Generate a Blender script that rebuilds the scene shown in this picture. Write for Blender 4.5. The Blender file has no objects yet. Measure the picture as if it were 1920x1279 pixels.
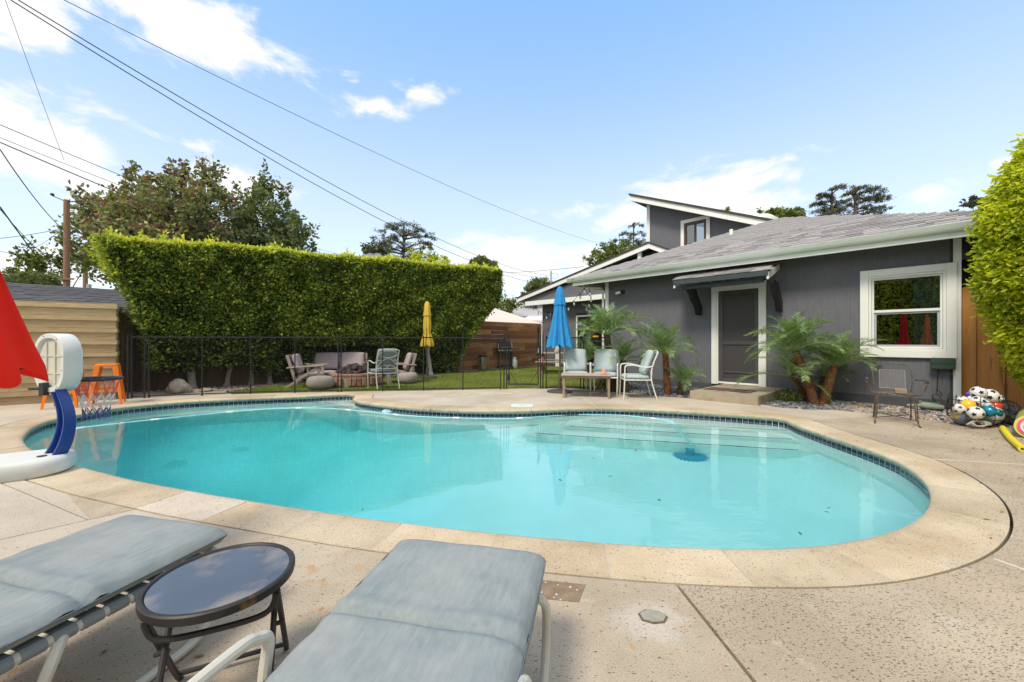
import bpy, bmesh, math, random
import numpy as np
from mathutils import Vector, Matrix, geometry, noise
R = math.radians
PI = math.pi
rng = np.random.default_rng(7)
random.seed(7)
SC = bpy.context.scene
COL = SC.collection

# ------------------------------------------------------------------ camera, sky, sun, exposure
F = 14 / 36 * 1920; CX = 960.0; CY = 639.5; H = 1.1          # lens in photo pixels, eye height
cam = bpy.data.cameras.new('camera'); cam.lens = 14; cam.sensor_width = 36
cam.clip_start = .05; cam.clip_end = 2000
cam_o = bpy.data.objects.new('camera', cam); COL.objects.link(cam_o)
cam_o.location = (0, 0, H); cam_o.rotation_euler = (R(90), 0, 0)
SC.camera = cam_o
SC.render.engine = 'CYCLES'
SC.cycles.use_denoising = True
SC.cycles.max_bounces = 10; SC.cycles.diffuse_bounces = 4; SC.cycles.glossy_bounces = 4
SC.cycles.transmission_bounces = 8; SC.cycles.transparent_max_bounces = 12
SC.cycles.sample_clamp_indirect = 6
SC.view_settings.view_transform = 'Standard'; SC.view_settings.look = 'None'
SC.view_settings.gamma = 1; SC.view_settings.exposure = 1.38
SC.view_settings.use_curve_mapping = False
SUN_EL, SUN_AZ = 54, -143       # azimuth clockwise from +Y (behind and to the left of the camera)
sun = bpy.data.lights.new('sun', 'SUN'); sun.energy = 1.3; sun.angle = R(14); sun.color = (1, .91, .77)
sun_o = bpy.data.objects.new('sun', sun); COL.objects.link(sun_o)
sd = Vector((math.sin(R(SUN_AZ)) * math.cos(R(SUN_EL)), math.cos(R(SUN_AZ)) * math.cos(R(SUN_EL)), math.sin(R(SUN_EL))))
sun_o.rotation_euler = sd.to_track_quat('Z', 'Y').to_euler(); sun_o.location = sd * 60

def nd(nt, t, **kw):
    n = nt.nodes.new(t)
    for k, v in kw.items():
        if k.startswith('i_'): n.inputs[k[2:].replace('_', ' ')].default_value = v
        elif k.startswith('n'): n.inputs[int(k[1:])].default_value = v
        else: setattr(n, k, v)
    return n
def math_(nt, op, a, b=None, c=None, clamp=False):
    n = nt.nodes.new('ShaderNodeMath'); n.operation = op; n.use_clamp = clamp
    for i, x in enumerate((a, b, c)):
        if x is None: continue
        if isinstance(x, (int, float)): n.inputs[i].default_value = x
        else: nt.links.new(x, n.inputs[i])
    return n.outputs[0]
def mixc(nt, fac, a, b, mode='MIX'):
    n = nt.nodes.new('ShaderNodeMix'); n.data_type = 'RGBA'; n.blend_type = mode
    for i, x in ((0, fac), (6, a), (7, b)):
        if isinstance(x, (int, float)): n.inputs[i].default_value = x
        elif isinstance(x, tuple): n.inputs[i].default_value = (*x[:3], 1)
        else: nt.links.new(x, n.inputs[i])
    return n.outputs[2]

world = bpy.data.worlds.new('World'); SC.world = world; world.use_nodes = True
nt = world.node_tree; nt.nodes.clear()
out = nt.nodes.new('ShaderNodeOutputWorld'); bg = nt.nodes.new('ShaderNodeBackground')
nt.links.new(bg.outputs[0], out.inputs[0])
bg.inputs['Strength'].default_value = .15
sky = nd(nt, 'ShaderNodeTexSky', sky_type='NISHITA', sun_disc=False, sun_elevation=R(SUN_EL), sun_rotation=R(SUN_AZ),
         altitude=0, air_density=1.0, dust_density=.6, ozone_density=2.5)
tc = nt.nodes.new('ShaderNodeTexCoord')
sep = nt.nodes.new('ShaderNodeSeparateXYZ'); nt.links.new(tc.outputs['Generated'], sep.inputs[0])
az = math_(nt, 'ARCTAN2', sep.outputs[0], sep.outputs[1]); el = math_(nt, 'ARCSINE', sep.outputs[2])
def fbm(scale, detail, rough, vec, dist=0.):
    n = nd(nt, 'ShaderNodeTexNoise'); n.inputs['Scale'].default_value = scale; n.inputs['Detail'].default_value = detail
    n.inputs['Roughness'].default_value = rough; n.inputs['Distortion'].default_value = dist
    nt.links.new(vec, n.inputs['Vector']); return n.outputs[0]
cmb = nt.nodes.new('ShaderNodeCombineXYZ')
nt.links.new(az, cmb.inputs[0]); nt.links.new(math_(nt, 'MULTIPLY', el, 2.2), cmb.inputs[1])
n1 = fbm(7, 7, .62, cmb.outputs[0], .35); n2 = fbm(2.2, 5, .55, cmb.outputs[0])
# clouds seen in the photo: (px, py, half width, half height, weight)
CL = [(300, 20, 330, 95, 1), (60, 40, 120, 60, .9), (60, 250, 220, 85, 1), (20, 200, 150, 60, 1), (695, 197, 72, 25, .72), (665, 153, 40, 14, .55), (805, 172, 46, 22, .6),
      (742, 162, 26, 12, .4), (1320, 352, 160, 42, .9), (1460, 330, 80, 22, .75), (1390, 385, 150, 30, .8), (1090, 395, 95, 16, .6),
      (1170, 410, 60, 30, .8), (1740, 364, 88, 34, .95), (960, 492, 150, 50, 1.1), (1110, 500, 80, 30, .8), (385, 278, 75, 20, .5), (450, 345, 110, 45, .8),
      (1885, 302, 30, 18, .6), (1832, 345, 30, 14, .5), (60, 500, 180, 60, .9), (230, 360, 200, 60, .7), (700, 560, 300, 40, .5)]
acc = None
for px, py, hw, hh, wt in CL:
    dx = (px - CX) / F; dy = (CY - py) / F; h = math.hypot(1, dx)
    a0 = math.atan(dx); e0 = math.atan(dy / h)
    wa = hw / F / (1 + dx * dx); we = hh / F / h / (1 + (dy / h) ** 2)
    da = math_(nt, 'MULTIPLY', math_(nt, 'SUBTRACT', az, a0), 1 / wa)
    de = math_(nt, 'MULTIPLY', math_(nt, 'SUBTRACT', el, e0), 1 / we)
    r2 = math_(nt, 'ADD', math_(nt, 'MULTIPLY', da, da), math_(nt, 'MULTIPLY', de, de))
    v = math_(nt, 'MULTIPLY', math_(nt, 'SUBTRACT', 1.2, math_(nt, 'SQRT', r2)), wt)
    acc = v if acc is None else math_(nt, 'MAXIMUM', acc, v)
# scattered clouds everywhere outside the view, extra cover added to whiten the fill light
back = math_(nt, 'SUBTRACT', math_(nt, 'ABSOLUTE', az), 1.0)
gen = math_(nt, 'MINIMUM', math_(nt, 'MULTIPLY', math_(nt, 'SUBTRACT', n2, .36), 6), math_(nt, 'MULTIPLY', back, 3))
up = math_(nt, 'MINIMUM', math_(nt, 'MULTIPLY', math_(nt, 'SUBTRACT', n2, .36), 6), math_(nt, 'MULTIPLY', math_(nt, 'SUBTRACT', el, .8), 4))
acc = math_(nt, 'MAXIMUM', math_(nt, 'MAXIMUM', acc, gen), up)
dens = math_(nt, 'ADD', acc, math_(nt, 'MULTIPLY', math_(nt, 'SUBTRACT', n1, .53), 3.2))
mr = nd(nt, 'ShaderNodeMapRange', interpolation_type='SMOOTHSTEP'); mr.inputs[1].default_value = -.05; mr.inputs[2].default_value = .72
nt.links.new(dens, mr.inputs[0])
hz = nd(nt, 'ShaderNodeMapRange', interpolation_type='SMOOTHERSTEP'); hz.inputs[1].default_value = .85; hz.inputs[2].default_value = -.02
nt.links.new(el, hz.inputs[0])
grad = mixc(nt, hz.outputs[0], (.72, 1.45, 2.62), (2.22, 2.42, 2.6))
base = mixc(nt, .78, sky.outputs[0], grad)
skyc = mixc(nt, 1.0, base, (1.0, 1.0, 1.0), 'MULTIPLY')
c = mixc(nt, math_(nt, 'MULTIPLY', mr.outputs[0], .93), skyc, (2.85, 2.8, 2.76))
nt.links.new(c, bg.inputs[0])

# ------------------------------------------------------------------ helpers
def G(px, py, z=0.):
    Y = F * (H - z) / (py - CY); return Vector(((px - CX) / F * Y, Y, z))
def D(px, py, Y): return Vector(((px - CX) / F * Y, Y, H - (py - CY) / F * Y))

class MB:
    def __init__(s): s.v = []; s.f = []; s.uv = None
    def add(s, vs, fs):
        o = len(s.v); s.v += [tuple(v) for v in vs]; s.f += [tuple(i + o for i in f) for f in fs]; return s
    def box(s, a, b):
        x0, y0, z0 = a; x1, y1, z1 = b
        return s.add([(x0, y0, z0), (x1, y0, z0), (x1, y1, z0), (x0, y1, z0), (x0, y0, z1), (x1, y0, z1), (x1, y1, z1), (x0, y1, z1)],
                     [(0, 3, 2, 1), (4, 5, 6, 7), (0, 1, 5, 4), (1, 2, 6, 5), (2, 3, 7, 6), (3, 0, 4, 7)])
    def beam(s, p0, p1, w, h, up=(0, 0, 1)):
        p0 = Vector(p0); p1 = Vector(p1); d = (p1 - p0).normalized(); u = Vector(up)
        if abs(d.dot(u)) > .99: u = Vector((0, 1, 0))
        x = d.cross(u).normalized(); u = x.cross(d).normalized()
        vs = []
        for p in (p0, p1):
            for a, b in ((-1, -1), (1, -1), (1, 1), (-1, 1)): vs.append(p + x * (w / 2 * a) + u * (h / 2 * b))
        return s.add(vs, [(0, 3, 2, 1), (4, 5, 6, 7), (0, 1, 5, 4), (1, 2, 6, 5), (2, 3, 7, 6), (3, 0, 4, 7)][:6])
    def tube(s, pts, r, n=8, closed=False, caps=True):
        pts = [Vector(p) for p in pts]; m = len(pts)
        rs = r if isinstance(r, (list, tuple)) else [r] * m
        vs = []; fs = []; up = None
        for i, p in enumerate(pts):
            if closed: t = (pts[(i + 1) % m] - pts[i - 1])
            else: t = pts[min(i + 1, m - 1)] - pts[max(i - 1, 0)]
            t = t.normalized() if t.length > 1e-9 else Vector((0, 0, 1))
            if up is None: up = Vector((0, 0, 1)) if abs(t.z) < .9 else Vector((1, 0, 0))
            x = t.cross(up).normalized(); up = x.cross(t).normalized()
            for k in range(n):
                a = 2 * PI * k / n; vs.append(p + (x * math.cos(a) + up * math.sin(a)) * rs[i])
        for i in range(m if closed else m - 1):
            j = (i + 1) % m
            for k in range(n):
                l = (k + 1) % n; fs.append((i * n + k, i * n + l, j * n + l, j * n + k))
        if caps and not closed: fs.append(tuple(range(n))[::-1]); fs.append(tuple((m - 1) * n + k for k in range(n)))
        return s.add(vs, fs)
    def lathe(s, prof, n=24, c=(0, 0, 0), fn=None):
        vs = []; fs = []; c = Vector(c)
        for i, (r, z) in enumerate(prof):
            for k in range(n):
                a = 2 * PI * k / n; rr = r if fn is None else fn(r, z, a)
                vs.append((c.x + rr * math.cos(a), c.y + rr * math.sin(a), c.z + z))
        m = len(prof)
        for i in range(m - 1):
            for k in range(n):
                l = (k + 1) % n; fs.append((i * n + k, i * n + l, (i + 1) * n + l, (i + 1) * n + k))
        if prof[0][0] > 1e-5: fs.append(tuple(range(n))[::-1])
        if prof[-1][0] > 1e-5: fs.append(tuple((m - 1) * n + k for k in range(n)))
        return s.add(vs, fs)
    def prism(s, poly, vec):
        n = len(poly); vec = Vector(vec); vs = [Vector(p) for p in poly] + [Vector(p) + vec for p in poly]
        return s.add(vs, [tuple(range(n))[::-1], tuple(range(n, 2 * n))] + [(i, (i + 1) % n, n + (i + 1) % n, n + i) for i in range(n)])
    def slab(s, quad, t):      # four corners and a thickness vector
        return s.prism(quad, t)
    def build(s, name, m, parent=None, smooth=False, bevel=0, world=False, segs=1, ang=35):
        me = bpy.data.meshes.new(name)
        vs = s.v
        if world and parent is not None:
            inv = (Matrix.Translation(parent.location) @ parent.rotation_euler.to_matrix().to_4x4()).inverted()
            vs = [tuple(inv @ Vector(v)) for v in vs]
        me.from_pydata(vs, [], s.f)
        bm = bmesh.new(); bm.from_mesh(me)
        bmesh.ops.recalc_face_normals(bm, faces=bm.faces)
        if bevel:
            es = [e for e in bm.edges if len(e.link_faces) == 2 and e.calc_face_angle(0) > R(30)]
            bmesh.ops.bevel(bm, geom=es, offset=bevel, segments=segs, affect='EDGES', clamp_overlap=True)
        bm.to_mesh(me); bm.free()
        if smooth or bevel:
            me.polygons.foreach_set('use_smooth', [True] * len(me.polygons)); me.set_sharp_from_angle(angle=R(ang))
        return link(name, me, m, parent)
def link(name, me, m, parent=None):
    if m is not None and not me.materials: me.materials.append(m)
    o = bpy.data.objects.new(name, me); COL.objects.link(o)
    if parent is not None: o.parent = parent
    return o
def tag(o, label=None, cat=None, group=None, kind=None):
    if label: o['label'] = label
    if cat: o['category'] = cat
    if group: o['group'] = group
    if kind: o['kind'] = kind
    return o
def thing(name, label, cat, loc=(0, 0, 0), rz=0., group=None):
    o = bpy.data.objects.new(name, None); COL.objects.link(o); o.empty_display_size = .2
    o.location = loc; o.rotation_euler = (0, 0, rz); return tag(o, label, cat, group)
def copy_tree(o, parent=None):
    c = o.copy(); COL.objects.link(c); c.parent = parent
    for ch in list(o.children): copy_tree(ch, c)
    return c
def inst(name, me, m, parent, loc=(0, 0, 0), rot=(0, 0, 0), scale=(1, 1, 1)):
    o = link(name, me, m, parent); o.location = loc; o.rotation_euler = rot; o.scale = scale; return o
def bez(p0, p1, p2, n=8):
    p0, p1, p2 = Vector(p0), Vector(p1), Vector(p2)
    return [p0 * (1 - t) ** 2 + p1 * 2 * t * (1 - t) + p2 * t * t for t in [i / n for i in range(n + 1)]]
def catmull(pts, n=6, closed=False):
    pts = [Vector(p) for p in pts]; m = len(pts); res = []
    for i in range(m if closed else m - 1):
        if closed: a, b, c, d = pts[i - 1], pts[i], pts[(i + 1) % m], pts[(i + 2) % m]
        else: a, b, c, d = pts[max(i - 1, 0)], pts[i], pts[i + 1], pts[min(i + 2, m - 1)]
        for k in range(n):
            t = k / n; res.append(.5 * ((2 * b) + (c - a) * t + (2 * a - 5 * b + 4 * c - d) * t * t + (3 * b - a - 3 * c + d) * t ** 3))
    if not closed: res.append(pts[-1])
    return res

# ------------------------------------------------------------------ materials
MATS = {}
def mat(name, c1, c2=None, rough=.6, scale=6, detail=5, bump=0., bscale=None, metal=0., spec=.5, rnd=0., stretch=(1, 1, 1), speck=None,
        stain=None, contrast=.25, emit=None, alpha=None, trans=0., bdist=.01, coat=0., ior=1.45, hue=0.):
    m = bpy.data.materials.new(name); m.use_nodes = True; nt = m.node_tree; b = nt.nodes['Principled BSDF']
    L = nt.links.new
    tc = nt.nodes.new('ShaderNodeTexCoord'); oi = nt.nodes.new('ShaderNodeObjectInfo')
    mp = nt.nodes.new('ShaderNodeMapping'); mp.inputs['Scale'].default_value = stretch
    va = nt.nodes.new('ShaderNodeVectorMath'); va.operation = 'MULTIPLY_ADD'
    L(tc.outputs['Object'], mp.inputs[0])
    cmb = nt.nodes.new('ShaderNodeCombineXYZ')
    for i, k in enumerate((37., 91., 53.)): L(math_(nt, 'MULTIPLY', oi.outputs['Random'], k), cmb.inputs[i])
    va.inputs[1].default_value = (1, 1, 1); L(mp.outputs[0], va.inputs[0]); L(cmb.outputs[0], va.inputs[2])
    vec = va.outputs[0]
    no = nd(nt, 'ShaderNodeTexNoise'); no.inputs['Scale'].default_value = scale; no.inputs['Detail'].default_value = detail; no.inputs['Roughness'].default_value = .6
    L(vec, no.inputs[0])
    col = c1
    if c2 is not None:
        mr = nd(nt, 'ShaderNodeMapRange'); mr.inputs[1].default_value = .5 - contrast; mr.inputs[2].default_value = .5 + contrast
        L(no.outputs[0], mr.inputs[0]); col = mixc(nt, mr.outputs[0], c1, c2)
    if stain:            # (colour, scale, threshold, softness)
        n3 = nd(nt, 'ShaderNodeTexNoise'); n3.inputs['Scale'].default_value = stain[1]; n3.inputs['Detail'].default_value = 6; L(vec, n3.inputs[0])
        m3 = nd(nt, 'ShaderNodeMapRange'); m3.inputs[1].default_value = stain[2]; m3.inputs[2].default_value = stain[2] + stain[3]; L(n3.outputs[0], m3.inputs[0])
        col = mixc(nt, m3.outputs[0], col, stain[0])
    if speck:            # (colour, scale, radius, amount)
        vo = nd(nt, 'ShaderNodeTexVoronoi'); vo.inputs['Scale'].default_value = speck[1]; L(vec, vo.inputs['Vector'])
        a = math_(nt, 'LESS_THAN', vo.outputs['Distance'], speck[2])
        sp = nt.nodes.new('ShaderNodeSeparateColor'); L(vo.outputs['Color'], sp.inputs[0])
        a = math_(nt, 'MULTIPLY', a, math_(nt, 'LESS_THAN', sp.outputs[0], speck[3]))
        col = mixc(nt, a, col, speck[0])
    if rnd or hue:
        hs = nt.nodes.new('ShaderNodeHueSaturation')
        L(math_(nt, 'MULTIPLY_ADD', oi.outputs['Random'], 2 * rnd, 1 - rnd), hs.inputs['Value'])
        if hue: L(math_(nt, 'MULTIPLY_ADD', oi.outputs['Random'], 2 * hue, .5 - hue), hs.inputs['Hue'])
        if isinstance(col, tuple): hs.inputs['Color'].default_value = (*col, 1)
        else: L(col, hs.inputs['Color'])
        col = hs.outputs[0]
    if isinstance(col, tuple): b.inputs['Base Color'].default_value = (*col, 1)
    else: L(col, b.inputs['Base Color'])
    b.inputs['Roughness'].default_value = rough; b.inputs['Metallic'].default_value = metal
    b.inputs['Specular IOR Level'].default_value = spec; b.inputs['Coat Weight'].default_value = coat; b.inputs['IOR'].default_value = ior
    b.inputs['Transmission Weight'].default_value = trans
    if alpha is not None: b.inputs['Alpha'].default_value = alpha
    if emit: b.inputs['Emission Color'].default_value = (*emit[:3], 1); b.inputs['Emission Strength'].default_value = emit[3]
    if bump:
        nb = nd(nt, 'ShaderNodeTexNoise'); nb.inputs['Scale'].default_value = bscale or scale * 4; nb.inputs['Detail'].default_value = 4; L(vec, nb.inputs[0])
        bu = nt.nodes.new('ShaderNodeBump'); bu.inputs['Strength'].default_value = bump; bu.inputs['Distance'].default_value = bdist
        L(nb.outputs[0], bu.inputs['Height']); L(bu.outputs[0], b.inputs['Normal'])
    MATS[name] = m; return m
def leafmat(name, cols, trans=.35, rough=.45, gloss=.3):
    """cols: list of (position, colour) looked up by a random value stored on every leaf"""
    m = bpy.data.materials.new(name); m.use_nodes = True; nt = m.node_tree; nt.nodes.clear(); L = nt.links.new
    at = nd(nt, 'ShaderNodeAttribute', attribute_name='rnd'); cr = nt.nodes.new('ShaderNodeValToRGB')
    e = cr.color_ramp.elements
    while len(e) < len(cols): e.new(.5)
    for k, (p, c) in zip(e, cols): k.position = p; k.color = (*c, 1)
    L(at.outputs['Fac'], cr.inputs[0])
    p = nt.nodes.new('ShaderNodeBsdfPrincipled'); p.inputs['Roughness'].default_value = rough; p.inputs['Specular IOR Level'].default_value = gloss
    L(cr.outputs[0], p.inputs['Base Color'])
    t = nt.nodes.new('ShaderNodeBsdfTranslucent'); L(mixc(nt, 1., cr.outputs[0], (1.25, 1.25, .6), 'MULTIPLY'), t.inputs[0])
    mx = nt.nodes.new('ShaderNodeMixShader'); mx.inputs[0].default_value = trans; L(p.outputs[0], mx.inputs[1]); L(t.outputs[0], mx.inputs[2])
    o = nt.nodes.new('ShaderNodeOutputMaterial'); L(mx.outputs[0], o.inputs[0]); MATS[name] = m; return m

def leaf_cloud(name, C, N, size, m, parent=None, val=None, aspect=.5, spread=.9, fold=.25, fine=False, sj=.35):
    """one mesh of leaf blades at points C (n,3), tips leaning towards N"""
    C = np.asarray(C, float); n = len(C); N = np.asarray(N, float)
    d = N + rng.normal(0, spread, (n, 3)); d /= np.linalg.norm(d, axis=1)[:, None] + 1e-9
    a = rng.normal(0, 1, (n, 3)); s = np.cross(d, a); s /= np.linalg.norm(s, axis=1)[:, None] + 1e-9
    u = np.cross(s, d)
    L = (size * (1 + rng.uniform(-sj, sj, n)))[:, None] if np.isscalar(size) else (np.asarray(size) * (1 + rng.uniform(-sj, sj, n)))[:, None]
    W = L * aspect
    if fine:
        P = [C, C + d * L * .3 + s * W * .45 + u * L * fold * .3, C + d * L * .7 + s * W * .4 + u * L * fold * .2, C + d * L - u * L * .12,
             C + d * L * .7 - s * W * .4 + u * L * fold * .2, C + d * L * .3 - s * W * .45 + u * L * fold * .3]
        k = 6; pat = [(0, 1, 2, 3), (0, 3, 4, 5)]; V = np.stack(P, 1).reshape(-1, 3)
        base = np.arange(n)[:, None] * 6
        loops = np.concatenate([(base + np.array([p])) for p in pat], 1).reshape(-1); per = 2
    else:
        P = [C, C + d * L * .45 + s * W * .5 + u * L * fold * .4, C + d * L, C + d * L * .45 - s * W * .5]
        V = np.stack(P, 1).reshape(-1, 3); loops = np.arange(4 * n); per = 1
    me = bpy.data.meshes.new(name); nf = n * per
    me.vertices.add(len(V)); me.vertices.foreach_set('co', V.astype(np.float32).reshape(-1))
    me.loops.add(nf * 4); me.loops.foreach_set('vertex_index', loops.astype(np.int32))
    me.polygons.add(nf); me.polygons.foreach_set('loop_start', np.arange(0, nf * 4, 4, dtype=np.int32)); me.polygons.foreach_set('loop_total', np.full(nf, 4, np.int32))
    if val is None: val = rng.random(n)
    at = me.attributes.new('rnd', 'FLOAT', 'FACE'); at.data.foreach_set('value', np.repeat(np.clip(val, 0, 1), per).astype(np.float32))
    me.update(calc_edges=True)
    return link(name, me, m, parent)

M = MATS
mat('soil', (.10, .075, .05), (.17, .13, .09), rough=1, scale=3, bump=.5, bscale=30)
mat('white_paint', (.82, .83, .78), (.76, .77, .72), rough=.45, scale=4, rnd=.02)
mat('gutter_white', (.74, .80, .73), (.70, .76, .69), rough=.4, scale=2)
mat('siding_grey', (.118, .122, .136), (.150, .154, .168), rough=.75, scale=9, stretch=(6, 6, .5), bump=.35, bscale=40, contrast=.2, rnd=.012)
mat('foundation', (.06, .062, .068), (.085, .088, .092), rough=.9, scale=8, bump=.4)
mat('black_metal', (.02, .02, .022), rough=.45, rnd=.1)
mat('charcoal', (.03, .032, .036), (.04, .042, .046), rough=.6)
mat('dark_screen', (.045, .042, .043), (.06, .054, .054), rough=.6, scale=60)
mat('shingle_grey', (.235, .225, .222), (.37, .355, .35), rough=.95, scale=90, rnd=.30, bump=.5, bscale=200, bdist=.003)
mat('shingle_dark', (.085, .085, .095), (.13, .13, .14), rough=.95, scale=60, rnd=.2)
mat('roof_edge', (.045, .042, .042), (.07, .065, .065), rough=.95, scale=40)
mat('box_wood', (.34, .24, .125), (.50, .38, .215), rough=.75, scale=5, stretch=(1, 1, 9), rnd=.16, bump=.3, bscale=30, contrast=.2, stain=((.22, .14, .07), 1.6, .62, .12), hue=.008)
mat('old_fence', (.075, .052, .035), (.17, .12, .08), rough=.9, scale=7, stretch=(5, 5, .7), rnd=.35, bump=.5)
mat('brown_fence', (.24, .10, .045), (.40, .19, .085), rough=.7, scale=5, stretch=(.6, .6, 8), rnd=.4, bump=.3, hue=.01, stain=((.15, .08, .05), 1.3, .58, .1))
mat('cedar', (.55, .23, .06), (.68, .34, .11), rough=.7, scale=4, stretch=(7, 7, .6), rnd=.14, bump=.25, contrast=.22, stain=((.3, .12, .04), 2, .62, .06))
mat('trunk_white', (.34, .30, .26), (.5, .46, .41), rough=.9, scale=14, bump=.4)
mat('bark', (.07, .05, .035), (.13, .095, .07), rough=1, scale=10, stretch=(3, 3, .6), bump=.8)
mat('pole_wood', (.20, .11, .06), (.32, .19, .12), rough=.9, scale=6, stretch=(6, 6, .5), bump=.3)
mat('wire', (.03, .03, .032), rough=.6)
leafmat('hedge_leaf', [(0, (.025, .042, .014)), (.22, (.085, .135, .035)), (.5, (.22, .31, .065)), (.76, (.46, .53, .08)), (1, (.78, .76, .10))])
leafmat('bright_hedge_leaf', [(0, (.10, .15, .012)), (.35, (.36, .44, .02)), (.7, (.62, .66, .03)), (1, (.78, .78, .08))], gloss=.5)
leafmat('tree_leaf', [(0, (.07, .09, .04)), (.4, (.20, .23, .10)), (.66, (.33, .36, .17)), (.74, (.26, .11, .08)), (.92, (.20, .07, .06)), (1, (.45, .42, .14))])
leafmat('conifer_leaf', [(0, (.04, .055, .028)), (.6, (.11, .13, .07)), (1, (.2, .2, .11))], trans=.15)
leafmat('broad_leaf', [(0, (.05, .07, .018)), (.5, (.15, .2, .045)), (1, (.30, .36, .09))])
leafmat('palm_leaf', [(0, (.06, .115, .045)), (.45, (.17, .29, .11)), (.8, (.36, .47, .17)), (1, (.60, .62, .26))], trans=.3, gloss=.5)
# ------------------------------------------------------------------ pool outline
ZW = -.12
def UW(px, py, dep):          # the real point seen through the refracting surface
    dx = (px - CX) / F; dz = (py - CY) / F; s = (H - ZW) / dz; h = math.hypot(dx, 1); si = h / math.hypot(h, dz); sr = si / 1.333; t = sr / math.sqrt(1 - sr * sr) * dep
    return Vector((dx * s + dx / h * t, s + t / h, ZW - dep))
PP = [(38,820),(53,803),(80,790),(117,781),(191,768),(239,761),(340,752),(440,747),(560,742.5),(652,737.5),(672,740),(661,747),(675,753),(720,758.5),(755,762),(789,765),(858,768.5),
      (927,769.5),(1000,768),(1038,766),(1116,763.5),(1179,765),(1272.5,769),(1366,775),(1473,783),(1487,793),(1550,814.5),(1625,838.5),(1681,859),(1718,881),(1745,905),(1754,927),
      (1750,950),(1726,976),(1685,995),(1640,1008),(1561,1023),(1475,1030),(1400,1030.5),(1267,1027),(1178,1021.5),(1089,1015),(987,1006),(859,993),(686,972),(560,953),
      (412,931),(246,900),(143,873.8),(62,846),(40,831)]
def resample(pts, step):
    pts = [Vector(p) for p in pts]; n = len(pts); seg = [(pts[(i + 1) % n] - pts[i]).length for i in range(n)]; tot = sum(seg)
    m = max(8, round(tot / step)); res = []; i = 0; acc = 0.
    for k in range(m):
        t = tot * k / m
        while acc + seg[i] < t: acc += seg[i]; i += 1
        res.append(pts[i].lerp(pts[(i + 1) % n], (t - acc) / seg[i]))
    return res
OUT = resample([G(*p).xy for p in PP], .0745)
for sig in range(9):
    OUT = [(OUT[i - 1] + OUT[i] * 2 + OUT[(i + 1) % len(OUT)]) / 4 for i in range(len(OUT))]
OUT = resample(OUT, .0745); NO = len(OUT)
OA = np.array([(p.x, p.y) for p in OUT])
def area(p): return .5 * sum(p[i - 1][0] * p[i][1] - p[i][0] * p[i - 1][1] for i in range(len(p)))
if area(OUT) < 0: OUT.reverse(); OA = OA[::-1].copy()
def normals(P):
    n = len(P); r = []
    for i in range(n):
        t = (P[(i + 1) % n] - P[i - 1]).normalized(); r.append(Vector((t.y, -t.x)))
    return r
NRM = normals(OUT)                       # pointing out of the water
def dist_out(x, y): return float(np.min(np.hypot(OA[:, 0] - x, OA[:, 1] - y)))
def offset(w):
    res = [OUT[i] + NRM[i] * w for i in range(NO)]; ok = [dist_out(p.x, p.y) > abs(w) * .97 for p in res]
    idx = [i for i in range(NO) if ok[i]]
    for i in range(NO):
        if ok[i]: continue
        a = max([j for j in idx if j < i], default=idx[-1] - NO); b = min([j for j in idx if j > i], default=idx[0] + NO)
        res[i] = res[a % NO].lerp(res[b % NO], (i - a) / (b - a))
    return res
def pip(x, y, P):
    c = False; n = len(P); j = n - 1
    for i in range(n):
        if (P[i][1] > y) != (P[j][1] > y) and x < (P[j][0] - P[i][0]) * (y - P[i][1]) / (P[j][1] - P[i][1]) + P[i][0]: c = not c
        j = i
    return c
COPW = .325
OFO = offset(COPW)
def dedupe(P, e=.01):
    r = []
    for p in P:
        if not r or (Vector(p) - Vector(r[-1])).length > e: r.append(Vector(p))
    return r
HOLE = dedupe(offset(COPW + .014))
def cdt(loops, extra=(), inside=None, lines=()):
    vs = []; es = []
    for lp in loops:
        o = len(vs); vs += [Vector((p[0], p[1])) for p in lp]; es += [(o + i, o + (i + 1) % len(lp)) for i in range(len(lp))]
    for a, b in lines: es.append((len(vs), len(vs) + 1)); vs += [Vector(a), Vector(b)]
    vs += [Vector((p[0], p[1])) for p in extra]
    v, e, f, *_ = geometry.delaunay_2d_cdt(vs, es, [], 0, 1e-5)
    fs = []
    for t in f:
        cx = sum(v[i].x for i in t) / len(t); cy = sum(v[i].y for i in t) / len(t)
        if inside is None or inside(cx, cy): fs.append(tuple(t))
    return v, fs
def flat_obj(name, v, fs, z, m, kind='structure', thick=0.):
    used = sorted({i for f in fs for i in f}); mp = {a: b for b, a in enumerate(used)}
    me = bpy.data.meshes.new(name); me.from_pydata([(v[i].x, v[i].y, z) for i in used], [], [tuple(mp[i] for i in f) for f in fs])
    bm = bmesh.new(); bm.from_mesh(me)
    bmesh.ops.recalc_face_normals(bm, faces=bm.faces)
    if sum(f.normal.z for f in bm.faces) < 0: bmesh.ops.reverse_faces(bm, faces=bm.faces)
    if thick:
        bo = [e for e in bm.edges if len(e.link_faces) == 1]
        r = bmesh.ops.extrude_edge_only(bm, edges=bo)
        for g in r['geom']:
            if isinstance(g, bmesh.types.BMVert): g.co.z -= thick
    bm.to_mesh(me); bm.free(); o = link(name, me, m); return tag(o, kind=kind)

# ------------------------------------------------------------------ ground, lawn, deck
BIG = [(-400, -300), (400, -300), (400, 700), (-400, 700)]
GH = dedupe(offset(.12))
v, fs = cdt([BIG, GH], inside=lambda x, y: not pip(x, y, GH))
flat_obj('ground', v, fs, -.072, M['soil'])

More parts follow.
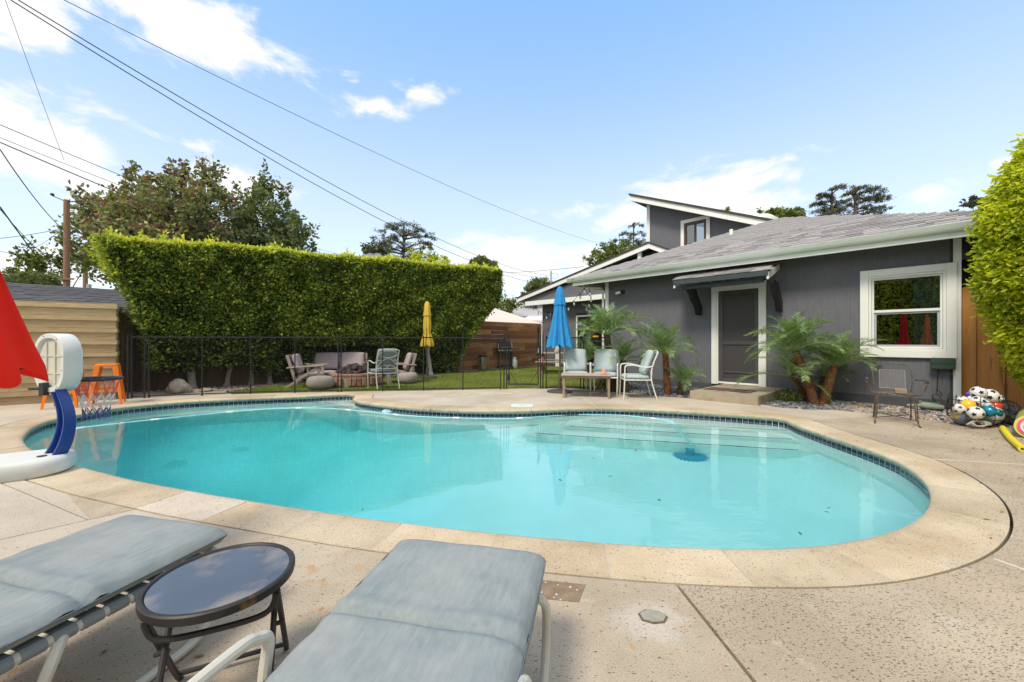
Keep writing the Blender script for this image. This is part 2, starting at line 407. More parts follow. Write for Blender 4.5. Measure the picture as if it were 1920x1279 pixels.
def deckmat(name, pits, base=((.36, .295, .215), (.51, .435, .33)), rust=.66, tint=0.):
    m = bpy.data.materials.new(name); m.use_nodes = True; nt = m.node_tree; b = nt.nodes['Principled BSDF']; L = nt.links.new
    tc = nt.nodes.new('ShaderNodeTexCoord'); vec = tc.outputs['Object']
    def no(s, d=6, r=.6):
        n = nd(nt, 'ShaderNodeTexNoise'); n.inputs['Scale'].default_value = s; n.inputs['Detail'].default_value = d; n.inputs['Roughness'].default_value = r; L(vec, n.inputs[0]); return n.outputs[0]
    def rmp(x, a, c_): 
        r = nd(nt, 'ShaderNodeMapRange', interpolation_type='SMOOTHSTEP'); r.inputs[1].default_value = a; r.inputs[2].default_value = c_; L(x, r.inputs[0]); return r.outputs[0]
    col = mixc(nt, rmp(no(1.1, 8), .32, .68), *base)
    col = mixc(nt, math_(nt, 'MULTIPLY', rmp(no(.45, 5), .5, .7), .35), col, (.50, .36, .23))
    fine = no(160, 3, .7)
    col = mixc(nt, math_(nt, 'MULTIPLY', rmp(fine, .5, .68), .65), col, (.18, .145, .105))
    col = mixc(nt, math_(nt, 'MULTIPLY', rmp(no(210, 2), .58, .7), .5), col, (.66, .61, .52))
    rs = math_(nt, 'MULTIPLY', math_(nt, 'MULTIPLY', rmp(no(9, 4), rust, rust + .12), rmp(no(1.4, 2), .45, .6)), .6)
    col = mixc(nt, rs, col, (.46, .22, .06))
    blot = math_(nt, 'MULTIPLY', rmp(no(2.6, 7, .7), .56, .74), .45)
    col = mixc(nt, blot, col, (.26, .21, .155))
    blot = math_(nt, 'MULTIPLY', rmp(no(3.3, 9, .75), .58, .7), .4)
    col = mixc(nt, blot, col, (.62, .58, .52))
    if name == 'deck_rust':     # plaster repair round the sunken cover
        c0 = G(1225, 1160); va = nd(nt, 'ShaderNodeVectorMath', operation='SUBTRACT'); L(vec, va.inputs[0]); va.inputs[1].default_value = (c0.x - .01, c0.y - .01, 0)
        vs_ = nd(nt, 'ShaderNodeVectorMath', operation='MULTIPLY'); L(va.outputs[0], vs_.inputs[0]); vs_.inputs[1].default_value = (1, 1.25, 0); ln = nd(nt, 'ShaderNodeVectorMath', operation='LENGTH'); L(vs_.outputs[0], ln.inputs[0])
        dd = math_(nt, 'ADD', ln.outputs['Value'], math_(nt, 'MULTIPLY', math_(nt, 'SUBTRACT', no(9, 6, .7), .5), .22)); col = mixc(nt, math_(nt, 'MULTIPLY', rmp(dd, .19, .06), .42), col, mixc(nt, rmp(no(60, 4), .4, .6), (.52, .48, .43), (.66, .62, .57)))
        sp2 = math_(nt, 'MULTIPLY', rmp(no(13, 3, .5), .66, .74), rmp(no(3, 2), .45, .55)); col = mixc(nt, math_(nt, 'MULTIPLY', sp2, .75), col, (.50, .20, .03))
    h = fine
    if pits:
        mp = nt.nodes.new('ShaderNodeMapping'); mp.inputs['Scale'].default_value = (.8, 1.5, 1); L(vec, mp.inputs[0])
        for sc, rad, lo in ((95, .24, .46), (58, .20, .54)):
            vo = nd(nt, 'ShaderNodeTexVoronoi'); vo.inputs['Scale'].default_value = sc
            ds = nd(nt, 'ShaderNodeTexNoise'); ds.inputs['Scale'].default_value = 90; L(vec, ds.inputs[0])
            va = nd(nt, 'ShaderNodeVectorMath', operation='MULTIPLY_ADD'); L(ds.outputs['Color'], va.inputs[0]); va.inputs[1].default_value = (.012, .012, 0); L(mp.outputs[0], va.inputs[2])
            L(va.outputs[0], vo.inputs['Vector'])
            sp = nt.nodes.new('ShaderNodeSeparateColor'); L(vo.outputs['Color'], sp.inputs[0])
            on = math_(nt, 'LESS_THAN', sp.outputs[0], math_(nt, 'MULTIPLY', rmp(no(1.3, 4), .25, .58), pits))
            pit = math_(nt, 'MULTIPLY', math_(nt, 'LESS_THAN', vo.outputs['Distance'], math_(nt, 'MULTIPLY_ADD', sp.outputs[1], .16, rad - .07)), on)
            col = mixc(nt, math_(nt, 'MULTIPLY', pit, .75), col, (.085, .062, .045))
            h = math_(nt, 'SUBTRACT', h, math_(nt, 'MULTIPLY', pit, .9))
    if tint:      # each cast stone has its own tone; stain and green light off the water painted in below the nose
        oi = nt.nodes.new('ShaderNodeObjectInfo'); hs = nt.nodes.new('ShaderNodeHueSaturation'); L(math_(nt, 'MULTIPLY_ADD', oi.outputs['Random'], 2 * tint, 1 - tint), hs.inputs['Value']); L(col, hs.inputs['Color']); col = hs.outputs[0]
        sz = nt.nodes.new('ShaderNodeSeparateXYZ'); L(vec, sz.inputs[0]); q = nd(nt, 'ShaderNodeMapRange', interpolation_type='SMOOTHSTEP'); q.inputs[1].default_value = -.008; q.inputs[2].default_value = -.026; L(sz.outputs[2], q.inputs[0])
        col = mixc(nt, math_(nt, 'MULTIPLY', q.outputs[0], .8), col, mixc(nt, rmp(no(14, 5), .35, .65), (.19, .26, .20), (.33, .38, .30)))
    L(col, b.inputs['Base Color']); b.inputs['Roughness'].default_value = .82; b.inputs['Specular IOR Level'].default_value = .3
    bu = nt.nodes.new('ShaderNodeBump'); bu.inputs['Strength'].default_value = .5; bu.inputs['Distance'].default_value = .004
    L(h, bu.inputs['Height']); L(bu.outputs[0], b.inputs['Normal']); MATS[name] = m
deckmat('deck_smooth', 0.10, ((.42, .365, .285), (.55, .49, .395)), rust=.68)
deckmat('deck_rust', 0.22, rust=.57)
deckmat('deck_pitted', 1.0, ((.36, .29, .21), (.49, .41, .305)), rust=.7)
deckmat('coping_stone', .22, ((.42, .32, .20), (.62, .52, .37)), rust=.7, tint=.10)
deckmat('coping_pale', .3, ((.52, .45, .36), (.66, .58, .48)), rust=.75)

BED = [G(1160, 735).xy, G(1245, 743.6).xy, G(1290, 746.5).xy, G(1424, 757.6).xy, G(1460, 764).xy, G(1512, 768).xy, G(1556, 768.5).xy, G(1680, 779).xy, G(1763, 791.4).xy,
       G(1794, 796.5).xy, G(1850, 803).xy, Vector((6.9, 5.0)), Vector((9.5, 4.2))]
FEN = [G(*p).xy for p in [(1075, 727.5), (1018, 728.5), (939, 729), (868, 731), (794, 732.5), (718, 733), (640, 734.5), (553, 736), (470, 738.2), (436, 739.5), (419, 733.5), (330, 737), (285, 735), (236, 737)]]
DECK = [Vector((-14, -5)), Vector((9.5, -5))] + BED[::-1] + [G(1110, 732).xy] + FEN + [Vector((-9.0, 8.4)), Vector((-14, 5.5))]
# control joints: (a, b, half width of the open gap)
def ext(a, b, l0=0., l1=0.):
    a = Vector(a); b = Vector(b); d = (b - a).normalized(); return a - d * l0, b + d * l1
J = [ext(G(1268, 1095).xy, G(1415, 1279).xy, .2, 6), ext(G(1728, 860).xy, G(1920, 871).xy, -.03, 6), ext(G(1848, 1042).xy, G(1920, 1068).xy, -.03, 8),
     ext(G(819, 763).xy, G(922, 734).xy, .25, .6), ext(G(1112, 759).xy, G(1071, 731).xy, .35, .3), ext(G(165, 975).xy, G(0, 905).xy, .0, 7), ext(G(165, 975).xy, G(0, 1012).xy, 1.0, 7)]
lines = []
GAPS = []
for (a, b), w in zip(J, (.007, .005, .005, .004, .004, .004, .004)):
    d = (b - a).normalized(); nn = Vector((-d.y, d.x)) * w
    q = [a - nn, b - nn, b + nn, a + nn]; GAPS.append(q); lines += [(q[0], q[1]), (q[3], q[2]), (q[0], q[3]), (q[1], q[2])]
v, fs = cdt([DECK, HOLE], lines=lines, inside=lambda x, y: pip(x, y, DECK) and not pip(x, y, HOLE) and not any(pip(x, y, g) for g in GAPS))
# split into slabs: sides of the joints
def side(x, y, j): a, b = J[j]; return (b - a).cross(Vector((x, y)) - a) > 0
def slab_id(x, y):
    if (x > .3 and y < 2.3 and side(x, y, 0)) or (x > 2.6 and y < 5.5):
        if x > 2.6 and side(x, y, 1): return ('deck_slab', 4)
        if x > 2.6 and side(x, y, 2): return ('deck_slab', 3)
        return ('deck_slab', 2)
    if y > 5.8 and x > -3.2: return ('deck_slab', 5) if side(x, y, 3) and x < 1 else ('deck_slab', 6)
    if x < -3: return ('deck_slab', 7)
    return ('deck_slab', 1)
groups = {}
for f in fs:
    cx = sum(v[i].x for i in f) / len(f); cy = sum(v[i].y for i in f) / len(f); groups.setdefault(slab_id(cx, cy)[1], []).append(f)
dm = {1: 'deck_rust', 2: 'deck_pitted', 3: 'deck_pitted', 4: 'deck_pitted', 5: 'deck_smooth', 6: 'deck_smooth', 7: 'deck_smooth'}
for k, g in sorted(groups.items()):
    flat_obj('deck_slab', v, g, 0, M[dm[k]], thick=.08)
mat('caulk', (.70, .66, .58), (.5, .46, .4), rough=.7, scale=12)
mat('dirt_joint', (.10, .08, .06), (.16, .13, .1), rough=1, scale=20)
for i in (1, 2, 3, 4):
    a, b = J[i]; d = (b - a).normalized(); nn = Vector((-d.y, d.x)) * .0055
    mb = MB(); mb.prism([(*(a - nn), -.01), (*(b - nn), -.01), (*(b + nn), -.01), (*(a + nn), -.01)], (0, 0, .012)); tag(mb.build('joint_sealant', M['caulk']), kind='structure')
# sunken old cover with a pale plaster patch round it (near the front joint) and a rusty metal plate print
mat('mortar_patch', (.55, .51, .46), (.40, .36, .31), rough=.95, scale=30, bump=.6, contrast=.15)
mat('cast_plate', (.26, .25, .21), (.38, .36, .3), rough=.7, scale=30, bump=.6)
mat('rust_print', (.16, .10, .06), (.30, .22, .15), rough=.9, scale=18, speck=((.62, .56, .46), 75, .42, .10))
def patch(px, py, rx, ry, z, m, name, jit=.25, n=22, h=.004):
    c = G(px, py); mb = MB(); random.seed(px); pts = []
    for k in range(n):
        a = 2 * PI * k / n; q = 1 + random.uniform(-jit, jit); pts.append((c.x + rx * q * math.cos(a), c.y + ry * q * math.sin(a), z))
    mb.prism(pts, (0, 0, h)); return mb.build(name, m)

tag(patch(1225, 1158, .060, .043, .0005, M['dirt_joint'], 'drain_recess', .1, 7, .003), kind='structure')
tag(patch(1225, 1158, .052, .036, .001, M['cast_plate'], 'drain_cover', .1, 7, .006), 'small worn metal cover set in the concrete right of the right lounger', 'drain cover')
pl = [G(1012, 1088, .0), G(1098, 1097, .0), G(1085, 1130, 0), G(1010, 1122, 0)]
mb = MB(); mb.prism([p + Vector((0, 0, .0005)) for p in pl], (0, 0, .002)); tag(mb.build('rust_stain', M['rust_print']), kind='structure')
# coping round the pool: cast stones, eight tile widths each
JT = list(range(0, NO, 8))
prof = [(.018, -.064), (-.010, -.060), (-.020, -.048), (-.021, -.022), (-.010, -.006), (.022, .003), (.07, .001), (COPW, .0), (COPW, -.06)]
cop = tag(bpy.data.objects.new('pool_coping', None), kind='structure'); COL.objects.link(cop)
for q, i0 in enumerate(JT):
    i1 = min(i0 + 8, NO); mb = MB(); random.seed(q)
    ks = list(range(i0, i1 + 1)); vs = []; dz = random.uniform(-.002, .002)
    for jn, i in enumerate(ks):
        p = OUT[i % NO]; w = OFO[i % NO] - p; wl = w / COPW
        e = 0
        if jn == 0: e = .004
        if jn == len(ks) - 1: e = -.004
        t = (OUT[(i + 1) % NO] - OUT[i % NO - 1]).normalized() * e
        for s, z in prof:
            u = p + NRM[i % NO] * s if s < .03 else p + wl * s
            vs.append((u.x + t.x, u.y + t.y, z + dz))
    m_ = len(prof); fs = []
    for a in range(len(ks) - 1):
        for b in range(m_ - 1): fs.append((a * m_ + b, a * m_ + b + 1, (a + 1) * m_ + b + 1, (a + 1) * m_ + b))
        fs.append((a * m_ + m_ - 1, a * m_, (a + 1) * m_, (a + 1) * m_ + m_ - 1))
    fs += [tuple(range(m_)), tuple((len(ks) - 1) * m_ + b for b in range(m_))[::-1]]
    mb.add(vs, fs); c0 = OUT[(i0 + 4) % NO]
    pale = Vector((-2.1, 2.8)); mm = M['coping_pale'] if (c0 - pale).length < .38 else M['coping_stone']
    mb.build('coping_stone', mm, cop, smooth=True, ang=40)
# grout between the stones
mat('grout', (.52, .46, .38), (.4, .35, .28), rough=.9, scale=30)
mb = MB()
for i in JT:
    p = OUT[i]; o_ = OFO[i]; t = (OUT[(i + 1) % NO] - OUT[i - 1]).normalized() * .006
    a = p + (o_ - p) * .0; mb.prism([(a.x - t.x, a.y - t.y, -.05), (o_.x - t.x, o_.y - t.y, -.05), (o_.x + t.x, o_.y + t.y, -.05), (a.x + t.x, a.y + t.y, -.05)], (0, 0, .0492))
mb.build('grout', M['grout'], cop)
# tiles at the water line
def tilemat():
    m = bpy.data.materials.new('pool_tile'); m.use_nodes = True; nt = m.node_tree; b = nt.nodes['Principled BSDF']; L = nt.links.new
    tc = nt.nodes.new('ShaderNodeTexCoord'); sp = nt.nodes.new('ShaderNodeSeparateXYZ'); L(tc.outputs['Object'], sp.inputs[0])
    x = sp.outputs[0]; z = math_(nt, 'PINGPONG', sp.outputs[2], .0375)
    zz = math_(nt, 'MODULO', math_(nt, 'ADD', sp.outputs[2], .75), .075)
    # arch: ring centred low on each tile
    dz = math_(nt, 'SUBTRACT', zz, .012); r = math_(nt, 'SQRT', math_(nt, 'ADD', math_(nt, 'MULTIPLY', x, x), math_(nt, 'MULTIPLY', dz, dz)))
    ring = math_(nt, 'LESS_THAN', math_(nt, 'ABSOLUTE', math_(nt, 'SUBTRACT', r, .027)), .0055)
    inn = math_(nt, 'LESS_THAN', r, .021)
    oi = nt.nodes.new('ShaderNodeObjectInfo')
    no = nd(nt, 'ShaderNodeTexNoise'); no.inputs['Scale'].default_value = 60; L(tc.outputs['Object'], no.inputs[0])
    base = mixc(nt, no.outputs[0], (.006, .009, .025), (.012, .025, .07))
    c = mixc(nt, ring, base, (.15, .19, .24)); c = mixc(nt, math_(nt, 'MULTIPLY', inn, .6), c, (.02, .05, .11))
    gr = math_(nt, 'LESS_THAN', zz, .004); c = mixc(nt, gr, c, (.22, .26, .27))
    hs = nt.nodes.new('ShaderNodeHueSaturation'); L(c, hs.inputs['Color']); L(math_(nt, 'MULTIPLY_ADD', oi.outputs['Random'], .5, .75), hs.inputs['Value'])
    L(hs.outputs[0], b.inputs['Base Color']); b.inputs['Roughness'].default_value = .2; return m
M['pool_tile'] = tilemat()
tb = tag(bpy.data.objects.new('tile_band', None), kind='structure'); COL.objects.link(tb)
mb = MB(); mb.box((-.0362, 0, -.205), (.0362, .012, -.0655)); t0 = mb.build('tile', M['pool_tile'], tb, bevel=.002); tme = t0.data
bpy.data.objects.remove(t0)
for i in range(NO):
    a = OUT[i]; b = OUT[(i + 1) % NO]; c = (a + b) / 2; t = (b - a).normalized(); nn = Vector((t.y, -t.x))
    o = inst('tile', tme, M['pool_tile'], tb, (c.x + nn.x * .012, c.y + nn.y * .012, 0), (0, 0, math.atan2(nn.y, nn.x) - PI / 2), ((b - a).length / .0745, 1, 1))
# pool shell: walls, cove, floor
mat('plaster', (.76, .87, .88), (.82, .91, .92), rough=.8, scale=1.2, stain=((.68, .80, .77), .8, .5, .2), speck=((.35, .5, .5), 25, .035, .35))
mat('plaster_wall', (.66, .80, .76), (.74, .86, .82), rough=.8, scale=2)
def depth(x, y):
    t = min(max((x + 3.4) / 3.9, 0), 1); t = t * t * (3 - 2 * t); return 2.25 * (1 - t) + .98 * t
gx = [(x, y) for x in np.arange(-6.5, 4, .16) for y in np.arange(2.1, 8.4, .16) if pip(x, y, OUT) and dist_out(x, y) > .09]
v, fs = cdt([OUT], gx, inside=lambda x, y: pip(x, y, OUT))
vz = []
for p in v:
    d = dist_out(p.x, p.y); vz.append(ZW - depth(p.x, p.y) + .35 * max(0, 1 - d / .42) ** 2)
me = bpy.data.meshes.new('pool_floor'); me.from_pydata([(p.x, p.y, z) for p, z in zip(v, vz)], [], fs); me.polygons.foreach_set('use_smooth', [True] * len(fs))
tag(link('pool_floor', me, M['plaster']), kind='structure')
vs = []; fs = []
GRT = [OUT[i] + NRM[i] * .013 for i in range(NO)]
for i in range(NO):
    p = OUT[i]; g = GRT[i]
    vs += [(g.x, g.y, -.04), (g.x, g.y, -.203), (p.x, p.y, -.207), (p.x, p.y, ZW - depth(p.x, p.y) + .352)]
for i in range(NO):
    j = (i + 1) % NO
    for k in range(3): fs.append((i * 4 + k, i * 4 + k + 1, j * 4 + k + 1, j * 4 + k))
me = bpy.data.meshes.new('pool_wall'); me.from_pydata(vs, [], fs); me.polygons.foreach_set('use_smooth', [True] * len(fs))
tag(link('pool_wall', me, M['plaster_wall']), kind='structure')
# entry steps along the far side, each with a tiled nosing
A = G(1060, 764).xy; B = G(1473, 783).xy; sd_ = (B - A).normalized(); sn = Vector((sd_.y, -sd_.x))
mat('nosing_tile', (.02, .04, .09), (.12, .2, .3), rough=.3, scale=60, contrast=.05)
steps = tag(bpy.data.objects.new('pool_steps', None), kind='structure'); COL.objects.link(steps)
STEP = [(.22, .15, .30, -.10), (.54, .36, .02, -.15), (.88, .57, -.45, -.2)]
bot = ZW - .99
for k, (off, dep, la, lb) in enumerate(STEP):
    L0 = -la * -1 if False else la; a = A + sd_ * L0; b = B + sd_ * (lb + .5)
    mb = MB(); z = ZW - dep; fr = []
    nP = 14
    for i in range(nP + 1):
        t = i / nP; e = math.sin(t * PI) ** .3 if 0 < t < 1 else 0
        fr.append(a.lerp(b, t) + sn * off)
    bk = [b - sn * .3, a - sn * .3 + sd_ * .1]
    poly = [(p.x, p.y, bot) for p in fr] + [(p.x, p.y, bot) for p in bk]
    mb.prism(poly, (0, 0, z - bot)); mb.build('step', M['plaster_wall'], steps, bevel=.02, segs=2)
    a2 = a + sd_ * .12 + sn * (off - .055); b2 = B + sd_ * (lb + .05) + sn * (off - .055); w = sn * .028
    mb = MB(); mb.prism([(a2.x, a2.y, z + .001), (b2.x, b2.y, z + .001), (b2.x + w.x, b2.y + w.y, z + .001), (a2.x + w.x, a2.y + w.y, z + .001)], (0, 0, .006)); mb.build('nosing', M['nosing_tile'], steps)
# corner seat by the left bay of the pool
mb = MB(); sA_ = UW(588, 751.5, .10); sB_ = UW(656, 767.5, .10); q = [(sA_.x, sA_.y), (sA_.x - .05, sA_.y + .6), (-2.6, 8.8), (-2.4, 7.6), (sB_.x, sB_.y)]
mb.prism([(x, y, ZW - 1.9) for x, y in q], (0, 0, 1.9 - .10)); st = tag(mb.build('pool_seat', M['plaster_wall'], bevel=.02), kind='structure')
mb = MB(); sC_ = sA_.lerp(sB_, .25) + Vector((.03, .03, 0)); sD_ = sA_.lerp(sB_, .9) + Vector((.03, .03, 0)); mb.prism([(sC_.x, sC_.y, ZW - .099), (sD_.x, sD_.y, ZW - .099), (sD_.x + .02, sD_.y + .025, ZW - .099), (sC_.x + .02, sC_.y + .025, ZW - .099)], (0, 0, .005)); mb.build('nosing', M['nosing_tile'], st)
# water
m = bpy.data.materials.new('water'); m.use_nodes = True; nt = m.node_tree; nt.nodes.clear(); L = nt.links.new
o = nt.nodes.new('ShaderNodeOutputMaterial'); g = nt.nodes.new('ShaderNodeBsdfGlass'); g.inputs['IOR'].default_value = 1.333; g.inputs['Roughness'].default_value = 0
va = nt.nodes.new('ShaderNodeVolumeAbsorption'); va.inputs['Color'].default_value = (.67, .966, .980, 1); va.inputs['Density'].default_value = 1.0
tc = nt.nodes.new('ShaderNodeTexCoord'); h = None
for s, a_, st_ in ((1.7, .6, (1, 1.6, 1)), (6, .12, (1, 2.2, 1)), (19, .02, (1, 1.6, 1))):
    mp = nt.nodes.new('ShaderNodeMapping'); mp.inputs['Scale'].default_value = st_; L(tc.outputs['Object'], mp.inputs[0])
    n = nd(nt, 'ShaderNodeTexNoise'); n.inputs['Scale'].default_value = s; n.inputs['Detail'].default_value = 1; L(mp.outputs[0], n.inputs[0])
    q = math_(nt, 'MULTIPLY', n.outputs[0], a_); h = q if h is None else math_(nt, 'ADD', h, q)
bu = nt.nodes.new('ShaderNodeBump'); bu.inputs['Strength'].default_value = 1; bu.inputs['Distance'].default_value = .006; L(h, bu.inputs['Height']); L(bu.outputs[0], g.inputs['Normal'])
L(g.outputs[0], o.inputs['Surface']); L(va.outputs[0], o.inputs['Volume']); M['water'] = m
v, fs = cdt([[OUT[i] + NRM[i] * .0125 for i in range(NO)]], inside=lambda x, y: pip(x, y, OUT))
flat_obj('pool_water', v, fs, ZW, M['water'])

# ------------------------------------------------------------------ lawn
LE0 = [G(436, 739.5, 0).xy, G(419, 733).xy, G(480, 724).xy]
FL0 = Vector((-7.46, 9.285)); FLd = Vector((.722, .692)).normalized(); FLb = Vector((-FLd.y, FLd.x))   # boundary fence line
lawn_poly = [G(436, 739.8).xy, G(424, 735).xy, G(500, 724).xy, G(640, 712).xy, G(760, 704).xy, G(840, 697.5).xy, Vector((1.5, 18.1)), Vector((6, 13.5)), Vector((3.2, 10.7)), G(1090, 728.5).xy] + FEN[:9]
def grassmat():
    m = bpy.data.materials.new('grass'); m.use_nodes = True; nt = m.node_tree; b = nt.nodes['Principled BSDF']; L = nt.links.new
    at = nd(nt, 'ShaderNodeAttribute', attribute_name='rnd'); cr = nt.nodes.new('ShaderNodeValToRGB')
    cr.color_ramp.elements[0].color = (.10, .15, .022, 1); cr.color_ramp.elements[1].color = (.36, .40, .08, 1); L(at.outputs['Fac'], cr.inputs[0])
    L(cr.outputs[0], b.inputs['Base Color']); b.inputs['Roughness'].default_value = .6; b.inputs['Specular IOR Level'].default_value = .2; return m
M['grass'] = grassmat()
mat('turf_base', (.12, .16, .03), (.2, .24, .05), rough=1, scale=3, detail=8, stain=((.26, .28, .07), 1.2, .5, .2))
v, fs = cdt([lawn_poly], inside=lambda x, y: pip(x, y, lawn_poly))
flat_obj('lawn', v, fs, -.02, M['turf_base'], thick=.03)
xs = rng.uniform(-6.5, 6, 420000); ys = 8.2 + (rng.random(420000) ** 1.6) * 10
from_np = np.array([(p[0], p[1]) for p in lawn_poly])
def pip_np(x, y, P):
    c = np.zeros(len(x), bool); n = len(P); j = n - 1
    for i in range(n):
        xi, yi = P[i]; xj, yj = P[j]
        with np.errstate(divide='ignore', invalid='ignore'):
            k = ((yi > y) != (yj > y)) & (x < (xj - xi) * (y - yi) / (yj - yi) + xi)
        c ^= k; j = i
    return c
k = pip_np(xs, ys, from_np); xs, ys = xs[k][:130000], ys[k][:130000]
Cn = np.stack([xs, ys, np.full(len(xs), -.02)], 1)
pv = np.array([noise.noise((x * .9, y * .9, 3)) for x, y in zip(xs[::40], ys[::40])]).repeat(40)[:len(xs)]
pv = np.sin(xs * 1.7 + ys * 2.3) * .12 + np.sin(xs * 4.1 - ys * 3.3) * .08
tag(leaf_cloud('grass_blades', Cn, np.tile([0, 0, 1.], (len(xs), 1)), .035, M['grass'], aspect=.16, spread=.55, val=np.clip(rng.random(len(xs)) * .6 + .25 + pv, 0, 1)), kind='stuff')

# ------------------------------------------------------------------ pebble beds
def pebbles(name, poly, n, r0, r1, m, z=-.03, flat=.55, holes=()):
    P = np.array([(p[0], p[1]) for p in poly]); lo = P.min(0); hi = P.max(0); bm = bmesh.new(); bmesh.ops.create_icosphere(bm, subdivisions=1, radius=1)
    bv = np.array([v.co[:] for v in bm.verts]); bf = np.array([[v.index for v in f.verts] for f in bm.faces]); bm.free()
    x = rng.uniform(lo[0], hi[0], n * 6); y = rng.uniform(lo[1], hi[1], n * 6); k = pip_np(x, y, P); x = x[k][:n]; y = y[k][:n]; n = len(x)
    s = rng.uniform(r0, r1, (n, 1, 1)) * np.stack([rng.uniform(.7, 1.3, n), rng.uniform(.7, 1.1, n), rng.uniform(flat * .8, flat * 1.2, n)], 1)[:, None, :]
    a = rng.uniform(0, 2 * PI, n); V = bv[None] * s * (1 + rng.normal(0, .07, (n, len(bv), 1)))
    ca, sa = np.cos(a)[:, None], np.sin(a)[:, None]; X = V[:, :, 0] * ca - V[:, :, 1] * sa; Y = V[:, :, 0] * sa + V[:, :, 1] * ca
    tl = rng.normal(0, .25, (n, 1)); Z = V[:, :, 2] + X * tl
    V = np.stack([X + x[:, None], Y + y[:, None], Z + z + rng.uniform(0, r1 * .8, (n, 1))], 2).reshape(-1, 3)
    Fc = (bf[None] + (np.arange(n) * len(bv))[:, None, None]).reshape(-1)
    me = bpy.data.meshes.new(name); nf = len(Fc) // 3; me.vertices.add(len(V)); me.vertices.foreach_set('co', V.astype(np.float32).reshape(-1))
    me.loops.add(len(Fc)); me.loops.foreach_set('vertex_index', Fc.astype(np.int32)); me.polygons.add(nf)
    me.polygons.foreach_set('loop_start', np.arange(0, len(Fc), 3, dtype=np.int32)); me.polygons.foreach_set('loop_total', np.full(nf, 3, np.int32))
    at = me.attributes.new('rnd', 'FLOAT', 'FACE'); at.data.foreach_set('value', np.repeat(rng.random(n), len(bf)).astype(np.float32))
    me.polygons.foreach_set('use_smooth', np.ones(nf, bool)); me.update(calc_edges=True); return tag(link(name, me, m), kind='stuff')
def stonemat(name, cols, rough=.6):
    m = bpy.data.materials.new(name); m.use_nodes = True; nt = m.node_tree; b = nt.nodes['Principled BSDF']; L = nt.links.new
    at = nd(nt, 'ShaderNodeAttribute', attribute_name='rnd'); cr = nt.nodes.new('ShaderNodeValToRGB'); e = cr.color_ramp.elements
    while len(e) < len(cols): e.new(.5)
    for i, c in enumerate(cols): e[i].position = i / (len(cols) - 1); e[i].color = (*c, 1)
    L(at.outputs['Fac'], cr.inputs[0]); tc = nt.nodes.new('ShaderNodeTexCoord'); n = nd(nt, 'ShaderNodeTexNoise'); n.inputs['Scale'].default_value = 70; L(tc.outputs['Object'], n.inputs[0])
    L(mixc(nt, .5, cr.outputs[0], n.outputs[0], 'SOFT_LIGHT'), b.inputs['Base Color']); b.inputs['Roughness'].default_value = rough; MATS[name] = m
stonemat('river_pebble', [(.05, .055, .065), (.13, .14, .155), (.2, .21, .225), (.09, .095, .105), (.36, .36, .36)], .5)
stonemat('gravel', [(.22, .17, .13), (.38, .31, .25), (.52, .45, .38), (.28, .2, .16), (.14, .12, .1)], .8)
WL = Vector((2.71, 10.95)); W0 = Vector((7.08, 6.30))
bedA = [BED[0], BED[1], BED[2], BED[3], BED[4], BED[5], BED[6], G(1600, 772).xy, W0 + (WL - W0) * .22, WL, Vector((2.4, 10.6))]
pebbles('river_pebbles', bedA, 5200, .018, .042, M['river_pebble'])
bedB = [G(1545, 768.5).xy, BED[7], BED[8], BED[9], BED[10], BED[11], Vector((9.4, 4.3)), Vector((9.4, 5.6)), W0 + Vector((1.5, -.9)), W0, W0 + (WL - W0) * .25]
pebbles('gravel_bed', bedB, 9000, .012, .03, M['gravel'])
pebbles('edging_stones', bedB, 160, .03, .055, M['river_pebble'])
bedC = [G(419, 733.5).xy, G(330, 737).xy, G(236, 737).xy, Vector((-8.6, 8.6)), FL0 + FLd * 9, G(840, 697.5).xy, G(760, 704).xy, G(640, 712).xy, G(500, 724).xy]
pebbles('pale_gravel_strip', bedC, 7000, .012, .035, M['gravel'])
